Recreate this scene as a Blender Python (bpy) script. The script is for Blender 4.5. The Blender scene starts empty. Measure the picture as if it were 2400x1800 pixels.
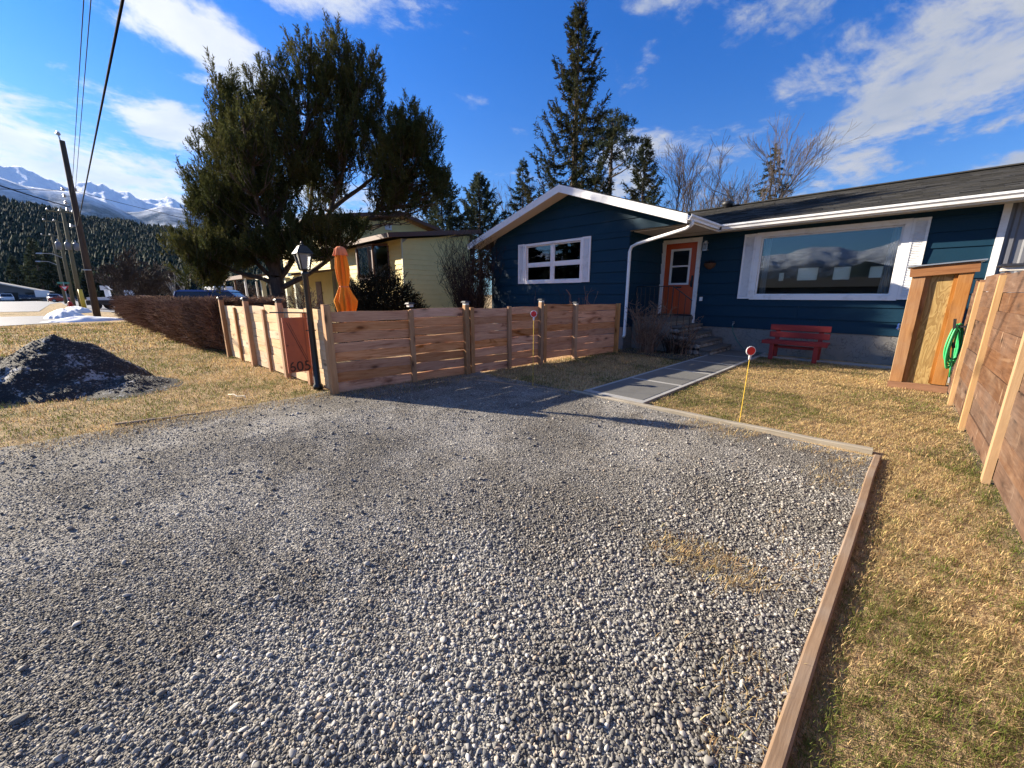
import bpy, bmesh, math, random
import numpy as np
from mathutils import Vector, Matrix

SC = bpy.context.scene
COL = SC.collection
RAD = math.radians
random.seed(7)
RNG = np.random.default_rng(7)

# ------------------------------------------------------------------ camera
cam_d = bpy.data.cameras.new('camera')
cam = bpy.data.objects.new('camera', cam_d)
COL.objects.link(cam)
cam_d.sensor_width = 36.0
cam_d.lens = 905.0 / 2400.0 * 36.0
cam_d.clip_start = 0.05
cam_d.clip_end = 40000.0
cam.location = (0, 0, 1.5)
YAW, PITCH = RAD(45.3), RAD(13.0)
fwd = Vector((-math.sin(YAW) * math.cos(PITCH), math.cos(YAW) * math.cos(PITCH), -math.sin(PITCH)))
cam.rotation_euler = fwd.to_track_quat('-Z', 'Y').to_euler()
SC.camera = cam

# ------------------------------------------------------------------ light
SUN_EL = 21.8
SUN_DIR = Vector((0.902, 0.432, 0)).normalized()          # horizontal direction the light travels
SUN_AZ = math.degrees(math.atan2(-SUN_DIR.x, -SUN_DIR.y)) % 360
sun_d = bpy.data.lights.new('sun', 'SUN')
sun_d.energy = 5.0
sun_d.angle = RAD(0.5)
sun_d.color = (1.0, 0.88, 0.70)
sun = bpy.data.objects.new('sun', sun_d)
COL.objects.link(sun)
e = RAD(SUN_EL)
sun.rotation_euler = Vector((SUN_DIR.x * math.cos(e), SUN_DIR.y * math.cos(e), -math.sin(e))).to_track_quat('-Z', 'Y').to_euler()

SC.view_settings.view_transform = 'Standard'
SC.view_settings.look = 'None'
SC.view_settings.exposure = 1.6
SC.view_settings.gamma = 1.0
SC.view_settings.use_curve_mapping = False
SC.cycles.max_bounces = 7
SC.cycles.diffuse_bounces = 3
SC.cycles.glossy_bounces = 3
SC.cycles.transparent_max_bounces = 8
SC.cycles.volume_bounces = 0
SC.cycles.caustics_reflective = False
SC.cycles.caustics_refractive = False
SC.cycles.use_denoising = True
HAZE_DENSITY = 1.7e-5

# ------------------------------------------------------------------ node helpers
def nd(nt, typ, ins=None, **props):
    n = nt.nodes.new(typ)
    for k, v in props.items():
        setattr(n, k, v)
    for k, v in (ins or {}).items():
        s = n.inputs[k]
        if isinstance(v, bpy.types.NodeSocket):
            nt.links.new(v, s)
        else:
            s.default_value = v
    return n

def c4(c):
    return (c[0], c[1], c[2], 1.0) if len(c) == 3 else tuple(c)

def m_(nt, op, a, b=None, c=None, clamp=False):
    ins = {0: a}
    if b is not None: ins[1] = b
    if c is not None: ins[2] = c
    return nd(nt, 'ShaderNodeMath', ins, operation=op, use_clamp=clamp).outputs[0]

def vm(nt, op, a, b=None):
    ins = {0: a}
    if b is not None: ins[1] = b
    return nd(nt, 'ShaderNodeVectorMath', ins, operation=op)

def noise(nt, vec, scale, detail=3.0, rough=0.55, dist=0.0):
    ins = {'Scale': scale, 'Detail': detail, 'Roughness': rough, 'Distortion': dist}
    if vec is not None: ins['Vector'] = vec
    return nd(nt, 'ShaderNodeTexNoise', ins).outputs[0]

def ramp(nt, fac, stops, interp='LINEAR'):
    n = nd(nt, 'ShaderNodeValToRGB', {0: fac})
    cr = n.color_ramp
    cr.interpolation = interp
    while len(cr.elements) < len(stops):
        cr.elements.new(0.5)
    for el, (p, c) in zip(cr.elements, stops):
        el.position = p
        el.color = c4(c) if not isinstance(c, (int, float)) else (c, c, c, 1)
    return n.outputs[0]

def mixc(nt, fac, a, b, blend='MIX'):
    n = nd(nt, 'ShaderNodeMix', None, data_type='RGBA', blend_type=blend)
    for k, v in ((0, fac), (6, a), (7, b)):
        if isinstance(v, bpy.types.NodeSocket):
            nt.links.new(v, n.inputs[k])
        else:
            n.inputs[k].default_value = v if k == 0 else c4(v)
    return n.outputs[2]

def smooth(nt, x, lo, hi):
    n = nd(nt, 'ShaderNodeMapRange', {0: x, 1: lo, 2: hi}, interpolation_type='SMOOTHSTEP')
    return n.outputs[0]

def mapping(nt, vec, scale=(1, 1, 1), loc=(0, 0, 0), rot=(0, 0, 0)):
    return nd(nt, 'ShaderNodeMapping', {'Vector': vec, 'Scale': scale, 'Location': loc, 'Rotation': rot}).outputs[0]

MATS = {}
def newmat(name):
    m = bpy.data.materials.new(name)
    m.use_nodes = True
    nt = m.node_tree
    nt.nodes.clear()
    out = nd(nt, 'ShaderNodeOutputMaterial')
    b = nd(nt, 'ShaderNodeBsdfPrincipled')
    nt.links.new(b.outputs[0], out.inputs[0])
    MATS[name] = m
    return m, nt, b, out

def setb(nt, b, **kw):
    for k, v in kw.items():
        k = {'base': 'Base Color', 'rough': 'Roughness', 'spec': 'Specular IOR Level', 'metal': 'Metallic', 'normal': 'Normal'}.get(k, k)
        if isinstance(v, bpy.types.NodeSocket):
            nt.links.new(v, b.inputs[k])
        else:
            b.inputs[k].default_value = c4(v) if k == 'Base Color' else v

def objco(nt):
    return nd(nt, 'ShaderNodeTexCoord').outputs['Object']

def worldco(nt):
    return nd(nt, 'ShaderNodeNewGeometry').outputs['Position']

def orand(nt):
    return nd(nt, 'ShaderNodeObjectInfo').outputs['Random']

def bump(nt, h, strength=0.4, dist=0.01, normal=None):
    ins = {'Height': h, 'Strength': strength, 'Distance': dist}
    if normal is not None: ins['Normal'] = normal
    return nd(nt, 'ShaderNodeBump', ins).outputs[0]

def mat_paint(name, col, rough=0.5, var=0.12, scale=3.0, dirt=None, bmp=0.15, metal=0.0, spec=0.5):
    """Painted or plain surface: faint mottling, a little grime, fine relief."""
    m, nt, b, o = newmat(name)
    p = worldco(nt)
    n1 = noise(nt, p, scale, 4)
    n2 = noise(nt, p, scale * 12, 3)
    c = mixc(nt, n1, tuple(x * (1 - var) for x in col), tuple(min(1, x * (1 + var)) for x in col))
    if dirt:
        c = mixc(nt, m_(nt, 'MULTIPLY', smooth(nt, noise(nt, p, scale * 2.3, 5, 0.65), 0.5, 0.72), 0.55), c, dirt)
    r = m_(nt, 'ADD', m_(nt, 'MULTIPLY', n2, 0.2), rough - 0.1)
    setb(nt, b, base=c, rough=r, metal=metal, spec=spec)
    if bmp:
        setb(nt, b, normal=bump(nt, n2, bmp, 0.004))
    return m

def mat_wood(name, dark, light, grain=1.0, knots=True, rough=0.75, rvar=0.35, streak=None, grey=0.0, scratch=None):
    """Sawn lumber: grain along local X, knots, a tint of its own for each piece."""
    m, nt, b, o = newmat(name)
    co = objco(nt)
    rnd = orand(nt)
    off = nd(nt, 'ShaderNodeCombineXYZ', {0: m_(nt, 'MULTIPLY', rnd, 37.0), 1: m_(nt, 'MULTIPLY', rnd, 91.0), 2: m_(nt, 'MULTIPLY', rnd, 53.0)}).outputs[0]
    v = vm(nt, 'ADD', co, off).outputs[0]
    wob = noise(nt, mapping(nt, v, (1.5, 6, 6)), 1.0, 2)
    g = noise(nt, mapping(nt, v, (1.4 * grain, 16 * grain, 16 * grain)), 1.6, 5, 0.65, 0.8)
    g2 = noise(nt, mapping(nt, v, (4 * grain, 90 * grain, 90 * grain)), 1.0, 3)
    f = m_(nt, 'ADD', m_(nt, 'MULTIPLY', g, 0.75), m_(nt, 'MULTIPLY', g2, 0.3))
    col = ramp(nt, f, [(0.28, dark), (0.68, light)])
    if knots:
        vo = nd(nt, 'ShaderNodeTexVoronoi', {'Vector': mapping(nt, vm(nt, 'ADD', v, nd(nt, 'ShaderNodeCombineXYZ', {0: m_(nt, 'MULTIPLY', wob, 0.15)}).outputs[0]).outputs[0], (2.1, 5.5, 5.5)), 'Scale': 1.0}).outputs['Distance']
        kn = smooth(nt, vo, 0.19, 0.07)
        ring = smooth(nt, vo, 0.38, 0.12)
        col = mixc(nt, m_(nt, 'MULTIPLY', ring, 0.4), col, tuple(x * 0.62 for x in dark))
        col = mixc(nt, m_(nt, 'MULTIPLY', kn, 0.85), col, tuple(x * 0.3 for x in dark))
    if streak:
        s = smooth(nt, noise(nt, mapping(nt, v, (0.9, 4, 4)), 1.3, 4, 0.6, 1.2), 0.55, 0.72)
        col = mixc(nt, m_(nt, 'MULTIPLY', s, 0.85), col, streak)
    if scratch:
        sc_ = smooth(nt, noise(nt, mapping(nt, v, (26, 26, 3.0)), 1.0, 3, 0.6), 0.62, 0.72)
        sc_ = m_(nt, 'MULTIPLY', sc_, smooth(nt, noise(nt, mapping(nt, v, (3, 3, 3)), 1.0, 2), 0.42, 0.60))
        col = mixc(nt, m_(nt, 'MULTIPLY', sc_, 0.75), col, scratch)
    if grey:
        gn = smooth(nt, noise(nt, worldco(nt), 2.2, 4), 0.4, 0.75)
        col = mixc(nt, m_(nt, 'MULTIPLY', gn, grey), col, (0.30, 0.27, 0.24))
    hs = nd(nt, 'ShaderNodeHueSaturation', {'Color': col, 'Value': m_(nt, 'ADD', m_(nt, 'MULTIPLY', rnd, rvar * 2), 1 - rvar), 'Saturation': m_(nt, 'ADD', m_(nt, 'MULTIPLY', m_(nt, 'FRACT', m_(nt, 'MULTIPLY', rnd, 17.3)), 0.3), 0.85)}).outputs[0]
    setb(nt, b, base=hs, rough=rough, spec=0.25, normal=bump(nt, f, 0.5, 0.004))
    return m

# ------------------------------------------------------------------ world: sky and clouds
W = bpy.data.worlds.new('World')
SC.world = W
W.use_nodes = True
nt = W.node_tree
nt.nodes.clear()
sky = nd(nt, 'ShaderNodeTexSky', None, sky_type='NISHITA', sun_disc=False, sun_elevation=RAD(SUN_EL), sun_rotation=RAD(SUN_AZ), altitude=800.0, air_density=1.0, dust_density=0.6, ozone_density=2.0)
dirv = nd(nt, 'ShaderNodeTexCoord').outputs['Generated']
sep = nd(nt, 'ShaderNodeSeparateXYZ', {0: dirv})
zc = m_(nt, 'ADD', m_(nt, 'MAXIMUM', sep.outputs[2], 0.0), 0.16)
plane = nd(nt, 'ShaderNodeCombineXYZ', {0: m_(nt, 'DIVIDE', sep.outputs[0], zc), 1: m_(nt, 'DIVIDE', sep.outputs[1], zc), 2: 0.0}).outputs[0]
warp = nd(nt, 'ShaderNodeTexNoise', {'Vector': plane, 'Scale': 1.2, 'Detail': 3.0}).outputs[1]
wsc = vm(nt, 'SCALE', vm(nt, 'SUBTRACT', warp, (0.5, 0.5, 0.5)).outputs[0])
wsc.inputs['Scale'].default_value = 0.35
pw = vm(nt, 'ADD', plane, wsc.outputs[0]).outputs[0]
fine = noise(nt, mapping(nt, pw, (1.0, 1.0, 1), rot=(0, 0, 0.6)), 3.8, 9, 0.66)
streaks = noise(nt, mapping(nt, pw, (3.2, 1.0, 1), rot=(0, 0, -0.75)), 1.7, 8, 0.6)
broad = noise(nt, plane, 0.55, 3, 0.5)
# cloud banks (last high, unseen ones added to whiten ambient light): azimuth, elevation, half-widths (degrees), roll, weight
BANKS = [(-80.5, 25.2, 7.8, 2.7, -24, 1.05), (-66, 31, 8.5, 3.4, -10, 0.62), (-83.5, 16.6, 4.4, 2.2, -14, 1.0), (-97, 13.6, 9, 3.4, -14, 0.98),
         (-90, 10.0, 14, 3.8, -4, 0.98), (-70, 9.5, 12, 4.0, 0, 0.75), (-29, 25.8, 3.4, 2.6, 25, 0.62), (-26, 31, 4.5, 2.6, 10, 0.55),
         (-29.5, 16.5, 5.2, 4.2, 15, 0.74), (-18, 15.5, 6.0, 2.6, 12, 0.58), (0, 19.5, 10, 5.6, 22, 0.92), (10, 24, 11, 9, 0, 0.95), (-11, 21.5, 6, 3.4, 40, 0.60),
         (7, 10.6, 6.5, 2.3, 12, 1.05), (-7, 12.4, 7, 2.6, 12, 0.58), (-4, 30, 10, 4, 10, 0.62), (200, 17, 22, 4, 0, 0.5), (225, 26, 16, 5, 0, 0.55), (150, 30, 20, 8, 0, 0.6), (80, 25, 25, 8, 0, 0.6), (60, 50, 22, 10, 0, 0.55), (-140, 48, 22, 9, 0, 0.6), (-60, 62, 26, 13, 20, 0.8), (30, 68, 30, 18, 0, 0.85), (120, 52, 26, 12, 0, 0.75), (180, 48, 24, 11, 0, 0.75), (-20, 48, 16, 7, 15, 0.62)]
tot = None
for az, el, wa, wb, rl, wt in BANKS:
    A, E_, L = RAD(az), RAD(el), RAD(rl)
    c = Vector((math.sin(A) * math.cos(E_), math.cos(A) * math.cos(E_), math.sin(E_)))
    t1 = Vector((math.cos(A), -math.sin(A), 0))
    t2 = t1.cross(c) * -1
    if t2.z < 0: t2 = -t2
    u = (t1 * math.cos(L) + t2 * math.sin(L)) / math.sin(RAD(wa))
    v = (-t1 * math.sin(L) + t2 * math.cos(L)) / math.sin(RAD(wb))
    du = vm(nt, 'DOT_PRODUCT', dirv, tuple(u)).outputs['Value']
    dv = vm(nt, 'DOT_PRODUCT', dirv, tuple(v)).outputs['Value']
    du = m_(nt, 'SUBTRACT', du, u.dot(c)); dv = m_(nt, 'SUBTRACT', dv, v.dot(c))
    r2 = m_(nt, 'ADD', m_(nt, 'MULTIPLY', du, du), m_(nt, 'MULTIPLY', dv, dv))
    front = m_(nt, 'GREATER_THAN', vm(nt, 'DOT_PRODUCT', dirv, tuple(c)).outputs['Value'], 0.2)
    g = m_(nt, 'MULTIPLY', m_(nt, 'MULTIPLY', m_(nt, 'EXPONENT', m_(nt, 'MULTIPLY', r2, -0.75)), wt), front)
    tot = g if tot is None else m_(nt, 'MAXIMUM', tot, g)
dens = m_(nt, 'ADD', tot, m_(nt, 'MULTIPLY', m_(nt, 'SUBTRACT', fine, 0.5), 2.1))
dens = m_(nt, 'ADD', dens, m_(nt, 'MULTIPLY', m_(nt, 'SUBTRACT', streaks, 0.5), 1.2))
dens = m_(nt, 'ADD', dens, m_(nt, 'MULTIPLY', m_(nt, 'SUBTRACT', broad, 0.5), 0.25))
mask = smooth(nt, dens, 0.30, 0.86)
# brightness inside the cloud: brighter towards the sun, greyer in thick or far parts
sunv = Vector((-SUN_DIR.x * math.cos(e), -SUN_DIR.y * math.cos(e), math.sin(e)))
sd = m_(nt, 'MAXIMUM', vm(nt, 'DOT_PRODUCT', dirv, tuple(sunv)).outputs['Value'], 0.0)
lit = m_(nt, 'ADD', 0.215, m_(nt, 'MULTIPLY', m_(nt, 'POWER', sd, 1.5), 0.15))
shade = smooth(nt, noise(nt, pw, 1.5, 5, 0.6), 0.25, 0.7)
cl = mixc(nt, shade, (0.60, 0.69, 0.86), (0.98, 0.99, 1.03))
clb = vm(nt, 'SCALE', cl)
clb.inputs['Scale'].default_value = 1.0
nt.links.new(lit, clb.inputs['Scale'])
SKY_K = 0.05
tint = mixc(nt, smooth(nt, sep.outputs[2], 0.02, 0.55), (0.50, 0.78, 1.10), (0.08, 0.60, 1.40))
skyc = vm(nt, 'SCALE', mixc(nt, 1.0, sky.outputs[0], tint, 'MULTIPLY'))
skyc.inputs['Scale'].default_value = SKY_K
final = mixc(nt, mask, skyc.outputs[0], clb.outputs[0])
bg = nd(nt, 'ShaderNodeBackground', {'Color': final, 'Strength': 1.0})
nt.links.new(bg.outputs[0], nd(nt, 'ShaderNodeOutputWorld').inputs[0])

# ------------------------------------------------------------------ geometry helpers
class MB:
    def __init__(s):
        s.v = []; s.f = []
    def add(s, vs, fs):
        o = len(s.v)
        s.v += [tuple(p) for p in vs]
        s.f += [tuple(i + o for i in f) for f in fs]
        return s
    def hexa(s, p):
        """8 corners: bottom 0-3 counter-clockwise, top 4-7 above them"""
        return s.add(p, [(3, 2, 1, 0), (4, 5, 6, 7), (0, 1, 5, 4), (1, 2, 6, 5), (2, 3, 7, 6), (3, 0, 4, 7)])
    def box(s, x0, x1, y0, y1, z0, z1):
        return s.hexa([(x0, y0, z0), (x1, y0, z0), (x1, y1, z0), (x0, y1, z0), (x0, y0, z1), (x1, y0, z1), (x1, y1, z1), (x0, y1, z1)])
    def bar(s, a, b, w, h, up=(0, 0, 1)):
        a = Vector(a); b = Vector(b); d = (b - a).normalized()
        u = Vector(up)
        if abs(d.dot(u)) > 0.95: u = Vector((1, 0, 0))
        sd = d.cross(u).normalized() * (w / 2); up = sd.normalized().cross(d).normalized() * (h / 2)
        return s.hexa([a - sd - up, a + sd - up, b + sd - up, b - sd - up, a - sd + up, a + sd + up, b + sd + up, b - sd + up])
    def tube(s, pts, rad, n=6, cap=True):
        pts = [Vector(p) for p in pts]
        if isinstance(rad, (int, float)): rad = [rad] * len(pts)
        rings = []; ref = None
        for i, p in enumerate(pts):
            d = (pts[min(i + 1, len(pts) - 1)] - pts[max(i - 1, 0)])
            d = d.normalized() if d.length > 1e-9 else Vector((0, 0, 1))
            if ref is None or abs(ref.dot(d)) > 0.98:
                ref = Vector((0, 0, 1)) if abs(d.z) < 0.9 else Vector((1, 0, 0))
            x = d.cross(ref).normalized(); y = d.cross(x).normalized()
            ref = -x.cross(d) if False else ref
            rings.append([p + (x * math.cos(2 * math.pi * k / n) + y * math.sin(2 * math.pi * k / n)) * rad[i] for k in range(n)])
        vs = [q for r in rings for q in r]
        fs = []
        for i in range(len(pts) - 1):
            for k in range(n):
                k2 = (k + 1) % n
                fs.append((i * n + k, i * n + k2, (i + 1) * n + k2, (i + 1) * n + k))
        if cap:
            fs.append(tuple(range(n))[::-1]); fs.append(tuple((len(pts) - 1) * n + k for k in range(n)))
        return s.add(vs, fs)
    def lathe(s, prof, n=16, c=(0, 0, 0)):
        vs = []
        for r, z in prof:
            for k in range(n):
                a = 2 * math.pi * k / n
                vs.append((c[0] + r * math.cos(a), c[1] + r * math.sin(a), c[2] + z))
        fs = []
        for i in range(len(prof) - 1):
            for k in range(n):
                k2 = (k + 1) % n
                fs.append((i * n + k, i * n + k2, (i + 1) * n + k2, (i + 1) * n + k))
        fs.append(tuple(range(n))[::-1]); fs.append(tuple((len(prof) - 1) * n + k for k in range(n)))
        return s.add(vs, fs)
    def poly(s, pts, d):
        """prism: polygon pts pushed by vector d"""
        n = len(pts); d = Vector(d)
        vs = [Vector(p) for p in pts] + [Vector(p) + d for p in pts]
        return s.add(vs, [tuple(range(n))[::-1], tuple(range(n, 2 * n))] + [(i, (i + 1) % n, n + (i + 1) % n, n + i) for i in range(n)])
    def mesh(s, name, mat=None, smooth=False, off=None):
        me = bpy.data.meshes.new(name)
        vs = s.v
        if off is not None:
            vs = [(p[0] - off[0], p[1] - off[1], p[2] - off[2]) for p in vs]
        me.from_pydata(vs, [], s.f)
        if mat: me.materials.append(MATS[mat] if isinstance(mat, str) else mat)
        if smooth:
            me.polygons.foreach_set('use_smooth', [True] * len(me.polygons))
        me.update()
        return me
    def build(s, name, mat, parent=None, smooth=False, local=False):
        """world-coordinate parts: the parent's position is taken off again"""
        off = None
        if parent is not None and not local:
            off = wloc(parent)
        bm = s.mesh(name, mat, smooth, off)
        return link(name, bm, parent)

def wloc(o):
    v = Vector(o.location)
    while o.parent is not None:
        o = o.parent
        v = v + Vector(o.location)
    return v

def link(name, me, parent=None, loc=None, rot=None, scale=None):
    o = bpy.data.objects.new(name, me)
    COL.objects.link(o)
    if parent is not None: o.parent = parent
    if loc is not None: o.location = loc
    if rot is not None: o.rotation_euler = rot
    if scale is not None: o.scale = scale
    return o

def tag(o, label=None, cat=None, group=None, kind=None):
    for k, v in (('label', label), ('category', cat), ('group', group), ('kind', kind)):
        if v: o[k] = v
    return o

def thing(name, label, cat, loc=(0, 0, 0), rz=0.0, group=None):
    o = link(name, None, None, loc, (0, 0, rz))
    o.empty_display_size = 0.2
    return tag(o, label, cat, group)

def copy_tree(o, parent=None):
    c = o.copy()
    COL.objects.link(c)
    c.parent = parent
    for ch in list(o.children):
        copy_tree(ch, c)
    return c

def np_mesh(name, verts, faces, mat, col=None, smooth=False):
    """big mesh from numpy: verts (N,3), faces (M,k) all the same k"""
    me = bpy.data.meshes.new(name)
    n, k = faces.shape
    me.vertices.add(len(verts)); me.vertices.foreach_set('co', np.ascontiguousarray(verts, dtype=np.float32).ravel())
    me.loops.add(n * k); me.loops.foreach_set('vertex_index', np.ascontiguousarray(faces, dtype=np.int32).ravel())
    me.polygons.add(n)
    me.polygons.foreach_set('loop_start', np.arange(0, n * k, k, dtype=np.int32))
    me.polygons.foreach_set('loop_total', np.full(n, k, dtype=np.int32))
    if smooth: me.polygons.foreach_set('use_smooth', np.ones(n, dtype=bool))
    if mat: me.materials.append(MATS[mat] if isinstance(mat, str) else mat)
    me.update(calc_edges=True)
    if col is not None:
        a = me.color_attributes.new('tint', 'FLOAT_COLOR', 'POINT')
        a.data.foreach_set('color', np.ascontiguousarray(np.c_[col, np.ones(len(col))], dtype=np.float32).ravel())
    return me

def bevel(o, w=0.006, seg=1):
    b = o.modifiers.new('edge', 'BEVEL'); b.width = w; b.segments = seg; b.limit_method = 'ANGLE'
    return o

def vnoise(x, y, seed=0, oct=4):
    """smooth value noise in 0..1 for numpy arrays"""
    r = np.random.default_rng(seed); T = r.random((64, 64)); out = 0; amp = 1; tot = 0
    x = np.asarray(x, float); y = np.asarray(y, float)
    for o in range(oct):
        xi = np.floor(x).astype(int); yi = np.floor(y).astype(int); fx = x - xi; fy = y - yi
        fx = fx * fx * (3 - 2 * fx); fy = fy * fy * (3 - 2 * fy)
        a = T[xi % 64, yi % 64]; b = T[(xi + 1) % 64, yi % 64]; c = T[xi % 64, (yi + 1) % 64]; d = T[(xi + 1) % 64, (yi + 1) % 64]
        out = out + amp * ((a * (1 - fx) + b * fx) * (1 - fy) + (c * (1 - fx) + d * fx) * fy)
        tot += amp; amp *= 0.5; x = x * 2 + 13.7; y = y * 2 + 7.3
    return out / tot
# ------------------------------------------------------------------ materials
mat_paint('blue_siding', (0.0030, 0.029, 0.056), 0.62, 0.18, 1.3, bmp=0.25, spec=0.22)
mat_paint('white_paint', (0.78, 0.78, 0.78), 0.45, 0.05, 2.0, dirt=(0.55, 0.53, 0.50), bmp=0.1)
mat_paint('soffit_paint', (0.62, 0.58, 0.52), 0.6, 0.08, 2.0)
mat_paint('door_orange', (0.52, 0.085, 0.022), 0.4, 0.10, 3.0)
mat_paint('bench_red', (0.21, 0.014, 0.015), 0.65, 0.18, 4.0, bmp=0.3)
mat_paint('black_metal', (0.012, 0.014, 0.016), 0.4, 0.2, 5.0)
mat_paint('dark_plastic', (0.02, 0.02, 0.022), 0.5, 0.2, 5.0)
mat_paint('concrete', (0.115, 0.114, 0.108), 0.85, 0.18, 1.6, dirt=(0.080, 0.077, 0.072), bmp=0.4)
mat_paint('concrete_edge', (0.31, 0.305, 0.29), 0.85, 0.12, 2.5, dirt=(0.26, 0.25, 0.24), bmp=0.4)
mat_paint('sign_orange', (0.46, 0.12, 0.055), 0.7, 0.15, 4.0, dirt=(0.36, 0.09, 0.045))
mat_paint('numeral_dark', (0.055, 0.025, 0.018), 0.7, 0.2, 6.0)
mat_paint('yellow_siding', (0.80, 0.655, 0.285), 0.6, 0.06, 1.5, dirt=(0.70, 0.57, 0.25), spec=0.2)
mat_paint('brown_trim', (0.11, 0.052, 0.038), 0.6, 0.15, 2.0)
mat_paint('cream_paint', (0.66, 0.64, 0.46), 0.6, 0.08, 2.0)
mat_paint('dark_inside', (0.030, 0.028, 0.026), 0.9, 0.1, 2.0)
mat_paint('room_wall', (0.30, 0.29, 0.27), 0.9, 0.06, 1.0)
mat_paint('curtain_white', (0.74, 0.75, 0.78), 0.9, 0.05, 3.0)
mat_paint('hose_green', (0.035, 0.42, 0.14), 0.45, 0.2, 8.0, dirt=(0.08, 0.45, 0.2))
mat_paint('hose_teal', (0.02, 0.14, 0.12), 0.5, 0.2, 8.0)
mat_paint('reflector_red', (0.62, 0.012, 0.02), 0.4, 0.08, 8.0)
mat_paint('stake_yellow', (0.72, 0.48, 0.05), 0.5, 0.1, 8.0)
mat_paint('galvanised', (0.40, 0.42, 0.44), 0.4, 0.12, 5.0, metal=0.7)
mat_paint('grey_steel', (0.16, 0.165, 0.185), 0.45, 0.12, 1.0, metal=0.2)
mat_paint('hydrant_red', (0.42, 0.03, 0.025), 0.5, 0.15, 5.0)
mat_paint('snow', (0.80, 0.82, 0.86), 0.75, 0.06, 2.0, dirt=(0.50, 0.49, 0.48), bmp=0.6)
mat_paint('car_white', (0.72, 0.73, 0.75), 0.25, 0.03, 1.0, bmp=0)
mat_paint('car_dark', (0.03, 0.034, 0.04), 0.25, 0.1, 1.0, bmp=0)
mat_paint('car_blue', (0.02, 0.05, 0.20), 0.2, 0.1, 1.0, bmp=0)
mat_paint('car_red', (0.50, 0.06, 0.03), 0.3, 0.1, 1.0, bmp=0)
mat_paint('wire_black', (0.010, 0.010, 0.011), 0.9, 0.2, 5.0, spec=0.03, bmp=0)
mat_paint('tyre', (0.018, 0.018, 0.018), 0.85, 0.2, 5.0)
mat_paint('grey_siding', (0.115, 0.12, 0.13), 0.7, 0.12, 0.6)
mat_paint('bright_sign', (0.06, 0.26, 0.20), 0.5, 0.05, 3.0)
mat_paint('roof_brown', (0.10, 0.060, 0.045), 0.8, 0.15, 2.0)
mat_paint('stick_pale', (0.62, 0.56, 0.44), 0.8, 0.15, 8.0)
mat_paint('basket_brown', (0.10, 0.045, 0.02), 0.9, 0.3, 12.0)
mat_paint('window_dark', (0.016, 0.018, 0.022), 0.12, 0.1, 1.0, bmp=0, spec=0.8)
mat_paint('lens_red', (0.5, 0.02, 0.02), 0.3, 0.1, 4.0)
mat_paint('ply_edge', (0.55, 0.42, 0.24), 0.8, 0.2, 6.0)
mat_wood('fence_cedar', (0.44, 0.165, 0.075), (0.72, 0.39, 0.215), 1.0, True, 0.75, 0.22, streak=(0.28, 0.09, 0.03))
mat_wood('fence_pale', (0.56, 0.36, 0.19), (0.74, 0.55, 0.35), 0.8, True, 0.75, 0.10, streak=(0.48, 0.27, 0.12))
mat_wood('fence_post', (0.30, 0.15, 0.07), (0.50, 0.30, 0.155), 1.0, True, 0.75, 0.2)
mat_wood('fence_batten', (0.30, 0.14, 0.065), (0.48, 0.28, 0.145), 1.0, True, 0.75, 0.2)
mat_wood('right_board', (0.060, 0.028, 0.016), (0.150, 0.080, 0.046), 0.9, True, 0.85, 0.18, streak=(0.20, 0.125, 0.08), grey=0.12, scratch=(0.42, 0.30, 0.20))
mat_wood('right_batten', (0.33, 0.19, 0.085), (0.48, 0.31, 0.155), 1.0, False, 0.7, 0.1)
mat_wood('shed_frame', (0.26, 0.105, 0.034), (0.44, 0.225, 0.09), 1.0, True, 0.75, 0.15, grey=0.2)
mat_wood('shed_fascia', (0.17, 0.075, 0.04), (0.33, 0.17, 0.09), 1.0, False, 0.8, 0.1)
mat_wood('timber', (0.15, 0.095, 0.06), (0.31, 0.22, 0.15), 1.2, False, 0.85, 0.15, grey=0.5)
mat_wood('timber_grey', (0.19, 0.165, 0.13), (0.36, 0.325, 0.265), 1.2, False, 0.85, 0.1, grey=0.4)
mat_wood('pole_wood', (0.035, 0.024, 0.018), (0.085, 0.060, 0.045), 0.5, False, 0.9, 0.1)
mat_wood('pole_pale', (0.12, 0.10, 0.055), (0.19, 0.16, 0.09), 0.5, False, 0.9, 0.1)

# lumber-yard plywood with a swirling grain
m, nt, b, o = newmat('plywood')
co = objco(nt)
w1 = noise(nt, mapping(nt, co, (7.0, 7.0, 1.4)), 1.0, 3, 0.5, 1.2)
wv = m_(nt, 'FRACT', m_(nt, 'MULTIPLY', w1, 9.0))
f = m_(nt, 'ADD', m_(nt, 'MULTIPLY', smooth(nt, wv, 0.0, 1.0), 0.6), m_(nt, 'MULTIPLY', noise(nt, mapping(nt, co, (90, 90, 4)), 1.0, 3), 0.4))
cc = ramp(nt, f, [(0.2, (0.25, 0.155, 0.055)), (0.75, (0.40, 0.275, 0.11))])
sp = smooth(nt, nd(nt, 'ShaderNodeTexVoronoi', {'Vector': co, 'Scale': 9.0}).outputs['Distance'], 0.16, 0.10)
cc = mixc(nt, m_(nt, 'MULTIPLY', sp, 0.25), cc, (0.55, 0.42, 0.22))
setb(nt, b, base=cc, rough=0.75, spec=0.25, normal=bump(nt, f, 0.3, 0.003))

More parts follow.
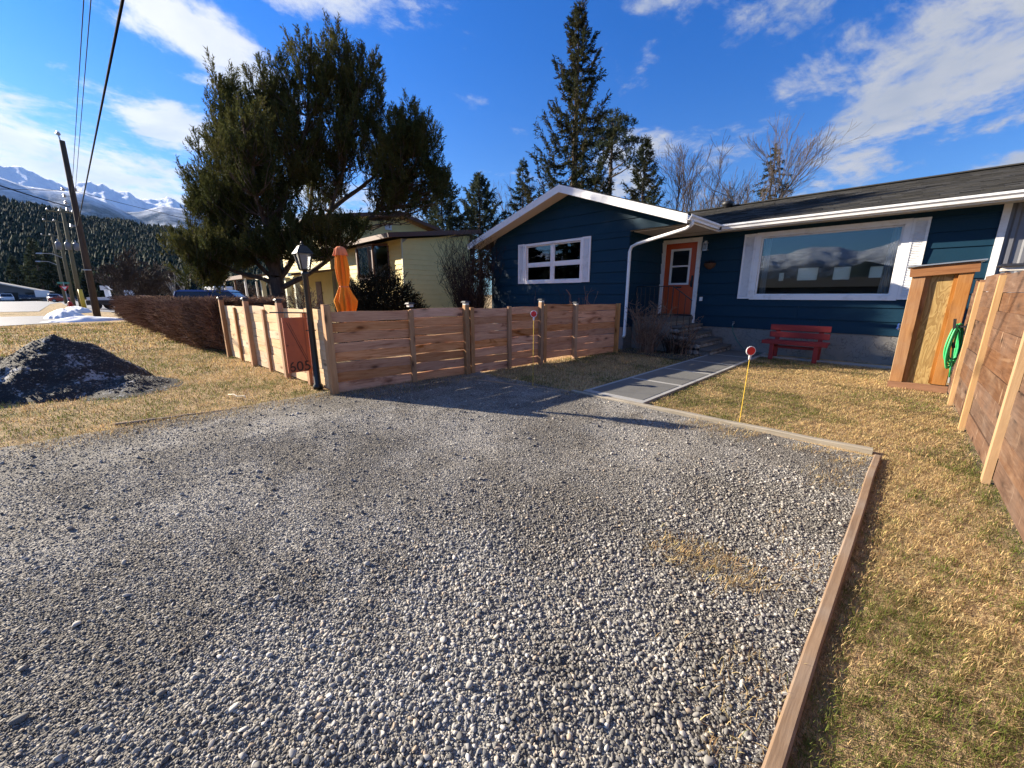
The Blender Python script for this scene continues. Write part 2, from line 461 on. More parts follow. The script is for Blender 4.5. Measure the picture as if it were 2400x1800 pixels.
# stucco foundation: trowelled grey render with cracks
m, nt, b, o = newmat('foundation')
p = worldco(nt)
n1 = noise(nt, p, 3.0, 5, 0.6, 0.6); n2 = noise(nt, p, 14.0, 4, 0.6, 1.5)
ed = nd(nt, 'ShaderNodeTexVoronoi', {'Vector': vm(nt, 'ADD', p, vm(nt, 'SCALE', nd(nt, 'ShaderNodeTexNoise', {'Vector': p, 'Scale': 5.0}).outputs[1]).outputs[0]).outputs[0], 'Scale': 2.4}, feature='DISTANCE_TO_EDGE').outputs['Distance']
cr = smooth(nt, ed, 0.035, 0.0)
cc = mixc(nt, n1, (0.15, 0.145, 0.135), (0.29, 0.275, 0.25))
cc = mixc(nt, m_(nt, 'MULTIPLY', cr, 0.6), cc, (0.075, 0.07, 0.062))
setb(nt, b, base=cc, rough=0.9, normal=bump(nt, m_(nt, 'SUBTRACT', n2, m_(nt, 'MULTIPLY', cr, 0.6)), 0.6, 0.02))

# rubble stone of the steps
m, nt, b, o = newmat('step_stone')
p = worldco(nt)
n1 = noise(nt, p, 7.0, 5, 0.6)
cc = ramp(nt, n1, [(0.3, (0.10, 0.095, 0.085)), (0.7, (0.36, 0.34, 0.31))])
setb(nt, b, base=cc, rough=0.9, normal=bump(nt, noise(nt, p, 22, 4), 0.7, 0.02))

# asphalt shingles
m, nt, b, o = newmat('shingle')
p = worldco(nt)
isl = nd(nt, 'ShaderNodeNewGeometry').outputs['Random Per Island']
n1 = noise(nt, p, 260, 2); n2 = noise(nt, p, 1.2, 4)
cc = mixc(nt, isl, (0.018, 0.018, 0.018), (0.125, 0.118, 0.105))
cc = mixc(nt, m_(nt, 'MULTIPLY', n2, 0.4), cc, (0.045, 0.042, 0.038))
cc = mixc(nt, 0.5, cc, ramp(nt, n1, [(0.3, 0.015), (0.7, 0.065)]), 'MIX')
setb(nt, b, base=cc, rough=0.92, spec=0.2, normal=bump(nt, n1, 0.5, 0.003))

# window glass: clear pane that mirrors more towards grazing view
m, nt, b, o = newmat('glass')
nt.nodes.remove(b)
fr = nd(nt, 'ShaderNodeFresnel', {'IOR': 1.78}).outputs[0]
gl = nd(nt, 'ShaderNodeBsdfGlossy', {'Color': (0.92, 0.96, 1.0, 1), 'Roughness': 0.0})
tr = nd(nt, 'ShaderNodeBsdfTransparent', {'Color': (0.80, 0.84, 0.84, 1)})
mx = nd(nt, 'ShaderNodeMixShader', {0: fr})
nt.links.new(tr.outputs[0], mx.inputs[1]); nt.links.new(gl.outputs[0], mx.inputs[2])
nt.links.new(mx.outputs[0], o.inputs[0])

# thin blinds of the back windows, light through them
m, nt, b, o = newmat('blind')
t = nd(nt, 'ShaderNodeBsdfTranslucent', {'Color': (0.9, 0.92, 0.88, 1)})
setb(nt, b, base=(0.62, 0.63, 0.60), rough=0.9)
mx = nd(nt, 'ShaderNodeMixShader', {0: 0.92})
nt.links.new(b.outputs[0], mx.inputs[1]); nt.links.new(t.outputs[0], mx.inputs[2]); nt.links.new(mx.outputs[0], o.inputs[0])

# frosted lantern glass
m, nt, b, o = newmat('lantern_glass')
setb(nt, b, base=(0.40, 0.41, 0.41), rough=0.2)
b.inputs['Transmission Weight'].default_value = 0.6

# closed parasol canvas
m, nt, b, o = newmat('canvas_orange')
p = worldco(nt)
n1 = noise(nt, mapping(nt, p, (9, 9, 1.2)), 1.0, 4)
cc = ramp(nt, n1, [(0.3, (0.78, 0.16, 0.015)), (0.7, (0.92, 0.33, 0.03))])
setb(nt, b, base=cc, rough=0.85, spec=0.2, normal=bump(nt, noise(nt, p, 120, 2), 0.2, 0.002))
m, nt, b, o = newmat('canvas_faded')
p = worldco(nt)
setb(nt, b, base=mixc(nt, noise(nt, p, 6, 3), (0.66, 0.17, 0.06), (0.78, 0.27, 0.13)), rough=0.85, spec=0.2)

# bark, twigs, needles
def mat_bark(name, a, bcol, sc=1.0):
    m, nt, b, o = newmat(name)
    p = objco(nt)
    n = noise(nt, mapping(nt, p, (9 * sc, 9 * sc, 2.2 * sc)), 1.0, 5, 0.65, 0.8)
    setb(nt, b, base=ramp(nt, n, [(0.3, a), (0.7, bcol)]), rough=0.95, spec=0.15, normal=bump(nt, n, 0.8, 0.03))
mat_bark('bark_pine', (0.045, 0.034, 0.028), (0.13, 0.10, 0.085))
mat_bark('bark_bare', (0.045, 0.035, 0.030), (0.10, 0.078, 0.066), 2)
mat_bark('bark_birch', (0.30, 0.28, 0.25), (0.62, 0.60, 0.56), 2)
mat_bark('bark_tan', (0.085, 0.065, 0.052), (0.17, 0.135, 0.11), 2)

def mat_leaf(name, lo, hi, tip=None, trans=0.25):
    """needles or twigs: every spray its own tone, some light through it"""
    m, nt, b, o = newmat(name)
    g = nd(nt, 'ShaderNodeNewGeometry')
    cl = noise(nt, g.outputs['Position'], 0.9, 3, 0.6)
    tn = nd(nt, 'ShaderNodeSeparateColor', {0: nd(nt, 'ShaderNodeVertexColor', None, layer_name='tint').outputs[0]}).outputs[0]
    c = mixc(nt, tn, lo, hi)
    if tip: c = mixc(nt, m_(nt, 'MULTIPLY', smooth(nt, cl, 0.45, 0.7), 0.6), c, tip)
    setb(nt, b, base=c, rough=0.85, spec=0.04)
    if trans:
        t = nd(nt, 'ShaderNodeBsdfTranslucent', {'Color': c})
        mx = nd(nt, 'ShaderNodeMixShader', {0: trans})
        nt.links.new(b.outputs[0], mx.inputs[1]); nt.links.new(t.outputs[0], mx.inputs[2])
        nt.links.new(mx.outputs[0], o.inputs[0])
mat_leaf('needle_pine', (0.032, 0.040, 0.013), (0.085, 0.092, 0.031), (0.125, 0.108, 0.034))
mat_leaf('needle_spruce', (0.022, 0.030, 0.015), (0.060, 0.062, 0.028), (0.082, 0.060, 0.026))
mat_leaf('needle_blue', (0.030, 0.046, 0.030), (0.075, 0.088, 0.056), (0.09, 0.09, 0.045))
mat_leaf('needle_far', (0.020, 0.034, 0.022), (0.055, 0.070, 0.036), (0.07, 0.065, 0.03))
mat_leaf('forest_green', (0.009, 0.018, 0.014), (0.016, 0.027, 0.018), (0.021, 0.027, 0.016), 0.0)
mat_leaf('twig_red', (0.075, 0.042, 0.028), (0.30, 0.185, 0.125), (0.38, 0.25, 0.17), 0.0)
mat_leaf('twig_dark', (0.030, 0.022, 0.019), (0.085, 0.060, 0.050), None, 0.0)
mat_leaf('twig_tan', (0.14, 0.085, 0.055), (0.34, 0.22, 0.15), None, 0.0)
mat_leaf('bush_dark', (0.010, 0.011, 0.006), (0.030, 0.026, 0.014), (0.035, 0.024, 0.011), 0.0)

# grass blades: tint painted per blade
m, nt, b, o = newmat('grass_blade')
at = nd(nt, 'ShaderNodeVertexColor', None, layer_name='tint').outputs[0]
setb(nt, b, base=at, rough=0.75, spec=0.2)
t = nd(nt, 'ShaderNodeBsdfTranslucent', {'Color': at}); mx = nd(nt, 'ShaderNodeMixShader', {0: 0.3})
nt.links.new(b.outputs[0], mx.inputs[1]); nt.links.new(t.outputs[0], mx.inputs[2]); nt.links.new(mx.outputs[0], o.inputs[0])

# soil under the dry turf
m, nt, b, o = newmat('turf')
p = worldco(nt)
big = noise(nt, p, 0.55, 4, 0.6); mid = noise(nt, p, 2.2, 4, 0.6); fi = noise(nt, mapping(nt, p, (60, 25, 40)), 1.0, 4, 0.7); f2 = noise(nt, p, 22, 4, 0.7)
straw = ramp(nt, fi, [(0.28, (0.22, 0.145, 0.075)), (0.7, (0.58, 0.43, 0.245))])
green = ramp(nt, fi, [(0.3, (0.055, 0.065, 0.018)), (0.7, (0.17, 0.165, 0.05))])
gm = smooth(nt, m_(nt, 'ADD', m_(nt, 'MULTIPLY', big, 0.55), m_(nt, 'MULTIPLY', mid, 0.45)), 0.50, 0.62)
cc = mixc(nt, m_(nt, 'MULTIPLY', gm, 0.75), straw, green)
cc = mixc(nt, m_(nt, 'MULTIPLY', smooth(nt, f2, 0.55, 0.75), 0.35), cc, (0.06, 0.045, 0.03))
mud = smooth(nt, noise(nt, mapping(nt, p, (0.8, 1.6, 1)), 0.9, 5, 0.65), 0.54, 0.66)
cc = mixc(nt, m_(nt, 'MULTIPLY', mud, 0.6), cc, (0.13, 0.095, 0.065))
setb(nt, b, base=cc, rough=0.95, spec=0.1, normal=bump(nt, m_(nt, 'ADD', fi, f2), 0.8, 0.03))

# gravel sheet: fines between the stones
m, nt, b, o = newmat('gravel_bed')
p = worldco(nt)
v1 = nd(nt, 'ShaderNodeTexVoronoi', {'Vector': p, 'Scale': 95.0}); v2 = nd(nt, 'ShaderNodeTexVoronoi', {'Vector': p, 'Scale': 46.0})
g1 = nd(nt, 'ShaderNodeSeparateColor', {0: v1.outputs['Color']}).outputs[0]
patch = noise(nt, p, 0.7, 4, 0.6)
g2 = nd(nt, 'ShaderNodeSeparateColor', {0: v2.outputs['Color']}).outputs[1]
dk = ramp(nt, g1, [(0.0, (0.085, 0.081, 0.076)), (0.6, (0.195, 0.186, 0.172)), (1.0, (0.42, 0.40, 0.365))])  # bare bed, darkened in colour to suggest shade between the stones
du = ramp(nt, g1, [(0.0, (0.17, 0.158, 0.142)), (0.6, (0.30, 0.283, 0.255)), (1.0, (0.50, 0.475, 0.43))])
dust = smooth(nt, m_(nt, 'ADD', m_(nt, 'MULTIPLY', patch, 0.6), m_(nt, 'MULTIPLY', noise(nt, mapping(nt, p, (1.6, 0.5, 1)), 1.0, 4, 0.6), 0.4)), 0.44, 0.60)
cc = mixc(nt, dust, dk, du)
cc = mixc(nt, m_(nt, 'MULTIPLY', smooth(nt, noise(nt, p, 1.9, 5, 0.7), 0.56, 0.70), 0.4), cc, (0.15, 0.125, 0.10))
grime = smooth(nt, m_(nt, 'ADD', m_(nt, 'MULTIPLY', noise(nt, p, 0.7, 4, 0.6), 0.6), m_(nt, 'MULTIPLY', noise(nt, p, 2.6, 4, 0.6), 0.4)), 0.40, 0.62)
cc = mixc(nt, grime, mixc(nt, 1.0, cc, (0.70, 0.67, 0.63), 'MULTIPLY'), cc)
h = m_(nt, 'SUBTRACT', 1.0, m_(nt, 'ADD', m_(nt, 'MULTIPLY', v1.outputs['Distance'], 0.6), m_(nt, 'MULTIPLY', v2.outputs['Distance'], 0.6)))
setb(nt, b, base=cc, rough=0.9, spec=0.25, normal=bump(nt, h, 1.0, 0.02))

# loose stones
m, nt, b, o = newmat('stone')
r = orand(nt); p = objco(nt)
cc = ramp(nt, r, [(0.0, (0.085, 0.082, 0.078)), (0.3, (0.18, 0.172, 0.16)), (0.62, (0.33, 0.315, 0.288)), (0.88, (0.55, 0.525, 0.475)), (0.95, (0.44, 0.33, 0.22)), (1.0, (0.80, 0.77, 0.70))])
cc = mixc(nt, m_(nt, 'MULTIPLY', noise(nt, p, 3.0, 4), 0.35), cc, (0.30, 0.295, 0.28))
lo_ = nd(nt, 'ShaderNodeObjectInfo').outputs['Location']
grime = smooth(nt, m_(nt, 'ADD', m_(nt, 'MULTIPLY', noise(nt, lo_, 0.7, 4, 0.6), 0.6), m_(nt, 'MULTIPLY', noise(nt, lo_, 2.6, 4, 0.6), 0.4)), 0.40, 0.62)
cc = mixc(nt, grime, mixc(nt, 1.0, cc, (0.72, 0.70, 0.67), 'MULTIPLY'), cc)
setb(nt, b, base=cc, rough=0.75, spec=0.25)

# asphalt street
m, nt, b, o = newmat('asphalt')
p = worldco(nt)
cc = mixc(nt, noise(nt, mapping(nt, p, (0.12, 0.5, 1)), 1.0, 5, 0.6), (0.07, 0.07, 0.073), (0.16, 0.16, 0.165))
setb(nt, b, base=cc, rough=0.55, normal=bump(nt, noise(nt, p, 60, 3), 0.4, 0.01))

# ploughed heap: grit over old snow
m, nt, b, o = newmat('grit_snow')
p = worldco(nt)
g = nd(nt, 'ShaderNodeNewGeometry')
n1 = noise(nt, p, 2.2, 6, 0.68, 0.6); n2 = noise(nt, p, 16, 5, 0.7); n3 = noise(nt, p, 70, 3, 0.7)
sn = smooth(nt, m_(nt, 'ADD', m_(nt, 'MULTIPLY', n1, 0.55), m_(nt, 'MULTIPLY', n2, 0.45)), 0.535, 0.60)
gr = ramp(nt, n3, [(0.3, (0.006, 0.006, 0.007)), (0.62, (0.028, 0.028, 0.029)), (0.8, (0.10, 0.10, 0.10))])
cc = mixc(nt, m_(nt, 'MULTIPLY', sn, 0.85), gr, (0.50, 0.52, 0.56))
setb(nt, b, base=cc, rough=0.85, normal=bump(nt, m_(nt, 'ADD', n2, m_(nt, 'MULTIPLY', n3, 0.6)), 1.0, 0.05))

# snowy mountain rock: snow by height and steepness
def mat_mountain(name, line, soft, rock, forest):
    m, nt, b, o = newmat(name)
    g = nd(nt, 'ShaderNodeNewGeometry'); p = g.outputs['Position']
    z = nd(nt, 'ShaderNodeSeparateXYZ', {0: p}).outputs[2]
    nz = nd(nt, 'ShaderNodeSeparateXYZ', {0: g.outputs['Normal']}).outputs[2]
    n1 = noise(nt, p, 0.0022, 7, 0.65); n2 = noise(nt, mapping(nt, p, (1, 1, 0.25)), 0.009, 6, 0.7)
    k = m_(nt, 'ADD', z, m_(nt, 'MULTIPLY', m_(nt, 'SUBTRACT', n1, 0.5), soft * 2.2))
    s = smooth(nt, k, line - soft * 0.5, line + soft * 0.5)
    s = m_(nt, 'MULTIPLY', s, smooth(nt, m_(nt, 'ADD', nz, m_(nt, 'MULTIPLY', m_(nt, 'SUBTRACT', n2, 0.5), 0.9)), 0.30, 0.62))
    rk = mixc(nt, smooth(nt, k, line - soft * 1.4, line), forest, rock)
    setb(nt, b, base=mixc(nt, s, rk, (0.80, 0.84, 0.92)), rough=1.0, spec=0.0, normal=bump(nt, n2, 1.0, 60.0))
mat_mountain('mountain_far', 980.0, 420.0, (0.055, 0.065, 0.085), (0.010, 0.016, 0.020))
mat_mountain('mountain_near', 800.0, 560.0, (0.045, 0.058, 0.08), (0.008, 0.014, 0.020))
mat_mountain('mountain_south', 420.0, 420.0, (0.10, 0.105, 0.115), (0.020, 0.028, 0.026))

# ------------------------------------------------------------------ the ground
g = MB()
R0 = 16000.0
xs = [-R0, -3000, -600, -160, -60, -20, 20, 160, 3000, R0]
ys = [-R0, -3000, -600, -160, -40, 40, 160, 3000, R0]
for yy in ys:
    for xx in xs:
        g.v.append((xx, yy, -0.02))
for j in range(len(ys) - 1):
    for i in range(len(xs) - 1):
        k = j * len(xs) + i
        g.f.append((k, k + 1, k + 1 + len(xs), k + len(xs)))
tag(g.build('ground', 'turf'), kind='structure')

def sheet(name, pts, z, mat, sub=None):
    mb = MB().add([(p[0], p[1], z) for p in pts], [tuple(range(len(pts)))])
    return tag(mb.build(name, mat), kind='structure')

# gravel drive, gently uneven
nx, ny = 70, 150
gx = np.linspace(0, 1, nx); gy = np.linspace(-9.0, 4.86, ny)
GX, GY = np.meshgrid(gx, gy)
ledge = -6.28 + 0.30 * (vnoise(GY * 1.3 + 60, GY * 0 + 5, 71, 4) - 0.5)
redge = np.minimum(0.0, -0.095 + 0.0225 * (GY - 0.1))
GX = ledge + (redge - ledge) * GX
def gravel_h(x, y):
    return 0.004 - 0.012 * (0.5 + 0.5 * np.cos((x + 0.35 * np.sin(y * 0.5)) * 2 * math.pi / 1.55 + 0.6)) * vnoise(x * 0.6 + 3, y * 0.4 + 8, 26, 2) + 0.018 * (vnoise(x * 1.1 + 30, y * 0.8 + 30, 3, 3) - 0.5) + 0.012 * (vnoise(x * 4 + 9, y * 4 + 9, 5, 2) - 0.5)
GZ = gravel_h(GX, GY)
idx = np.arange(nx * ny).reshape(ny, nx)
fc = np.stack([idx[:-1, :-1], idx[:-1, 1:], idx[1:, 1:], idx[1:, :-1]], -1).reshape(-1, 4)
gm = link('driveway', np_mesh('driveway', np.c_[GX.ravel(), GY.ravel(), GZ.ravel()], fc, 'gravel_bed', smooth=True))
tag(gm, kind='structure')

# street and the crossing road beyond the verge
sheet('street', [(-31.8, -60), (-31.2, -4.6), (-33.0, -2.7), (-37.0, -2.2), (-44.5, -2.6), (-46, -60)], 0.004, 'asphalt')
sheet('street_far', [(-58, -60), (-57, -5.6), (-66, -6.2), (-100, -8.4), (-150, -9.0), (-190, -60)], 0.004, 'asphalt')
sheet('street_behind', [(-31.2, -17), (60, -17), (60, -9.2), (-31.2, -9.2)], 0.004, 'asphalt')
sheet('yard_road', [(-160, -12), (-60, -3.6), (-46, 0.4), (-46, 1.6), (-160, 6)], 0.002, 'asphalt')

# front walk: slabs with pale troweled borders
wk = tag(MB().box(-3.43, -2.42, 4.98, 11.85, -0.05, 0.022).build('walkway', 'concrete_edge'), kind='structure')
ysl = [5.06, 6.42, 7.80, 9.18, 10.55, 11.8]
for i in range(len(ysl) - 1):
    s = MB().box(-3.36, -2.49, ysl[i] + 0.05, ysl[i + 1] - 0.05, 0.0, 0.0265).build('slab', 'concrete', wk)
tag(MB().box(-2.42, 0.6, 11.15, 11.33, -0.05, 0.03).build('kerb_strip', 'concrete_edge'), kind='structure')

# ------------------------------------------------------------------ loose stones over the drive (instanced)
stones = bpy.data.collections.new('stone_shapes')
for k in range(6):
    bm = bmesh.new()
    bmesh.ops.create_icosphere(bm, subdivisions=2, radius=0.5)
    rr = np.random.default_rng(100 + k)
    ax = rr.normal(size=(13, 3)); ax /= np.linalg.norm(ax, axis=1)[:, None]
    cut = rr.uniform(0.26, 0.42, 13)
    for v in bm.verts:
        for a_, c_ in zip(ax, cut):
            d_ = v.co.dot(Vector(a_))
            if d_ > c_: v.co -= Vector(a_) * (d_ - c_) * 0.95
    me = bpy.data.meshes.new('stone'); bm.to_mesh(me); bm.free()
    me.polygons.foreach_set('use_smooth', [True] * len(me.polygons))
    me.materials.append(MATS['stone'])
    stones.objects.link(bpy.data.objects.new('stone', me))

def scatter(name, pts, size, rot, label, mat_holder):
    """one object whose points carry stones through geometry nodes"""
    me = bpy.data.meshes.new(name)
    me.vertices.add(len(pts)); me.vertices.foreach_set('co', np.ascontiguousarray(pts, dtype=np.float32).ravel())
    for nm, arr in (('size', size), ('turn', rot)):
        at = me.attributes.new(nm, 'FLOAT_VECTOR', 'POINT'); at.data.foreach_set('vector', np.ascontiguousarray(arr, dtype=np.float32).ravel())
    o = link(name, me)
    ng = bpy.data.node_groups.new(name + '_nodes', 'GeometryNodeTree')
    ng.interface.new_socket('Geometry', in_out='INPUT', socket_type='NodeSocketGeometry')
    ng.interface.new_socket('Geometry', in_out='OUTPUT', socket_type='NodeSocketGeometry')
    gi = ng.nodes.new('NodeGroupInput'); go = ng.nodes.new('NodeGroupOutput')
    ci = ng.nodes.new('GeometryNodeCollectionInfo'); ci.inputs['Collection'].default_value = mat_holder
    ci.inputs['Separate Children'].default_value = True; ci.inputs['Reset Children'].default_value = True
    iop = ng.nodes.new('GeometryNodeInstanceOnPoints'); iop.inputs['Pick Instance'].default_value = True
    a1 = ng.nodes.new('GeometryNodeInputNamedAttribute'); a1.data_type = 'FLOAT_VECTOR'; a1.inputs['Name'].default_value = 'size'
    a2 = ng.nodes.new('GeometryNodeInputNamedAttribute'); a2.data_type = 'FLOAT_VECTOR'; a2.inputs['Name'].default_value = 'turn'
    e2r = ng.nodes.new('FunctionNodeEulerToRotation')
    L = ng.links.new
    L(gi.outputs[0], iop.inputs['Points']); L(ci.outputs[0], iop.inputs['Instance'])
    L(a1.outputs[0], iop.inputs['Scale']); L(a2.outputs[0], e2r.inputs[0]); L(e2r.outputs[0], iop.inputs['Rotation'])
    L(iop.outputs[0], go.inputs[0])
    md = o.modifiers.new('scatter', 'NODES'); md.node_group = ng
    return tag(o, label, name, kind='stuff')

def gravel_points(n_per, x0, x1, y0, y1, smin, smax, seed, thin=None):
    r = np.random.default_rng(seed)
    n = int((x1 - x0) * (y1 - y0) * n_per)
    x = r.uniform(x0, x1, n); y = r.uniform(y0, y1, n)
    if thin is not None:
        k = r.random(n) < thin(x, y); x, y = x[k], y[k]
    n = len(x)
    s = smin + (smax - smin) * r.random(n) ** 2.6
    return x, y, s
parts = []
def near_cam(x, y): return np.hypot(x, y)
def inside(x, y):
    return (x > -6.30 + 0.25 * vnoise(x * 0 + y * 1.7, y * 1.3, 8, 3)) & (x < -0.135 + 0.0225 * y) & (y < 4.86) & ~((x < -5.35) & (y > 2.25 + 0.3 * vnoise(x * 3, y, 9, 2)) ) & ~((y > 4.2) & (x < -3.6) & (y > 4.3 + (x + 4.6) * -0.4))
def coarse(x, y):
    a = vnoise(x * 0.55 + 3, y * 0.55 + 1, 11, 3)
    c = np.exp(-(((x + 0.75) / 0.55) ** 2)) * np.exp(-(np.clip(y - 3.0, 0, None) / 1.0) ** 2)
    c2 = np.exp(-((np.hypot(x + 1.2, y - 0.7)) / 1.1) ** 2)
    return np.clip((a - 0.42) * 2.2, 0, 1) * 0.55 + 0.75 * np.clip(c + c2, 0, 1)
def loose(x, y):
    # wheel tracks run along the drive; packed fines between the loose drifts
    tr = 0.5 + 0.5 * np.sin((x + 0.35 * np.sin(y * 0.5)) * 2 * math.pi / 1.55 + 0.6)
    return np.clip(0.25 + 0.55 * tr * vnoise(x * 1.1 + 5, y * 0.6 + 2, 24, 3) + 0.9 * (vnoise(x * 0.8 + 15, y * 0.8 + 12, 25, 4) - 0.40), 0.05, 1)
x, y, s = gravel_points(15000, -4.8, 0.0, -0.9, 3.6, 0.0045, 0.0115, 21, lambda x, y: np.clip(1.25 - near_cam(x, y) / 4.6, 0.12, 1) * (0.35 + 0.65 * loose(x, y))); parts.append((x, y, s))
x, y, s = gravel_points(3900, -6.3, 0.0, -2.2, 4.9, 0.0070, 0.0165, 22, lambda x, y: loose(x, y)); parts.append((x, y, s))
x, y, s = gravel_points(4300, -3.4, 0.0, -0.6, 4.6, 0.0100, 0.026, 23, lambda x, y: np.clip(coarse(x, y) * 1.15 - 0.28, 0.006, 1)); parts.append((x, y, s))
x, y, s = gravel_points(26, -6.2, 0.0, -1.2, 4.8, 0.024, 0.042, 27, None); parts.append((x, y, s))
x = np.concatenate([p[0] for p in parts]); y = np.concatenate([p[1] for p in parts]); s = np.concatenate([p[2] for p in parts])
# wheel-worn patch of weeds keeps clear of big stones
wd = np.hypot((x + 0.58) / 0.24, (y - 2.15) / 0.14)
k = inside(x, y) & ((wd > 1) | (s < 0.012))
x, y, s = x[k], y[k], s[k]
r_ = np.random.default_rng(5)
n = len(x)
pts = np.c_[x, y, gravel_h(x, y) + s * 0.22]
size = np.c_[s * r_.uniform(0.85, 1.5, n), s * r_.uniform(0.7, 1.05, n), s * r_.uniform(0.55, 0.95, n)]
rot = np.c_[r_.normal(0, 0.3, n), r_.normal(0, 0.3, n), r_.uniform(0, 6.28, n)]
scatter('gravel', pts, size, rot, 'loose grey gravel spread over the drive', stones)

# ------------------------------------------------------------------ grass
def blades(x, y, z, h, w, tint, lean, seed):
    r = np.random.default_rng(seed)
    n = len(x)
    a = r.uniform(0, 6.283, n); L = lean * r.uniform(0.3, 1.3, n)
    dx, dy = np.cos(a), np.sin(a)
    tz = h * np.sqrt(np.clip(1 - (L * 0.85) ** 2, 0.06, 1)); tl = h * L
    px, py = -dy * w / 2, dx * w / 2
    base1 = np.c_[x - px, y - py, z]; base2 = np.c_[x + px, y + py, z]
    mx_, my_ = x + dx * tl * 0.4, y + dy * tl * 0.4
    mid1 = np.c_[mx_ - px * 0.8, my_ - py * 0.8, z + tz * 0.65]; mid2 = np.c_[mx_ + px * 0.8, my_ + py * 0.8, z + tz * 0.65]
    tip = np.c_[x + dx * tl, y + dy * tl, z + tz]
    V = np.stack([base1, base2, mid1, mid2, tip], 1).reshape(-1, 3)
    i = np.arange(n)[:, None] * 5
    F = np.concatenate([i + [0, 1, 3], i + [0, 3, 2], i + [2, 3, 4]])
    return V, F, np.repeat(tint, 5, axis=0)

def turf_tint(x, y, r, greener=0.0):
    g_ = 0.55 * vnoise(x * 0.9 + 40, y * 0.9 + 40, 17, 3) + 0.45 * vnoise(x * 2.7 + 9, y * 2.7 + 4, 18, 3)
    edge = np.exp(-np.clip(x - 0.0, 0, 9) / 0.5) * 0
    pg = np.clip((g_ - 0.47 + greener) * 5.5, 0.04, 0.92)
    isg = r.random(len(x)) < pg
    straw = np.array([0.66, 0.485, 0.23]) * r.uniform(0.45, 1.15, len(x))[:, None] * np.array([1, 1, 1])
    straw = straw * (1 + r.normal(0, 0.05, (len(x), 3)))
    grn = np.array([0.135, 0.160, 0.030]) * r.uniform(0.5, 1.35, len(x))[:, None]
    brown = np.array([0.26, 0.17, 0.09]) * r.uniform(0.6, 1.3, len(x))[:, None]
    t = np.where(isg[:, None], grn, straw)
    return np.clip(np.where((r.random(len(x)) < 0.30)[:, None], brown, t), 0, 1)

def lawn(name, label, regions, seed, z=-0.012):
    r = np.random.default_rng(seed)
    VV, FF, TT = [], [], []; o = 0
    for (x0, x1, y0, y1, dens, h, w, lean, ok, greener) in regions:
        n = int((x1 - x0) * (y1 - y0) * dens)
        x = r.uniform(x0, x1, n); y = r.uniform(y0, y1, n)
        # tufts: pull blades together
        x += 0.03 * np.sin(y * 37 + x * 11); y += 0.03 * np.sin(x * 41 - y * 13)
        if ok is not None:
            k = ok(x, y); x, y = x[k], y[k]
        t = turf_tint(x, y, r, greener)
        hh = h * r.uniform(0.5, 1.35, len(x))
        V, F, T = blades(x, y, np.full(len(x), z), hh, w * r.uniform(0.7, 1.3, len(x)), t, lean, seed + 1)
        VV.append(V); FF.append(F + o); TT.append(T); o += len(V)
    me = np_mesh(name, np.concatenate(VV), np.concatenate(FF), 'grass_blade', np.concatenate(TT))
    return tag(link(name, me), label, 'grass', kind='stuff')

lawn('grass', 'dry straw and green lawn before the blue house and along the plank fence', [
    (-0.07, 1.0, 0.3, 2.6, 26000, 0.027, 0.0019, 1.15, lambda x, y: x > -0.062 + 0.0225 * y, 0.10),
    (0.0, 0.75, 2.6, 5.1, 15000, 0.027, 0.0026, 1.15, lambda x, y: x > -0.062 + 0.0225 * y, 0.10),
    (-2.42, 0.68, 5.08, 7.6, 7500, 0.029, 0.0040, 1.12, None, 0.0),
    (-2.42, 0.62, 7.6, 11.15, 4200, 0.030, 0.0055, 1.12, None, 0.0),
], 31)
lawn('grass', 'shaded lawn between the grey walk and the slatted cedar fence', [
    (-5.75, -3.45, 4.6, 10.2, 1900, 0.045, 0.006, 0.9, lambda x, y: (y > 4.55 + (x + 4.2) * -0.15), 0.0),
    (-6.05, -5.3, 2.35, 4.6, 1500, 0.05, 0.005, 0.9, None, -0.05),
], 33)
lawn('grass', 'brown verge with green patches between the drive and the street', [
    (-9.5, -5.9, -2.2, 2.15, 1700, 0.042, 0.006, 1.05, lambda x, y: np.random.default_rng(2).random(len(x)) < np.clip((-6.05 - x + 0.5 * (vnoise(x * 2 + 9, y * 2 + 9, 72, 3) - 0.5)) * 2.5, 0.0, 1), 0.06),
    (-15.0, -9.5, -2.6, 2.0, 900, 0.050, 0.009, 1.0, None, 0.06),
    (-31.0, -15.0, -4.6, 1.5, 220, 0.07, 0.02, 0.9, None, 0.02),
], 35)
# weeds and straw among the stones near the timber edge
def weedy(x, y):
    d1 = np.exp(-(np.hypot((x + 0.58) / 0.26, (y - 2.15) / 0.15)) ** 2 * 1.4)
    d2 = 0.22 * np.exp(-(((x + 0.22) / 0.16) ** 2)) * (vnoise(x * 2, y * 2, 44, 3) > 0.52)
    d3 = 0.5 * np.exp(-(((y - 4.62) / 0.22) ** 2)) * (vnoise(x * 1.5, y * 1.5, 45, 3) > 0.47) * (x > -2.4)
    d4 = 0.5 * np.exp(-(np.hypot((x + 6.1) / 0.3, (y - 0.2) / 6)) ** 2)
    return np.random.default_rng(4).random(len(x)) < np.clip(d1 * 2.2 + d2 + d3 + d4, 0, 1) * 0.7
lawn('straw', 'wisps of dead straw scattered among the gravel by the timber edge', [
    (-6.3, -0.05, -1.0, 4.85, 9000, 0.040, 0.0030, 1.1, weedy, -0.35),
], 37, 0.008)
# ------------------------------------------------------------------ the blue house
HY, WY, RY = 11.9, 9.88, 9.30            # main front, wing front, wing rake plane
house = thing('blue_house', 'dark blue bungalow with white trim, orange door and grey shingle roof', 'house', (-3.5, 11.9, 0))

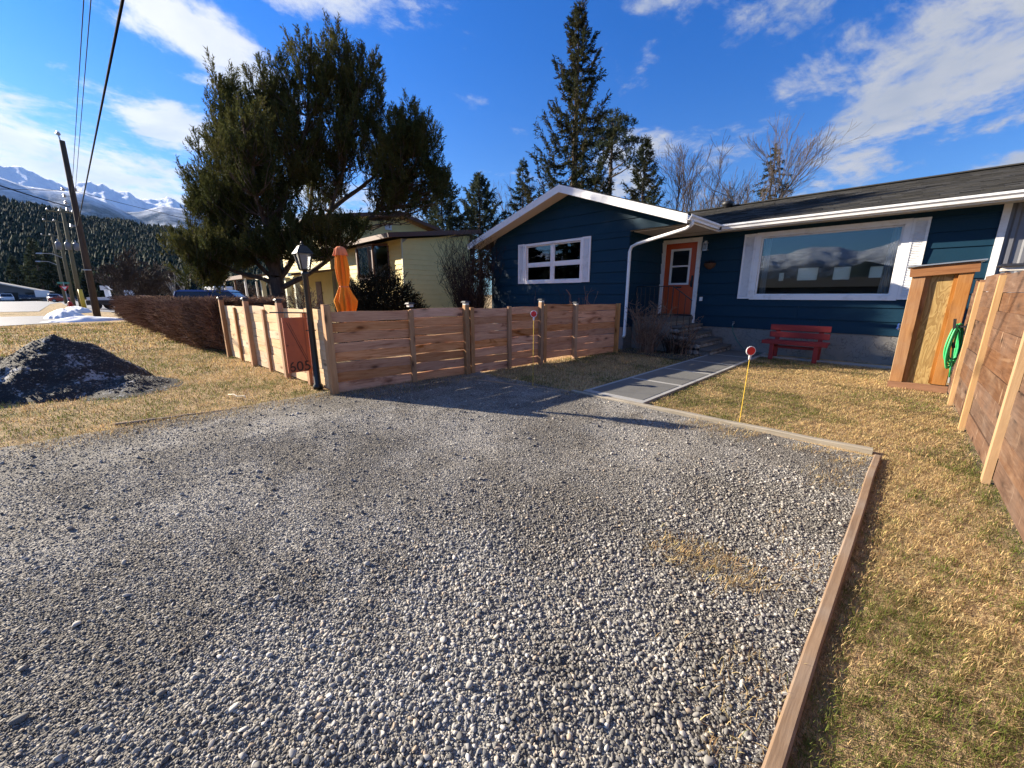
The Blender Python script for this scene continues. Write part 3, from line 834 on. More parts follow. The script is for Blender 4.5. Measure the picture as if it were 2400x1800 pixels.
def rects_minus(x0, x1, z0, z1, holes):
    """strips of the rectangle left after cutting the holes out"""
    out = []
    zs = sorted({z0, z1} | {min(max(h[2], z0), z1) for h in holes} | {min(max(h[3], z0), z1) for h in holes})
    for a, b_ in zip(zs[:-1], zs[1:]):
        if b_ - a < 1e-4: continue
        hs = sorted((h[0], h[1]) for h in holes if h[2] < (a + b_) / 2 < h[3] and h[1] > x0 and h[0] < x1)
        x = x0
        for h0, h1 in hs:
            if h0 > x + 1e-4: out.append((x, h0, a, b_))
            x = max(x, h1)
        if x < x1 - 1e-4: out.append((x, x1, a, b_))
    return out

def wall(name, plane, axis, x0, x1, z0, z1, holes, parent, thick=0.14, exposure=0.30, mat='blue_siding', clip=None, jitter=1):
    """backing wall with openings and lap boards in front of it; axis 'x': runs along X and faces -Y, 'y': runs along Y and faces +X"""
    w = MB()
    for a, b_, c, d in rects_minus(x0, x1, z0, z1, holes):
        if clip:
            continue
        if axis == 'x': w.box(a, b_, plane + 0.012, plane + thick, c, d)
        else: w.box(plane - thick, plane - 0.012, a, b_, c, d)
    if clip: clip(w)
    wo = w.build(name, 'room_wall', parent)
    k = 0; z = z0
    while z < z1 - 0.02:
        zt = min(z + exposure, z1)
        cuts = []
        for a, b_, c, d in rects_minus(x0, x1, z, zt, holes):
            q = a
            while b_ - q > 3.4:
                st_ = random.uniform(1.6, 3.4); cuts.append((q, q + st_, c, d)); q += st_
            cuts.append((q, b_, c, d))
        for a, b_, c, d in cuts:
            q0 = 0.024 * (1 - (c - z) / exposure) + 0.004; q1 = 0.024 * (1 - (d - z) / exposure) + 0.004
            la, lb, ta, tb = a, b_, a, b_
            if LIMIT is not None:
                la, lb = max(a, LIMIT(c)[0]), min(b_, LIMIT(c)[1]); ta, tb = max(a, LIMIT(d)[0]), min(b_, LIMIT(d)[1])
                if lb - la < 0.03: continue
                if tb < ta: ta = tb = (ta + tb) / 2
            g_ = 0.0015
            if axis == 'x':
                pts = [(la + g_, plane - q0, c), (lb - g_, plane - q0, c), (lb - g_, plane + 0.01, c), (la + g_, plane + 0.01, c), (ta + g_, plane - q1, d - 0.001), (tb - g_, plane - q1, d - 0.001), (tb - g_, plane + 0.01, d - 0.001), (ta + g_, plane + 0.01, d - 0.001)]
            else:
                pts = [(plane - 0.01, la, c), (plane + q0, la, c), (plane + q0, lb, c), (plane - 0.01, lb, c), (plane - 0.01, ta, d - 0.001), (plane + q1, ta, d - 0.001), (plane + q1, tb, d - 0.001), (plane - 0.01, tb, d - 0.001)]
            MB().hexa(pts).build('board', mat, wo)
        z = zt
    return wo
LIMIT = None

# openings: x0, x1, z0, z1
BIG = (-2.93, -0.34, 1.49, 2.93)
DOOR = (-5.42, -4.50, 0.93, 2.97)
SMALL = (-9.27, -7.08, 1.95, 3.06)
wall('wall', HY, 'x', -5.53, 0.93, 0.62, 3.14, [BIG, DOOR], house)
wall('wall', -5.53, 'y', WY, HY, 0.62, 3.14, [], house)
# wing front with its gable
AX, AZ = -7.5, 4.42
def gable(z):
    if z <= 3.16: return (-10.93, -5.53)
    if z <= 3.17: return (-10.93, -3.95)
    return (max(-10.93, AX - (AZ - z) / 0.300), min(-3.95, AX + (AZ - z) / 0.345))
LIMIT = gable
def gclip(w):
    for a, b_, c, d in rects_minus(-10.93, -5.53, 0.62, 3.16, [SMALL]):
        w.box(a, b_, WY + 0.012, WY + 0.14, c, d)
    w.poly([(-10.93, WY + 0.012, 3.16), (-3.95, WY + 0.012, 3.16), (-3.95, WY + 0.012, 3.18), (AX, WY + 0.012, AZ), (-10.93, WY + 0.012, 3.39)], (0, 0.128, 0))
wall('wall', WY, 'x', -10.93, -5.53, 0.62, 3.16, [SMALL], house, clip=gclip)
kz = 3.16
gw = MB().box(-10.9, -3.97, WY + 0.2, WY + 0.22, 3.2, 3.22).build('wall', 'room_wall', house)
while kz < AZ - 0.05:
    z1 = min(kz + 0.30, AZ)
    la, lb = gable(kz + 0.011); ta, tb = gable(z1)
    MB().hexa([(la, WY - 0.028, kz), (lb, WY - 0.028, kz), (lb, WY + 0.01, kz), (la, WY + 0.01, kz), (ta, WY - 0.006, z1 - 0.001), (tb, WY - 0.006, z1 - 0.001), (tb, WY + 0.01, z1 - 0.001), (ta, WY + 0.01, z1 - 0.001)]).build('board', 'blue_siding', gw)
    kz = z1
LIMIT = None

# foundation, floor, ceiling, back and side walls
MB().box(-5.53, 0.93, HY - 0.005, HY + 0.2, -0.1, 0.618).build('foundation', 'foundation', house)
MB().box(-10.93, -5.53, WY - 0.005, WY + 0.2, -0.1, 0.618).build('foundation', 'foundation', house)
MB().box(-5.73, -5.535, WY + 0.2, HY, -0.1, 0.618).build('foundation', 'foundation', house)
MB().box(-10.93, 0.93, HY + 0.2, 19.5, 0.55, 0.618).build('inside_floor', 'dark_inside', house)
MB().box(-10.93, -5.7, WY + 0.2, HY + 0.2, 0.55, 0.617).build('inside_floor', 'dark_inside', house)
MB().box(-10.93, 0.93, HY + 0.145, 19.5, 3.10, 3.14).build('inside_ceiling', 'room_wall', house)
MB().box(-10.93, -5.68, WY + 0.145, HY + 0.145, 3.10, 3.139).build('inside_ceiling', 'room_wall', house)
bw = MB()
BACK = [(-3.99, -3.81, 2.06, 2.38), (-3.37, -2.72, 2.06, 2.54), (-2.25, -1.75, 2.06, 2.53), (-1.23, -0.71, 2.10, 2.50)]
for a, b_, c, d in rects_minus(-10.93, 0.93, 0.0, 3.10, BACK):
    bw.box(a, b_, 19.36, 19.5, c, d)
bwo = bw.build('back_wall', 'room_wall', house)
for a, b_, c, d in BACK:
    MB().box(a + 0.002, b_ - 0.002, 19.42, 19.43, c + 0.002, d - 0.002).build('pane', 'blind', bwo)
MB().box(-11.07, -10.93, WY + 0.012, 19.5, 0.0, 3.2).build('side_wall', 'blue_siding', house)
MB().box(0.79, 0.93, HY + 0.145, 19.36, 0.62, 3.10).build('side_wall', 'room_wall', house)
# partition between the living room and the wing
MB().box(-5.68, -5.60, HY + 0.145, 19.36, 0.618, 3.10).build('partition', 'room_wall', house)

# right end: white corner board and ribbed grey steel wall
MB().box(0.93, 1.03, HY - 0.045, HY + 0.1, 0.2, 3.14).build('corner_board', 'white_paint', house)
st = MB().box(1.03, 4.6, HY + 0.02, HY + 0.12, 0.0, 3.14).build('steel_wall', 'grey_steel', house)
for k in range(18):
    x = 1.10 + k * 0.19
    MB().hexa([(x, HY - 0.012, 0.05), (x + 0.05, HY - 0.012, 0.05), (x + 0.075, HY + 0.02, 0.05), (x - 0.025, HY + 0.02, 0.05), (x, HY - 0.012, 3.13), (x + 0.05, HY - 0.012, 3.13), (x + 0.075, HY + 0.02, 3.13), (x - 0.025, HY + 0.02, 3.13)]).build('rib', 'grey_steel', st)

# roof planes
def slab(name, quad, t, mat, parent):
    """quad: 4 points of the top surface (counter-clockwise from above), thickness downwards"""
    q = [Vector(p) for p in quad]
    return MB().hexa([p - Vector((0, 0, t)) for p in q] + q).build(name, mat, parent)
EZ, ES = 3.27, 0.285                       # main eave height and slope
RIDGE = EZ + ES * (15.6 - 11.3)
def zmain(y): return EZ + ES * (y - 11.3)
roof = slab('roof', [(-11.6, 11.30, EZ - 0.02), (5.2, 11.30, EZ - 0.02), (5.2, 15.6, RIDGE - 0.02), (-11.6, 15.6, RIDGE - 0.02)], 0.12, 'shingle', house)
slab('roof', [(-11.6, 15.6, RIDGE - 0.02), (5.2, 15.6, RIDGE - 0.02), (5.2, 20.1, EZ - 0.1), (-11.6, 20.1, EZ - 0.1)], 0.12, 'shingle', house)
WZ, WSR, WSL = 4.56, 0.345, 0.297
RX, LX = -3.83, -11.66
def zr(x): return WZ - WSR * (x - AX)
def zl(x): return WZ - WSL * (AX - x)
wr = slab('roof', [(AX, RY, WZ - 0.02), (RX, RY, zr(RX) - 0.02), (RX, 15.9, zr(RX) - 0.02), (AX, 15.9, WZ - 0.02)], 0.12, 'shingle', house)
wl = slab('roof', [(LX, RY, zl(LX) - 0.02), (AX, RY, WZ - 0.02), (AX, 15.9, WZ - 0.02), (LX, 15.9, zl(LX) - 0.02)], 0.12, 'shingle', house)

# shingle tabs: too many and too fine to pick apart
def tabs(name, origin, ua, ub, L, Hh, parent, ok=None, seed=0, tw=0.31, ex=0.142):
    """ua along the eave, ub up the slope (unit), L and Hh their lengths"""
    r = random.Random(seed); ua = Vector(ua); ub = Vector(ub); nrm = ua.cross(ub).normalized()
    if nrm.z < 0: nrm = -nrm
    mb = MB(); k = 0; v = 0.0
    while v < Hh - 0.02:
        u = -(r.random() * tw)
        while u < L:
            w_ = tw * r.uniform(0.75, 1.2)
            a0, a1 = max(u, 0), min(u + w_ - 0.006, L)
            P = Vector(origin) + ua * ((a0 + a1) / 2) + ub * (v + ex / 2)
            if a1 - a0 > 0.02 and (ok is None or ok(P)):
                up = min(v + ex + 0.03, Hh); t0 = r.uniform(0.010, 0.024); lo = v - r.uniform(0, 0.018)
                q = [Vector(origin) + ua * a + ub * b_ for a, b_ in ((a0, lo), (a1, lo), (a1, up), (a0, up))]
                hh = [t0, t0, 0.002, 0.002]
                mb.hexa([p - nrm * 0.004 for p in q] + [p + nrm * h_ for p, h_ in zip(q, hh)])
            u += w_
        v += ex
    return tag(mb.build(name, 'shingle', parent), kind='stuff')
sl = math.hypot(1, ES)
tabs('shingle_courses', (-9.0, 11.30, EZ - 0.017), (1, 0, 0), (0, 1 / sl, ES / sl), 14.2, 4.3 * sl, roof, lambda P: P.x > -3.83 - (P.y - 11.3) * 0.86 - 0.3, 1)
sr_ = math.hypot(1, WSR)
tabs('shingle_courses', (RX, 15.8, zr(RX) - 0.017), (0, -1, 0), (-1 / sr_, 0, WSR / sr_), 15.8 - RY, 3.67 * sr_, wr, None, 2)
MB().bar((-9, 15.6, RIDGE + 0.0), (5.2, 15.6, RIDGE + 0.0), 0.28, 0.03).build('ridge_cap', 'shingle', roof)
# roof turbine vent
tv = MB().lathe([(0.10, 0), (0.10, 0.10), (0.16, 0.13), (0.19, 0.20), (0.15, 0.27), (0.04, 0.30)], 14, (-5.0, 15.45, RIDGE - 0.12)).build('roof_vent', 'dark_plastic', roof, True)

# fascia, rake boards, soffits, gutters
def rake(a, b_, hgt, y0, y1, name='rake_board', mat='white_paint'):
    return MB().hexa([(a[0], y0, a[1] - hgt), (b_[0], y0, b_[1] - hgt), (b_[0], y1, b_[1] - hgt), (a[0], y1, a[1] - hgt), (a[0], y0, a[1]), (b_[0], y0, b_[1]), (b_[0], y1, b_[1]), (a[0], y1, a[1])]).build(name, mat, house)
rake((AX, WZ - 0.03), (RX + 0.02, zr(RX) - 0.035), 0.20, RY - 0.03, RY - 0.002)
rake((LX, zl(LX) - 0.035), (AX, WZ - 0.03), 0.20, RY - 0.03, RY - 0.002)
rake((AX, WZ - 0.146), (RX - 0.02, zr(RX) - 0.148), 0.02, RY, WY - 0.03, 'soffit', 'soffit_paint')
rake((LX, zl(LX) - 0.148), (AX, WZ - 0.146), 0.02, RY, WY - 0.03, 'soffit', 'soffit_paint')
MB().box(-5.50, RX - 0.02, WY + 0.15, HY - 0.03, 3.135, 3.155).build('soffit', 'soffit_paint', house)
MB().box(RX, 5.2, 11.33, HY - 0.03, 3.135, 3.155).build('soffit', 'soffit_paint', house)
MB().box(RX - 0.02, 5.2, 11.30, 11.328, 3.10, 3.235).build('fascia', 'white_paint', house)
MB().box(RX - 0.02, RX + 0.0, RY, 11.30, 3.10, 3.20).build('fascia', 'white_paint', house)
def gutter(a, b_, out):
    """K-style trough along a-b, 'out' points away from the eave"""
    a = Vector(a); b_ = Vector(b_); o_ = Vector(out); u = Vector((0, 0, 1))
    prof = [(0, 0), (0.075, 0.0), (0.085, 0.045), (0.115, 0.075), (0.115, 0.115), (0.105, 0.115), (0.105, 0.08), (0.075, 0.05), (0.066, 0.01), (0.008, 0.01), (0.008, 0.115), (0, 0.115)]
    n_ = len(prof)
    vs = [p + o_ * x + u * z for p in (a, b_) for x, z in prof]
    fs = [(i, (i + 1) % n_, n_ + (i + 1) % n_, n_ + i) for i in range(n_)] + [tuple(range(n_))[::-1], tuple(range(n_, 2 * n_))]
    return MB().add(vs, fs).build('gutter', 'white_paint', house)
gutter((RX + 0.12, 11.298, 3.13), (5.2, 11.298, 3.13), (0, -1, 0))
gutter((RX + 0.002, 11.19, 3.13), (RX + 0.002, RY - 0.03, 3.13), (1, 0, 0))
# downspout: eave outlet, slanting run to the wing corner, then down
dpts = [(-3.77, 9.46, 3.13), (-3.77, 9.46, 3.05), (-3.90, 9.50, 2.985), (-4.2, 9.55, 2.94), (-5.25, 9.79, 2.80), (-5.42, 9.81, 2.74), (-5.47, 9.815, 2.62), (-5.47, 9.815, 0.55), (-5.43, 9.74, 0.42), (-5.40, 9.66, 0.38)]
MB().tube(dpts, 0.042, 10).build('downspout', 'white_paint', house, True)

# ------------------------------------------------------------------ windows and shutters
def shutter(x0, x1, z0, z1, y, parent):
    s = MB()
    fw_ = 0.045
    s.box(x0, x0 + fw_, y - 0.035, y - 0.002, z0, z1).box(x1 - fw_, x1, y - 0.035, y - 0.002, z0, z1)
    s.box(x0 + fw_, x1 - fw_, y - 0.034, y - 0.003, z0, z0 + 0.05).box(x0 + fw_, x1 - fw_, y - 0.034, y - 0.003, z1 - 0.05, z1)
    s.box(x0 + fw_, x1 - fw_, y - 0.010, y - 0.004, z0 + 0.05, z1 - 0.05)
    so = s.build('shutter', 'white_paint', parent)
    lv = MB(); z = z0 + 0.06
    while z < z1 - 0.075:
        lv.hexa([(x0 + fw_, y - 0.032, z), (x1 - fw_, y - 0.032, z), (x1 - fw_, y - 0.026, z - 0.004), (x0 + fw_, y - 0.026, z - 0.004), (x0 + fw_, y - 0.014, z + 0.030), (x1 - fw_, y - 0.014, z + 0.030), (x1 - fw_, y - 0.010, z + 0.027), (x0 + fw_, y - 0.010, z + 0.027)])
        z += 0.034
    tag(lv.build('louvres', 'white_paint', so), kind='stuff')
    return so

def frame(name, x0, x1, z0, z1, w, y0, y1, mat, parent, bottom=None):
    wb = w if bottom is None else bottom
    return MB().box(x0 - w, x0, y0, y1, z0 - wb, z1 + w).box(x1, x1 + w, y0, y1, z0 - wb, z1 + w).box(x0, x1, y0 + 0.001, y1 - 0.001, z1, z1 + w).box(x0, x1, y0 + 0.001, y1 - 0.001, z0 - wb, z0).build(name, mat, parent)

def curtain(x0, x1, y, z0, z1, parent, folds=5, flare=0.0):
    n = folds * 8; vs = []; fs = []
    for i in range(n + 1):
        t = i / n
        yy = y + 0.035 * math.sin(t * folds * 2 * math.pi)
        vs.append((x0 + (x1 - x0) * t, yy, z1)); vs.append((x0 + (x1 - x0) * t * (1 + flare), yy * 1.0, z0))
    for i in range(n):
        fs.append((2 * i, 2 * i + 2, 2 * i + 3, 2 * i + 1))
    o_ = MB().add(vs, fs).build('curtain', 'curtain_white', parent, True)
    return o_

# picture window
win = frame('window', BIG[0], BIG[1], BIG[2], BIG[3], 0.11, HY - 0.055, HY + 0.03, 'white_paint', house)
frame('sash', BIG[0] + 0.035, BIG[1] - 0.035, BIG[2] + 0.035, BIG[3] - 0.035, 0.034, HY + 0.0, HY + 0.06, 'white_paint', win)
MB().box(BIG[0] + 0.03, BIG[1] - 0.03, HY + 0.030, HY + 0.034, BIG[2] + 0.03, BIG[3] - 0.03).build('pane', 'glass', win)
curtain(BIG[0] + 0.03, BIG[0] + 0.17, HY + 0.26, 1.45, 2.95, win, 3)
curtain(BIG[1] - 0.03, BIG[1] - 0.17, HY + 0.26, 1.45, 2.95, win, 3, 0.5)
shutter(BIG[0] - 0.39, BIG[0] - 0.112, 1.40, 3.03, HY - 0.03, house)
shutter(BIG[1] + 0.112, BIG[1] + 0.37, 1.40, 3.03, HY - 0.03, house)
# four-pane bedroom window of the wing
win = frame('window', SMALL[0], SMALL[1], SMALL[2], SMALL[3], 0.07, WY - 0.05, WY + 0.03, 'white_paint', house, 0.09)
xm, zm = (SMALL[0] + SMALL[1]) / 2, 2.46
MB().box(xm - 0.05, xm + 0.05, WY - 0.01, WY + 0.05, SMALL[2], SMALL[3]).build('mullion', 'white_paint', win)
for xa, xb in ((SMALL[0], xm - 0.05), (xm + 0.05, SMALL[1])):
    MB().box(xa, xb, WY - 0.005, WY + 0.045, zm - 0.035, zm + 0.035).build('rail', 'white_paint', win)
    for za, zb in ((SMALL[2], zm - 0.035), (zm + 0.035, SMALL[3])):
        f_ = frame('sash', xa + 0.035, xb - 0.035, za + 0.035, zb - 0.035, 0.034, WY + 0.004, WY + 0.042, 'white_paint', win)
        MB().box(xa + 0.03, xb - 0.03, WY + 0.022, WY + 0.026, za + 0.03, zb - 0.03).build('pane', 'glass', win)
curtain(SMALL[0] + 0.05, SMALL[0] + 0.40, WY + 0.22, 1.9, 3.08, win, 4)
shutter(SMALL[0] - 0.355, SMALL[0] - 0.072, 1.87, 3.14, WY - 0.028, house)
shutter(SMALL[1] + 0.072, SMALL[1] + 0.36, 1.87, 3.14, WY - 0.028, house)

# front door
dc = frame('door_casing', DOOR[0], DOOR[1], DOOR[2], DOOR[3], 0.11, HY - 0.06, HY + 0.05, 'white_paint', house, 0.0)
door = MB()
D0, D1, DZ0, DZ1 = DOOR[0] + 0.004, DOOR[1] - 0.004, DOOR[2] + 0.01, DOOR[3] - 0.006
LT = (D0 + 0.17, D1 - 0.17, 1.80, 2.80)
for a, b_, c, d in rects_minus(D0, D1, DZ0, DZ1, [LT]):
    door.box(a, b_, HY - 0.012, HY + 0.03, c, d)
door = door.build('door', 'door_orange', house)
frame('lite_frame', LT[0] + 0.045, LT[1] - 0.045, LT[2] + 0.045, LT[3] - 0.045, 0.055, HY - 0.03, HY + 0.032, 'white_paint', door)
MB().box(LT[0] + 0.045, LT[1] - 0.045, HY - 0.022, HY + 0.03, 2.30, 2.345).build('lite_bar', 'white_paint', door)
MB().box(LT[0] + 0.04, LT[1] - 0.04, HY + 0.008, HY + 0.012, LT[2] + 0.04, LT[3] - 0.04).build('pane', 'glass', door)
MB().box(-5.06, -4.86, HY - 0.02, HY - 0.011, 1.70, 1.745).build('mail_slot', 'dark_plastic', door)
for x in (-5.33, -4.95):
    MB().box(x, x + 0.31, HY - 0.02, HY - 0.0115, 1.06, 1.60).build('door_panel', 'door_orange', door)
h_ = MB().box(-4.60, -4.545, HY - 0.022, HY - 0.0112, 1.72, 2.05).box(-4.60, -4.555, HY - 0.07, HY - 0.022, 1.86, 1.90).box(-4.60, -4.56, HY - 0.075, HY - 0.055, 1.74, 1.90).build('door_handle', 'black_metal', door)
MB().box(DOOR[0] - 0.05, DOOR[1] + 0.05, HY - 0.10, HY + 0.03, 0.895, 0.935).build('door_sill', 'dark_plastic', house)

# wall lamp by the door, fern basket, outlet, meter
lamp = MB().box(-4.33, -4.21, HY - 0.13, HY - 0.022, 2.70, 2.73).box(-4.33, -4.21, HY - 0.13, HY - 0.022, 2.90, 2.92).box(-4.30, -4.24, HY - 0.12, HY - 0.03, 2.92, 2.96)
for x in (-4.33, -4.222):
    lamp.box(x, x + 0.012, HY - 0.13, HY - 0.118, 2.73, 2.90)
wl_ = lamp.build('wall_lamp', 'galvanised', house)
MB().box(-4.31, -4.23, HY - 0.112, HY - 0.03, 2.735, 2.895).build('lamp_glass', 'lantern_glass', wl_)
MB().box(-4.30, -4.22, HY - 0.055, HY - 0.025, 1.33, 1.44).build('outlet_cover', 'white_paint', house)
MB().tube([(-4.42, HY - 0.06, 0.95), (-4.42, HY - 0.06, 0.60)], 0.045, 10).build('vent_pipe', 'white_paint', house)
bk = thing('wall_basket', 'small brown half-round basket of dead plants hung on the blue wall', 'basket', (-4.12, HY - 0.03, 2.30))
MB().lathe([(0.03, -0.10), (0.10, -0.06), (0.15, 0.0), (0.16, 0.06)], 12).build('bowl', 'basket_brown', bk, local=True)
tw_ = MB(); rr = random.Random(3)
for i in range(60):
    a = rr.uniform(0, 6.28); q = rr.uniform(0.02, 0.2)
    tw_.tube([(0, 0, 0.05), (q * 0.7 * math.cos(a), -abs(q * 0.6 * math.sin(a)), 0.09), (q * math.cos(a), -abs(q * math.sin(a)), rr.uniform(-0.05, 0.18))], [0.004, 0.003, 0.002], 3, False)
tw_.build('dead_plants', 'twig_dark', bk, local=True)

# ------------------------------------------------------------------ stoop, stone steps and railing
step = thing('porch_steps', 'concrete porch landing with rough stone steps descending beside it', 'steps', (-4.4, 10.9, 0))
MB().box(-5.50, -4.42, 10.28, HY - 0.03, 0.0, 0.80).build('porch_base', 'foundation', step)
MB().box(-5.52, -4.40, 10.25, HY - 0.03, 0.802, 0.895).build('landing', 'concrete', step)
rs = random.Random(11)
tops = [0.70, 0.52, 0.345, 0.17]
for i, zt in enumerate(tops):
    x0 = -4.42 + i * 0.27
    tr_ = MB().box(x0 + 0.001, x0 + 0.30, 10.30, HY - 0.05, zt - 0.06, zt).build('tread', 'concrete', step)
    # rubble stones on the visible faces
    for face in range(2):
        n_ = 5 if face == 0 else 4
        for j in range(n_):
            if face == 0:       # riser face, facing +X
                y0 = 10.32 + j * 0.31; c = Vector((x0 + 0.25, y0 + 0.15, zt - 0.125)); d = Vector((0.05, 0.14, 0.06))
            else:               # flank facing the street
                c = Vector((x0 + 0.05 + (j % 2) * 0.14, 10.30, zt - 0.14 - (j // 2) * 0.15)); d = Vector((0.075, 0.05, 0.07))
                if c.z < 0.05: continue
            bm = bmesh.new(); bmesh.ops.create_icosphere(bm, subdivisions=1, radius=1.0)
            for v in bm.verts:
                q = v.co.copy(); mx_ = max(abs(q.x), abs(q.y), abs(q.z)); q = q.lerp(q / mx_, 0.6)
                v.co = Vector((q.x * d.x, q.y * d.y, q.z * d.z)) * rs.uniform(0.88, 1.1)
            me = bpy.data.meshes.new('stone'); bm.to_mesh(me); bm.free(); me.materials.append(MATS['step_stone'])
            link('stone', me, step, c - Vector((-4.4, 10.9, 0)), (rs.uniform(-.1, .1), rs.uniform(-.1, .1), rs.uniform(-.1, .1)))
MB().box(-4.41, -3.40, 10.36, HY - 0.06, 0.0, 0.10).build('step_base', 'foundation', step)
rail = thing('porch_railing', 'thin black iron railing along the porch landing', 'railing', (-5.0, 10.32, 0.895))
rb = lambda a, b_, r: MB().tube([a, b_], r, 6)
rb((-5.45, 10.33, 1.72), (-4.43, 10.33, 1.72), 0.014).build('top_rail', 'black_metal', rail)
rb((-4.43, 10.33, 1.72), (-3.92, 10.33, 1.36), 0.014).build('top_rail', 'black_metal', rail)
rb((-5.45, 10.33, 0.97), (-4.43, 10.33, 0.97), 0.010).build('bottom_rail', 'black_metal', rail)
for k in range(9):
    x = -5.45 + k * 0.1275
    rb((x, 10.33, 0.88), (x, 10.33, 1.72), 0.009 if k % 8 else 0.014).build('baluster', 'black_metal', rail)
for x in (-4.26, -4.09, -3.93):
    rb((x, 10.33, 0.60 + (-4.26 - x) * 0.7), (x, 10.33, 1.72 - (x + 4.43) * 0.706), 0.009).build('baluster', 'black_metal', rail)
# ------------------------------------------------------------------ plank fences
BOARDS = {}
def plank_mesh(L, h, t, var, mat, jit):
    """one plank with slightly wavering edges; local x along it, shared between alike planks"""
    key = (round(L, 2), round(h, 3), t, var, mat)
    if key in BOARDS: return BOARDS[key]
    r = random.Random(var * 31 + 5)
    n = 5; vs = []; fs = []
    ph = r.uniform(0, 6); ph2 = r.uniform(0, 6)
    for i in range(n + 1):
        x = L * i / n
        lo = jit * math.sin(ph + i * 1.7) * r.uniform(0.3, 1); hi = h + jit * math.sin(ph2 + i * 1.3) * r.uniform(0.3, 1)
        b = jit * 0.6 * math.sin(ph + i * 0.9)
        vs += [(x, -t / 2 + b, lo), (x, t / 2 + b, lo), (x, t / 2 + b, hi), (x, -t / 2 + b, hi)]
    for i in range(n):
        o = i * 4
        for k in range(4):
            k2 = (k + 1) % 4
            fs.append((o + k, o + 4 + k, o + 4 + k2, o + k2))
    fs += [(0, 1, 2, 3), (n * 4 + 3, n * 4 + 2, n * 4 + 1, n * 4)]
    me = MB().add(vs, fs).mesh('plank', mat)
    BOARDS[key] = me
    return me

def solar_cap(parent, x, y, z, lit=True, w=0.10):
    c = MB().box(x - w / 2 * 0.82, x + w / 2 * 0.82, y - w / 2 * 0.82, y + w / 2 * 0.82, z, z + 0.045).build('post_cap', 'soffit_paint' if lit else 'dark_plastic', parent)
    a = w / 2 + 0.018
    MB().hexa([(x - a, y - a, z + 0.046), (x + a, y - a, z + 0.046), (x + a, y + a, z + 0.046), (x - a, y + a, z + 0.046), (x - a * .7, y - a * .7, z + 0.072), (x + a * .7, y - a * .7, z + 0.072), (x + a * .7, y + a * .7, z + 0.072), (x - a * .7, y + a * .7, z + 0.072)]).build('cap_top', 'dark_plastic', c)
    return c

def post(parent, x, y, z0, z1, w, d, rz, mat, name='post'):
    """upright: mesh lies along local X so that the grain runs up the post"""
    me = MB().box(0, z1 - z0, -w / 2, w / 2, -d / 2, d / 2).mesh(name, mat)
    o = link(name, me, parent, Vector((x, y, z0)) - Vector(parent.location))
    o.rotation_euler = (Matrix.Rotation(rz, 3, 'Z') @ Matrix.Rotation(-math.pi / 2, 3, 'Y')).to_euler()
    return o

def fence(label, A, B, stations, rows, h0, hh, mat, face, posts, jit=0.006, gap=0.004, thick=0.022, name='wooden_fence', postmat='fence_post', battmat='fence_batten', seed=0, z0s=None, skip=()):
    """A, B ground ends; stations: fractions; face: +1/-1 side (left of A->B is +1) that carries posts and battens"""
    r = random.Random(seed)
    A = Vector(A); B = Vector(B); d = B - A; L = d.length; u = d.normalized(); ang = math.atan2(u.y, u.x); nrm = Vector((-u.y, u.x, 0)) * face
    root = thing(name, label, 'fence', A)
    for i in range(len(stations) - 1):
        s0, s1 = stations[i] * L, stations[i + 1] * L
        zb = h0 if z0s is None else z0s[i]
        z = zb
        for k in range(rows):
            h_ = hh * r.uniform(0.93, 1.07) - gap
            me = plank_mesh(s1 - s0 - 0.006, h_, thick, r.randrange(6), mat, jit)
            p = u * (s0 + 0.003) + Vector((0, 0, z)) + nrm * r.uniform(-0.006, 0.006)
            link('plank', me, root, p, (0, r.uniform(-0.004, 0.004), ang))
            z += h_ + gap * r.uniform(0.4, 1.6)
    for f, kind, top, cap in posts:
        p = A + u * (f * L) + nrm * 0.055
        if kind == 'post':
            post(root, p.x, p.y, -0.02, top, 0.09, 0.09, ang, postmat)
            if cap: solar_cap(root, p.x, p.y, top + 0.001, cap == 'lit')
        elif kind == 'batten':
            p = A + u * (f * L) + nrm * 0.036
            post(root, p.x, p.y, -0.01, top, 0.045, 0.085, ang, battmat, 'batten')
    return root

FA = (-6.1, 2.2, 0)
# the run along the verge, sunlit
st = [0, 1 / 6, 2 / 6, 3 / 6, 4 / 6, 5 / 6, 1]
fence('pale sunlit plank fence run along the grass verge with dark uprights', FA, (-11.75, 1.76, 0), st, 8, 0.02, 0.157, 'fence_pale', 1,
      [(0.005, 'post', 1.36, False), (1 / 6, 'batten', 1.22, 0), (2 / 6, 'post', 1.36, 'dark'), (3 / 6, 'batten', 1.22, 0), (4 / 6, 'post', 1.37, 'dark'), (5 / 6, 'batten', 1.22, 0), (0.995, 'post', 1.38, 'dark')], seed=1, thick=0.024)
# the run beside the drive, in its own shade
Lf = math.hypot(0.65, 7.1)
fr = lambda Y: (Y - 2.2) / 7.1
st = [-0.004, fr(3.47), fr(4.6), fr(5.62), fr(6.55), fr(7.62), fr(9.28)]
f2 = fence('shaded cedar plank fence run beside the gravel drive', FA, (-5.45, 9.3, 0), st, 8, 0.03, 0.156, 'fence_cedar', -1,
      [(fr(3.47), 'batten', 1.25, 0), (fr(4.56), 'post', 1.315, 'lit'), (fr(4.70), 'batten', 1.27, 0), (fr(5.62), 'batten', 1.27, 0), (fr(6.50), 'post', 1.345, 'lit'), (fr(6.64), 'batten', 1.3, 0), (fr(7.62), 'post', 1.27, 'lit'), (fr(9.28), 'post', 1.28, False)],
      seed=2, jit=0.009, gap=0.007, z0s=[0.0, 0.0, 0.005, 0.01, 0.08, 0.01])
solar_cap(f2, -6.02, 3.50, 1.30)
post(f2, -6.06, 2.13, -0.02, 1.34, 0.10, 0.10, 0, 'fence_batten')

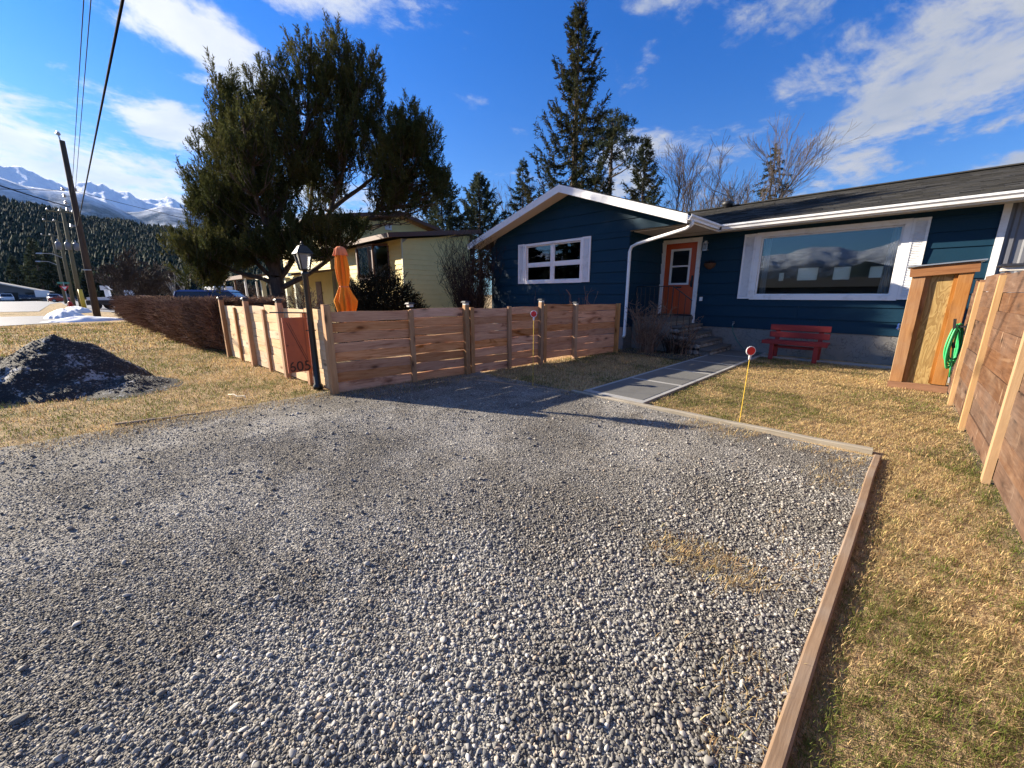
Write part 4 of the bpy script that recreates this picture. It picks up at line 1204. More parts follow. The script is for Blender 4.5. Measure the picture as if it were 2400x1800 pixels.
# tall fence on the right
RF0, RF1 = (0.635, 9.0, 0), (0.765, 1.0, 0)
LR = 8.0
fy = lambda Y: (9.0 - Y) / LR
st = [0, fy(8.05), fy(6.62), fy(4.83), fy(3.05), fy(1.0)]
f3 = fence('tall weathered brown plank fence with pale battens at the edge of the lawn', RF0, RF1, st, 9, 0.04, 0.186, 'right_board', -1,
      [(fy(8.05), 'batten', 1.66, 0), (fy(6.62), 'batten', 1.70, 0), (fy(4.83), 'batten', 1.72, 0), (fy(3.05), 'batten', 1.72, 0)], seed=3, jit=0.003, gap=0.004, thick=0.03, battmat='right_batten')
solar_cap(f3, 0.70, 6.70, 1.745, True, 0.20)
MB().box(0.60, 0.66, 8.55, 8.75, 1.70, 1.715).build('cap_plate', 'dark_plastic', f3)

# ------------------------------------------------------------------ narrow timber enclosure at the fence end
sh = thing('garden_cupboard', 'tall narrow cupboard of orange timber and plywood beside the plank fence', 'cupboard', (0.28, 9.2, 0))
def upright(x0, x1, y0, y1, z0, z1, mat, name, tl=0.0):
    me = MB().box(0, z1 - z0, -(y1 - y0) / 2, (y1 - y0) / 2, -(x1 - x0) / 2, (x1 - x0) / 2).mesh(name, mat)
    o = link(name, me, sh, Vector(((x0 + x1) / 2, (y0 + y1) / 2, z0)) - Vector(sh.location))
    o.rotation_euler = (0, -math.pi / 2, 0)
    o.rotation_euler = (Matrix.Rotation(tl, 3, 'Y') @ Matrix.Rotation(-math.pi / 2, 3, 'Y')).to_euler()
    return o
def level(x0, x1, y0, y1, z0, z1, mat, name, ry=0.0):
    me = MB().box(-(x1 - x0) / 2, (x1 - x0) / 2, -(y1 - y0) / 2, (y1 - y0) / 2, -(z1 - z0) / 2, (z1 - z0) / 2).mesh(name, mat)
    return link(name, me, sh, Vector(((x0 + x1) / 2, (y0 + y1) / 2, (z0 + z1) / 2)) - Vector(sh.location), (0, ry, 0))
upright(-0.045, 0.10, 8.94, 8.98, 0.10, 1.83, 'shed_frame', 'upright')
upright(0.10, 0.155, 8.98, 9.08, 0.10, 1.80, 'shed_frame', 'jamb')
upright(0.44, 0.585, 8.94, 8.98, 0.12, 1.86, 'shed_frame', 'upright')
upright(0.40, 0.44, 8.98, 9.06, 0.12, 1.83, 'shed_frame', 'jamb')
upright(0.145, 0.45, 9.03, 9.045, 0.10, 1.84, 'shed_frame', 'panel')
sh_p = MB().box(0.145, 0.45, 9.005, 9.028, 0.10, 1.83).build('plywood_panel', 'plywood', sh)
level(-0.06, 0.62, 8.945, 8.985, -0.02, 0.10, 'shed_fascia', 'bottom_rail', -0.02)
level(-0.085, 0.63, 8.915, 8.939, 1.80, 1.945, 'shed_fascia', 'top_fascia', -0.085)
level(-0.12, 0.68, 8.88, 9.65, 1.955, 1.973, 'galvanised', 'roof_sheet', -0.085)
upright(-0.05, -0.03, 8.98, 9.60, 0.05, 1.86, 'ply_edge', 'side_board')
upright(0.575, 0.595, 8.98, 9.60, 0.05, 1.90, 'shed_frame', 'side_board')
level(-0.03, 0.575, 9.58, 9.60, 0.05, 1.88, 'shed_frame', 'back_board')
rg = random.Random(5)
bl = thing('blue_tag', 'crumpled blue rag hung on the cupboard side facing the blue wall', 'rag', (-0.075, 9.3, 0.97))
bm = bmesh.new(); bmesh.ops.create_icosphere(bm, subdivisions=2, radius=0.045)
for v in bm.verts: v.co = Vector((v.co.x * 0.6, v.co.y, v.co.z * 1.2)) * rg.uniform(0.6, 1.3)
me = bpy.data.meshes.new('cloth'); bm.to_mesh(me); bm.free(); me.materials.append(MATS['car_blue']); link('cloth', me, bl)

# ------------------------------------------------------------------ green hose coiled on its hanger
hz = thing('garden_hose', 'coiled bright green garden hose hung on a black hanger', 'hose', (0.55, 8.42, 0.75))
rh = random.Random(8)
coil = []
def hose_loop(cx, cy, top, bot, wd, ph, n=28, yoff=0.0):
    out = []
    for i in range(n):
        t = 2 * math.pi * i / n + ph
        z = (top + bot) / 2 + (top - bot) / 2 * math.cos(t)
        s = math.sin(t); wz = wd * (0.55 + 0.45 * (top - z) / (top - bot))
        out.append((cx + wz * s * 0.55, cy + yoff + wz * s * 0.8, z))
    return out
path = []
for k in range(8):
    path += hose_loop(0.545 + rh.uniform(-0.03, 0.03), 8.42 + rh.uniform(-0.03, 0.03), 1.09 + rh.uniform(-0.015, 0.015), 0.52 - rh.uniform(0, 0.10) + 0.05 * (k % 3), 0.085 + 0.02 * rh.random() + 0.006 * k, 0.1 * k)
path += [(0.53, 8.38, 0.80), (0.55, 8.36, 0.55), (0.57, 8.40, 0.33)]
MB().tube(path, 0.011, 7).build('coil', 'hose_green', hz, True)
MB().tube([(0.52, 8.36, 0.84), (0.535, 8.36, 0.76)], 0.018, 8).build('coupling', 'dark_plastic', hz)
MB().tube([(0.575, 8.40, 0.33), (0.58, 8.40, 0.25)], 0.016, 8).build('nozzle', 'galvanised', hz)
MB().box(0.60, 0.612, 8.33, 8.47, 0.95, 1.10).box(0.52, 0.60, 8.37, 8.45, 1.05, 1.075).bar((0.50, 8.36, 0.98), (0.48, 8.36, 1.17), 0.02, 0.03).build('hanger', 'dark_plastic', hz)

# ------------------------------------------------------------------ timber edging of the drive
def timber(label, a, b_, w, h, mat, z=0.0):
    a = Vector(a); b_ = Vector(b_); L = (b_ - a).length
    n = 8; vs = []; fs = []; r = random.Random(int(a.x * 10) + int(L * 7))
    for i in range(n + 1):
        x = L * i / n; dy = r.uniform(-0.006, 0.006); dz = r.uniform(-0.005, 0.005); e_ = 0.008
        vs += [(x, -w / 2 + dy, -0.05), (x, w / 2 + dy, -0.05), (x, w / 2 + dy, h - e_ + dz), (x, w / 2 - e_ + dy, h + dz), (x, -w / 2 + e_ + dy, h + dz), (x, -w / 2 + dy, h - e_ + dz)]
    for i in range(n):
        o = i * 6
        for k in range(6):
            k2 = (k + 1) % 6
            fs.append((o + k, o + k2, o + 6 + k2, o + 6 + k))
    fs += [(5, 4, 3, 2, 1, 0), tuple(n * 6 + k for k in range(6))]
    ang = math.atan2((b_ - a).y, (b_ - a).x)
    o = link('edging_timber', MB().add(vs, fs).mesh('edging_timber', mat), None, a, (0, 0, ang))
    return tag(o, label, 'timber', 'timbers edging the gravel drive')
timber('brown weathered timber along the gravel with grass on its other side, nearest the viewer', (-0.095, 0.1, 0), (0.012, 4.86, 0), 0.054, 0.028, 'timber')
timber('grey weathered timber across the head of the gravel before the lawn', (-3.55, 4.86, 0), (-0.03, 5.00, 0), 0.075, 0.030, 'timber_grey')
timber('dark half-buried timber between the gravel and the shaded lawn', (-5.3, 4.35, -0.02), (-3.6, 4.84, -0.015), 0.07, 0.03, 'timber')
timber('thin half-buried timber strip between the verge and the gravel', (-6.42, -0.28, -0.01), (-6.15, 1.05, -0.01), 0.035, 0.020, 'timber')

# ------------------------------------------------------------------ lamp post with house sign
LP = Vector((-6.60, 2.07, 0))
lp = thing('lamp_post', 'black lantern lamp post standing at the fence corner', 'lamp post', LP)
MB().lathe([(0.075, 0), (0.075, 0.06), (0.052, 0.09), (0.048, 0.6), (0.040, 1.78), (0.055, 1.80), (0.055, 1.83), (0.03, 1.86)], 14).build('post', 'black_metal', lp, True, local=True)
def ring(s, z): return [(-s, -s, z), (s, -s, z), (s, s, z), (-s, s, z)]
LZ = 1.86
MB().hexa(ring(0.05, LZ) + ring(0.07, LZ + 0.02)).build('lantern_base', 'black_metal', lp, local=True)
fr_ = MB()
for sx, sy in ((-1, -1), (1, -1), (1, 1), (-1, 1)):
    fr_.bar((sx * 0.056, sy * 0.056, LZ + 0.02), (sx * 0.092, sy * 0.092, LZ + 0.245), 0.022, 0.022)
lo = fr_.build('lantern_frame', 'black_metal', lp, local=True)
MB().hexa(ring(0.050, LZ + 0.022) + ring(0.085, LZ + 0.243)).build('lantern_pane', 'lantern_glass', lp, local=True)
MB().tube([(0, 0, LZ + 0.02), (0, 0, LZ + 0.12)], 0.014, 8).build('bulb', 'white_paint', lp, local=True)
rf = MB().hexa(ring(0.118, LZ + 0.246) + ring(0.108, LZ + 0.27)).hexa(ring(0.106, LZ + 0.271) + ring(0.05, LZ + 0.36)).build('lantern_roof', 'black_metal', lp, local=True)
MB().lathe([(0.03, 0), (0.035, 0.015), (0.012, 0.03), (0.018, 0.045), (0.004, 0.07)], 10, (0, 0, LZ + 0.36)).build('finial', 'black_metal', rf, local=True)
AE = Vector((-6.985, 1.61, 1.232))
MB().tube([Vector((-6.60, 2.07, 1.225)), AE], 0.010, 8).build('sign_arm', 'black_metal', lp)
MB().tube([Vector((-6.66, 2.0, 0.95)), Vector((-6.56, 2.12, 0.95))], 0.008, 6).build('bracket', 'black_metal', lp)

sg = thing('house_sign', 'hanging orange board shaped like a small door with the number 605', 'sign', (-6.755, 1.88, 0.29), RAD(90))
SWD, SHT = 0.35, 0.865
def sb(x0, x1, z0, z1, y0, y1, name, mat='sign_orange', par=sg):
    return MB().box(x0, x1, y0, y1, z0, z1).build(name, mat, par, local=True)
W2 = SWD / 2
sb(-W2, W2, 0, SHT, -0.012, 0.010, 'board')
sb(-W2 + 0.001, W2 - 0.001, SHT - 0.055, SHT - 0.001, -0.018, -0.0122, 'board_trim')
sb(W2 - 0.045, W2 - 0.001, 0.14, SHT - 0.056, -0.018, -0.0122, 'board_trim')
sb(-W2 + 0.001, -W2 + 0.036, 0.001, SHT - 0.056, -0.018, -0.0122, 'board_trim')
MB().bar((-W2 + 0.055, -0.0145, SHT - 0.07), (W2 - 0.06, -0.0145, 0.15), 0.006, 0.004, (0, 1, 0)).build('brace_line', 'numeral_dark', sg, local=True)
MB().bar((-W2 + 0.085, -0.0145, SHT - 0.07), (W2 - 0.05, -0.0145, 0.20), 0.004, 0.003, (0, 1, 0)).build('brace_line', 'numeral_dark', sg, local=True)
MB().lathe([(0.018, 0), (0.016, 0.01)], 10).build('knob', 'numeral_dark', sg, local=True).location = (-W2 + 0.028, -0.019, 0.43)
for x in (-W2 + 0.05, W2 - 0.05):
    MB().tube([(x, 0, SHT), (x, 0, SHT + 0.075)], 0.003, 5).build('hanging_ring', 'black_metal', sg, local=True)
dg = bpy.context.evaluated_depsgraph_get()
def letters(txt, size, mat, parent, loc, rot, name='numeral', spacing=1.0, depth=0.003, adv=0.62):
    x = 0.0
    for ch in txt:
        cu = bpy.data.curves.new('t', 'FONT'); cu.body = ch; cu.size = size; cu.extrude = depth; cu.align_x = 'CENTER'
        to = bpy.data.objects.new('t', cu); COL.objects.link(to)
        me = bpy.data.meshes.new_from_object(to.evaluated_get(bpy.context.evaluated_depsgraph_get()))
        bpy.data.objects.remove(to); bpy.data.curves.remove(cu)
        me.materials.clear(); me.materials.append(MATS[mat])
        o = link(name, me, parent)
        o.matrix_local = Matrix.Translation(loc) @ rot @ Matrix.Translation((x, 0, 0))
        x += size * adv * spacing
RX90 = Matrix.Rotation(math.pi / 2, 4, 'X')
letters('605', 0.225, 'numeral_dark', sg, Vector((-0.112, -0.0150, 0.018)), RX90, adv=0.50)

# ------------------------------------------------------------------ closed parasol behind the fence
um = thing('closed_parasol', 'closed orange parasol tied with a band, standing behind the fence', 'parasol', (-9.36, 3.75, 0))
def pleat(prof, folds, amp, seed, name, mat):
    """hanging cloth: each ring swells and shrinks with the folds"""
    r = random.Random(seed); vs = []; fs = []; n = folds * 8
    ph = [r.uniform(0.5, 1.4) for _ in range(folds)]
    for ri, a_, z, sk in prof:
        for k in range(n):
            t = 2 * math.pi * k / n; f_ = ph[k // 8]
            w_ = math.sin(2 * math.pi * (k % 8) / 8)
            rad = ri * (1 + a_ * f_ * w_)
            vs.append((rad * math.cos(t) + sk, rad * math.sin(t), z + (0.035 * (f_ - 1) if z < 1.3 else 0)))
    for i in range(len(prof) - 1):
        for k in range(n):
            fs.append((i * n + k, i * n + (k + 1) % n, (i + 1) * n + (k + 1) % n, (i + 1) * n + k))
    return MB().add(vs, fs).build(name, mat, um, True, local=True)
pleat([(0.15, 0.26, 1.06, 0.02), (0.17, 0.34, 1.22, 0.05), (0.19, 0.36, 1.36, 0.04), (0.14, 0.28, 1.52, 0.01), (0.105, 0.15, 1.66, 0), (0.098, 0.10, 1.69, 0)], 10, 0.25, 1, 'skirt', 'canvas_orange')
pleat([(0.098, 0.1, 1.69, 0), (0.125, 0.18, 1.85, 0.0), (0.14, 0.18, 2.1, -0.01), (0.12, 0.16, 2.3, -0.02), (0.10, 0.1, 2.42, -0.02)], 10, 0.2, 2, 'canopy', 'canvas_orange')
pleat([(0.15, 0.18, 2.375, -0.02), (0.135, 0.12, 2.43, -0.02), (0.12, 0.06, 2.52, -0.02), (0.07, 0.02, 2.57, -0.02), (0.01, 0, 2.585, -0.02)], 10, 0.2, 3, 'vent_cap', 'canvas_faded')
MB().lathe([(0.106, 1.665), (0.112, 1.68), (0.106, 1.70)], 16).build('tie_band', 'canvas_faded', um, True, local=True)
MB().tube([(0, 0, 0), (0, 0, 2.5)], 0.022, 10).build('pole', 'fence_post', um, local=True)
MB().lathe([(0.24, 0), (0.24, 0.05), (0.06, 0.09), (0.05, 0.2)], 16).build('base', 'dark_plastic', um, local=True)

# ------------------------------------------------------------------ driveway markers
def marker(x, y, h, label, lean=0.0):
    t = thing('driveway_marker', label, 'marker', (x, y, 0), YAW, 'red reflector stakes')
    t.rotation_euler = (0, lean, YAW)
    MB().tube([(0, 0, -0.05), (0, 0, h - 0.04)], 0.0042, 7).build('stake', 'stake_yellow', t, local=True)
    d = MB()
    n = 16; vs = []
    for yy in (-0.004, 0.004):
        vs += [(0.055 * math.cos(2 * math.pi * k / n), yy, h + 0.055 * math.sin(2 * math.pi * k / n)) for k in range(n)]
    d.add(vs, [tuple(range(n)), tuple(range(2 * n - 1, n - 1, -1))] + [(k, n + k, n + (k + 1) % n, (k + 1) % n) for k in range(n)])
    d.box(-0.012, 0.012, -0.006, 0.006, h - 0.10, h - 0.045)
    d.build('disc', 'white_paint', t, local=True)
    vs = []
    for yy in (-0.008, -0.0045):
        vs += [(0.046 * math.cos(2 * math.pi * k / n), yy, h + 0.046 * math.sin(2 * math.pi * k / n)) for k in range(n)]
    MB().add(vs, [tuple(range(n)), tuple(range(2 * n - 1, n - 1, -1))] + [(k, n + k, n + (k + 1) % n, (k + 1) % n) for k in range(n)]).build('reflector', 'reflector_red', t, local=True)
marker(-1.22, 5.06, 0.87, 'yellow stake with red disc reflector at the sunlit lawn edge', 0.02)
marker(-4.25, 4.70, 1.20, 'thin stake with red disc reflector before the cedar fence', 0.0)

# ------------------------------------------------------------------ bench, tap and house hose
be = thing('bench', 'red slatted wooden bench against the house foundation', 'bench', (-1.76, 11.05, 0))
def bb(*a, name, rot=None):
    o = MB().box(*a).build(name, 'bench_red', be)
    return bevel(o, 0.006)
bb(-2.36, -1.13, 10.80, 10.925, 0.415, 0.45, name='seat_slat')
bb(-2.36, -1.13, 10.935, 11.06, 0.415, 0.45, name='seat_slat')
bb(-2.36, -1.13, 11.07, 11.19, 0.415, 0.45, name='seat_slat')
bb(-2.37, -1.12, 10.775, 10.797, 0.37, 0.455, name='seat_apron')
for z0 in (0.50, 0.67):
    bb(-2.31, -1.15, 11.19, 11.215, z0, z0 + 0.135, name='back_slat')
for x in (-2.20, -1.36):
    bb(x, x + 0.085, 10.80, 10.885, 0.0, 0.414, name='leg')
    bb(x, x + 0.085, 11.217, 11.29, 0.0, 0.80, name='leg')
    bb(x + 0.01, x + 0.075, 10.887, 11.215, 0.30, 0.37, name='side_rail')
bb(-2.115, -1.36, 10.95, 11.02, 0.27, 0.33, name='stretcher')
tp = thing('hose_tap', 'small outdoor tap on the blue wall above the foundation', 'tap', (-3.32, HY - 0.03, 0.74))
MB().tube([(-3.32, HY - 0.02, 0.74), (-3.32, HY - 0.12, 0.74), (-3.32, HY - 0.15, 0.69)], 0.013, 8).build('spout', 'galvanised', tp)
MB().lathe([(0.03, 0), (0.03, 0.01)], 10, (-3.32, HY - 0.09, 0.775)).build('handle', 'galvanised', tp)
th = MB().tube([(-3.32, HY - 0.15, 0.68), (-3.28, HY - 0.17, 0.5), (-3.15, HY - 0.18, 0.28), (-2.95, HY - 0.25, 0.08), (-2.75, HY - 0.4, 0.03), (-2.5, HY - 0.42, 0.03)], 0.010, 7).build('tap_hose', 'hose_teal', None, True)
tag(th, 'thin dark green hose hanging from the wall tap to the walk', 'hose')

# dead branch on the verge
tg = MB().tube([(-7.05, 0.93, 0.03), (-6.93, 0.98, 0.045), (-6.82, 1.00, 0.03), (-6.72, 1.07, 0.045), (-6.62, 1.07, 0.03)], [0.006, 0.008, 0.008, 0.007, 0.004], 6).build('branch', 'stick_pale', None, True)
tag(tg, 'bare pale stick lying on the brown verge', 'stick')

# ------------------------------------------------------------------ ploughed heap of grit and snow
n = 110
hx = np.linspace(-13.4, -7.9, n); hy = np.linspace(-4.2, 1.0, n)
HX, HYY = np.meshgrid(hx, hy)
def heap(x, y):
    def hump(cx, cy, ax, ay, h, p=1.0):
        d = np.sqrt(((x - cx) / ax) ** 2 + ((y - cy) / ay) ** 2)
        return h * np.clip(1 - d, 0, 1) ** p
    b_ = np.maximum.reduce([hump(-10.3, -0.95, 1.5, 1.15, 0.86, 0.8), hump(-10.4, -2.1, 1.6, 1.2, 0.80, 0.8), hump(-9.3, -0.75, 0.8, 0.75, 0.34, 0.8), hump(-11.2, -3.2, 1.7, 1.2, 0.7), hump(-9.0, -0.15, 0.95, 0.75, 0.20)])
    e_ = np.clip(b_ * 4, 0, 1)
    return b_ + e_ * (0.22 * (vnoise(x * 2.2 + 20, y * 2.2 + 20, 61, 4) - 0.5) + 0.10 * (vnoise(x * 9 + 2, y * 9 + 3, 62, 3) - 0.5)) - 0.03
HZ = heap(HX, HYY)
idx = np.arange(n * n).reshape(n, n)
fc = np.stack([idx[:-1, :-1], idx[:-1, 1:], idx[1:, 1:], idx[1:, :-1]], -1).reshape(-1, 4)
zq = HZ.ravel()[fc].max(1); fc = fc[zq > -0.02]
hp = link('dirt_heap', np_mesh('dirt_heap', np.c_[HX.ravel(), HYY.ravel(), HZ.ravel()], fc, 'grit_snow', smooth=True))
tag(hp, 'dark ploughed heap of grit and dirty snow on the verge', 'heap')
r_ = np.random.default_rng(77)
x = r_.uniform(-11.9, -8.1, 9000); y = r_.uniform(-2.6, 0.7, 9000); z = heap(x, y)
k = z > 0.03
x, y, z = x[k], y[k], z[k]; s = 0.012 + 0.03 * r_.random(len(x)) ** 3
gstones = bpy.data.collections.new('grit_shapes')
m2 = MATS['stone'].copy(); m2.name = 'grit_stone'
for nn in m2.node_tree.nodes:
    if nn.bl_idname == 'ShaderNodeValToRGB':
        for el in nn.color_ramp.elements: el.color = tuple(c * 0.35 for c in el.color[:3]) + (1,)
MATS['grit_stone'] = m2
for so in stones.objects:
    me = so.data.copy(); me.materials.clear(); me.materials.append(m2); gstones.objects.link(bpy.data.objects.new('grit', me))
scatter('grit', np.c_[x, y, z], np.c_[s * 1.2, s, s * 0.8], np.c_[r_.normal(0, .5, len(x)), r_.normal(0, .5, len(x)), r_.uniform(0, 6.28, len(x))], 'dark loose grit crusted over the ploughed heap', gstones)
# ------------------------------------------------------------------ plant builders
UPV = np.array([0, 0, 1.0])
def unit(a):
    return a / np.maximum(np.linalg.norm(a, axis=-1, keepdims=True), 1e-9)

def shoots(P, D, L, K, nl, w, spread, rng, tint=None):
    """bottle-brush shoots: K needle blades round each axis; returns verts, tris, tint"""
    P = np.asarray(P, float); D = unit(np.asarray(D, float)); n = len(P)
    L = np.broadcast_to(L, (n,)); ref = np.where(np.abs(D[:, 2:3]) > 0.9, [[1.0, 0, 0]], [[0, 0, 1.0]])
    X = unit(np.cross(D, ref)); Y = np.cross(D, X)
    if tint is None: tint = rng.random(n)
    V = np.empty((n, K, 3, 3)); T = np.repeat(tint, K * 3)
    for j in range(K):
        t = (j + 0.6) / K
        a = j * 2.4 + rng.uniform(0, 6.28, n)
        rad = X * np.cos(a)[:, None] + Y * np.sin(a)[:, None]
        nd_ = unit(D * (1 - spread) + rad * spread + rng.normal(0, 0.08, (n, 3)))
        b = P + D * (L * t)[:, None]
        sd = unit(np.cross(nd_, rng.normal(0, 1, (n, 3)))) * (w * rng.uniform(0.7, 1.3, n))[:, None] / 2
        ln = nl * rng.uniform(0.7, 1.25, n)
        V[:, j, 0] = b - sd; V[:, j, 1] = b + sd; V[:, j, 2] = b + nd_ * ln[:, None]
    V = V.reshape(-1, 3)
    F = np.arange(len(V)).reshape(-1, 3)
    return V, F, np.c_[T, T, T]

def seg_geo(S, ns=4):
    """S: rows p0(3) p1(3) r0 r1 -> prism verts and quads"""
    S = np.asarray(S, float); p0, p1, r0, r1 = S[:, :3], S[:, 3:6], S[:, 6], S[:, 7]
    d = unit(p1 - p0); ref = np.where(np.abs(d[:, 2:3]) > 0.9, [[1.0, 0, 0]], [[0, 0, 1.0]])
    X = unit(np.cross(d, ref)); Y = np.cross(d, X); n = len(S)
    V = np.empty((n, 2, ns, 3))
    for k in range(ns):
        a = 2 * math.pi * k / ns; v = X * math.cos(a) + Y * math.sin(a)
        V[:, 0, k] = p0 + v * r0[:, None]; V[:, 1, k] = p1 + v * r1[:, None]
    base = np.arange(n)[:, None] * 2 * ns
    F = np.concatenate([base + [k, (k + 1) % ns, ns + (k + 1) % ns, ns + k] for k in range(ns)])
    return V.reshape(-1, 3), F

def seg_mesh(name, S, mat, ns=4, tint=None, rng=None):
    V, F = seg_geo(S, ns)
    T = None
    rng = rng or np.random.default_rng(1)
    t = rng.random(len(S)) if tint is None else tint
    T = np.repeat(t, 2 * ns); T = np.c_[T, T, T]
    return np_mesh(name, V, F, mat, T, smooth=True)

def foliage(name, chunks, mat):
    V = np.concatenate([c[0] for c in chunks]); o = 0; F = []
    for c in chunks:
        F.append(c[1] + o); o += len(c[0])
    return np_mesh(name, V, np.concatenate(F), mat, np.concatenate([c[2] for c in chunks]))

def poly_segs(pts, rad):
    return [list(pts[i]) + list(pts[i + 1]) + [rad[i], rad[i + 1]] for i in range(len(pts) - 1)]

def curve(p0, p1, d0, n, rng, wob=0.06):
    """bent limb from p0 (leaving along d0) to p1"""
    p0 = np.array(p0, float); p1 = np.array(p1, float); L = np.linalg.norm(p1 - p0); c = p0 + np.array(d0) * L * 0.45
    t = np.linspace(0, 1, n)[:, None]
    q = (1 - t) ** 2 * p0 + 2 * t * (1 - t) * c + t ** 2 * p1
    q[1:-1] += rng.normal(0, wob * L / n, (n - 2, 3))
    return q

# ------------------------------------------------------------------ the big many-stemmed pine
def big_pine():
    rng = np.random.default_rng(42)
    root = thing('pine_tree', 'broad dark pine with several stems and upright shoots behind the fence', 'tree', (-18.04, 4.52, 0))
    Rv = np.array([math.cos(YAW), math.sin(YAW), 0]); Dv = np.array([-math.sin(YAW), math.cos(YAW), 0])
    def P(r, d, z): return Rv * r + Dv * d + UPV * z
    trunk, limb = [], []
    stems = {
        'main': [(0, 0, -0.1), (0.0, 0, 1.2), (0.02, 0.0, 2.2), (0.0, 0.1, 3.2), (0.05, 0.1, 4.2), (0.15, 0.1, 5.9), (0.3, 0.2, 7.6), (0.45, 0.2, 9.4)],
        'a': [(0.02, 0, 3.1), (0.8, -0.2, 5.0), (1.55, -0.3, 6.1), (2.1, -0.2, 7.8), (2.5, -0.2, 10.2)],
        'b': [(0.0, 0.1, 2.0), (1.0, 0.3, 3.3), (2.2, 0.5, 4.7), (2.85, 0.6, 6.2), (3.45, 0.5, 8.0), (3.75, 0.4, 10.1)],
        'c': [(0.05, 0, 1.7), (1.6, 0.2, 2.5), (3.0, 0.4, 3.7), (4.1, 0.5, 4.8), (5.1, 0.5, 5.8), (5.7, 0.4, 8.2)],
        'l': [(0, 0, 2.3), (-0.9, -0.2, 4.2), (-1.2, -0.2, 6.6), (-0.95, -0.1, 9.2)],
        'l2': [(0, 0, 2.0), (-1.2, 0.3, 3.2), (-2.1, 0.3, 4.8), (-2.4, 0.3, 6.0)],
        'l3': [(0, 0, 1.9), (-1.2, -0.6, 2.4), (-2.4, -0.8, 3.0)],
        'bk': [(0.1, 0.2, 3.0), (0.8, 1.8, 5.0), (1.0, 2.6, 8.2)], 'fr': [(0.1, -0.1, 3.2), (0.7, -1.6, 4.8), (0.9, -2.2, 7.6)],
        'rb': [(2.2, 0.5, 4.7), (3.6, 2.0, 6.4), (4.4, 2.4, 8.4)],
    }
    r0 = dict(main=0.30, a=0.12, b=0.12, c=0.105, l=0.13, l2=0.10, l3=0.09, bk=0.12, fr=0.11, rb=0.09)
    axes = []
    for k, pl in stems.items():
        pts = [P(*q) for q in pl]
        fine = []
        for i in range(len(pts) - 1):
            for t in np.linspace(0, 1, 4)[:-1]:
                fine.append(pts[i] * (1 - t) + pts[i + 1] * t + rng.normal(0, 0.02, 3))
        fine.append(pts[-1])
        rr = np.linspace(r0[k], 0.035, len(fine))
        if k == 'main': rr = np.interp(np.linspace(0, 1, len(fine)), [0, 0.15, 0.5, 1], [0.36, 0.28, 0.2, 0.04])
        (trunk if k == 'main' else limb).extend(poly_segs(fine, rr))
        axes += [f for f in fine if f[2] > 2.6]
    axes = np.array(axes)
    # lobes of the crown: centre (r, d, z), half sizes, clumps
    lobes = [(0.45, 0, 8.2, 0.65, 1.0, 1.35, 32), (-0.80, -0.1, 8.1, 0.42, 0.8, 1.45, 26), (1.15, 0, 8.6, 0.50, 1.0, 1.2, 26), (2.55, 0, 9.25, 0.62, 1.2, 1.45, 42), (3.5, 0.2, 9.2, 0.72, 1.2, 1.4, 42), (4.3, 0.2, 8.9, 0.40, 0.9, 1.35, 24),
             (5.55, 0.3, 7.5, 0.55, 1.1, 1.2, 38), (6.2, 0.3, 6.9, 0.5, 1.0, 1.2, 32), (4.95, 0.4, 6.5, 0.8, 1.4, 1.0, 32), (3.3, 0.3, 7.3, 1.1, 1.8, 1.1, 44), (1.7, 0, 7.2, 0.9, 1.7, 1.0, 36), (0.2, 0, 6.9, 0.95, 1.8, 1.1, 42), (-1.15, 0, 6.6, 0.65, 1.3, 1.2, 36),
             (-2.35, 0.2, 5.55, 0.42, 1.0, 1.0, 26), (-1.7, 0, 4.9, 0.85, 1.4, 0.8, 34), (-0.6, -0.3, 5.2, 0.95, 1.6, 0.9, 44), (0.7, -0.6, 5.5, 0.8, 1.4, 0.7, 26), (2.0, 0.6, 6.0, 0.8, 1.6, 0.5, 20), (-2.5, -0.4, 3.5, 0.75, 1.1, 0.7, 32), (-1.7, -0.6, 3.2, 0.8, 1.2, 0.75, 34), (-0.8, -0.8, 3.5, 0.7, 1.2, 0.8, 30), (-2.4, -0.4, 2.45, 0.7, 1.0, 0.45, 18),
             (4.5, 0.6, 5.5, 0.7, 1.2, 0.5, 16), (1.6, -1.0, 3.9, 0.9, 0.9, 0.45, 26), (0.7, -1.0, 3.5, 0.8, 0.9, 0.45, 22), (2.6, -0.8, 4.1, 0.7, 0.8, 0.4, 18), (2.0, -1.0, 3.2, 0.6, 0.8, 0.3, 8), (3.4, -0.4, 4.2, 0.5, 0.7, 0.35, 10), (6.55, 0.3, 5.9, 0.35, 0.8, 0.8, 16), (0.9, 2.3, 7.0, 1.1, 1.0, 1.5, 24), (0.9, -2.0, 6.4, 1.0, 0.9, 1.2, 24), (4.1, 2.1, 7.5, 0.9, 0.8, 1.2, 18), (5.5, 0.4, 5.2, 0.6, 0.9, 0.4, 10)]
    SP, SD, SL, ST = [], [], [], []
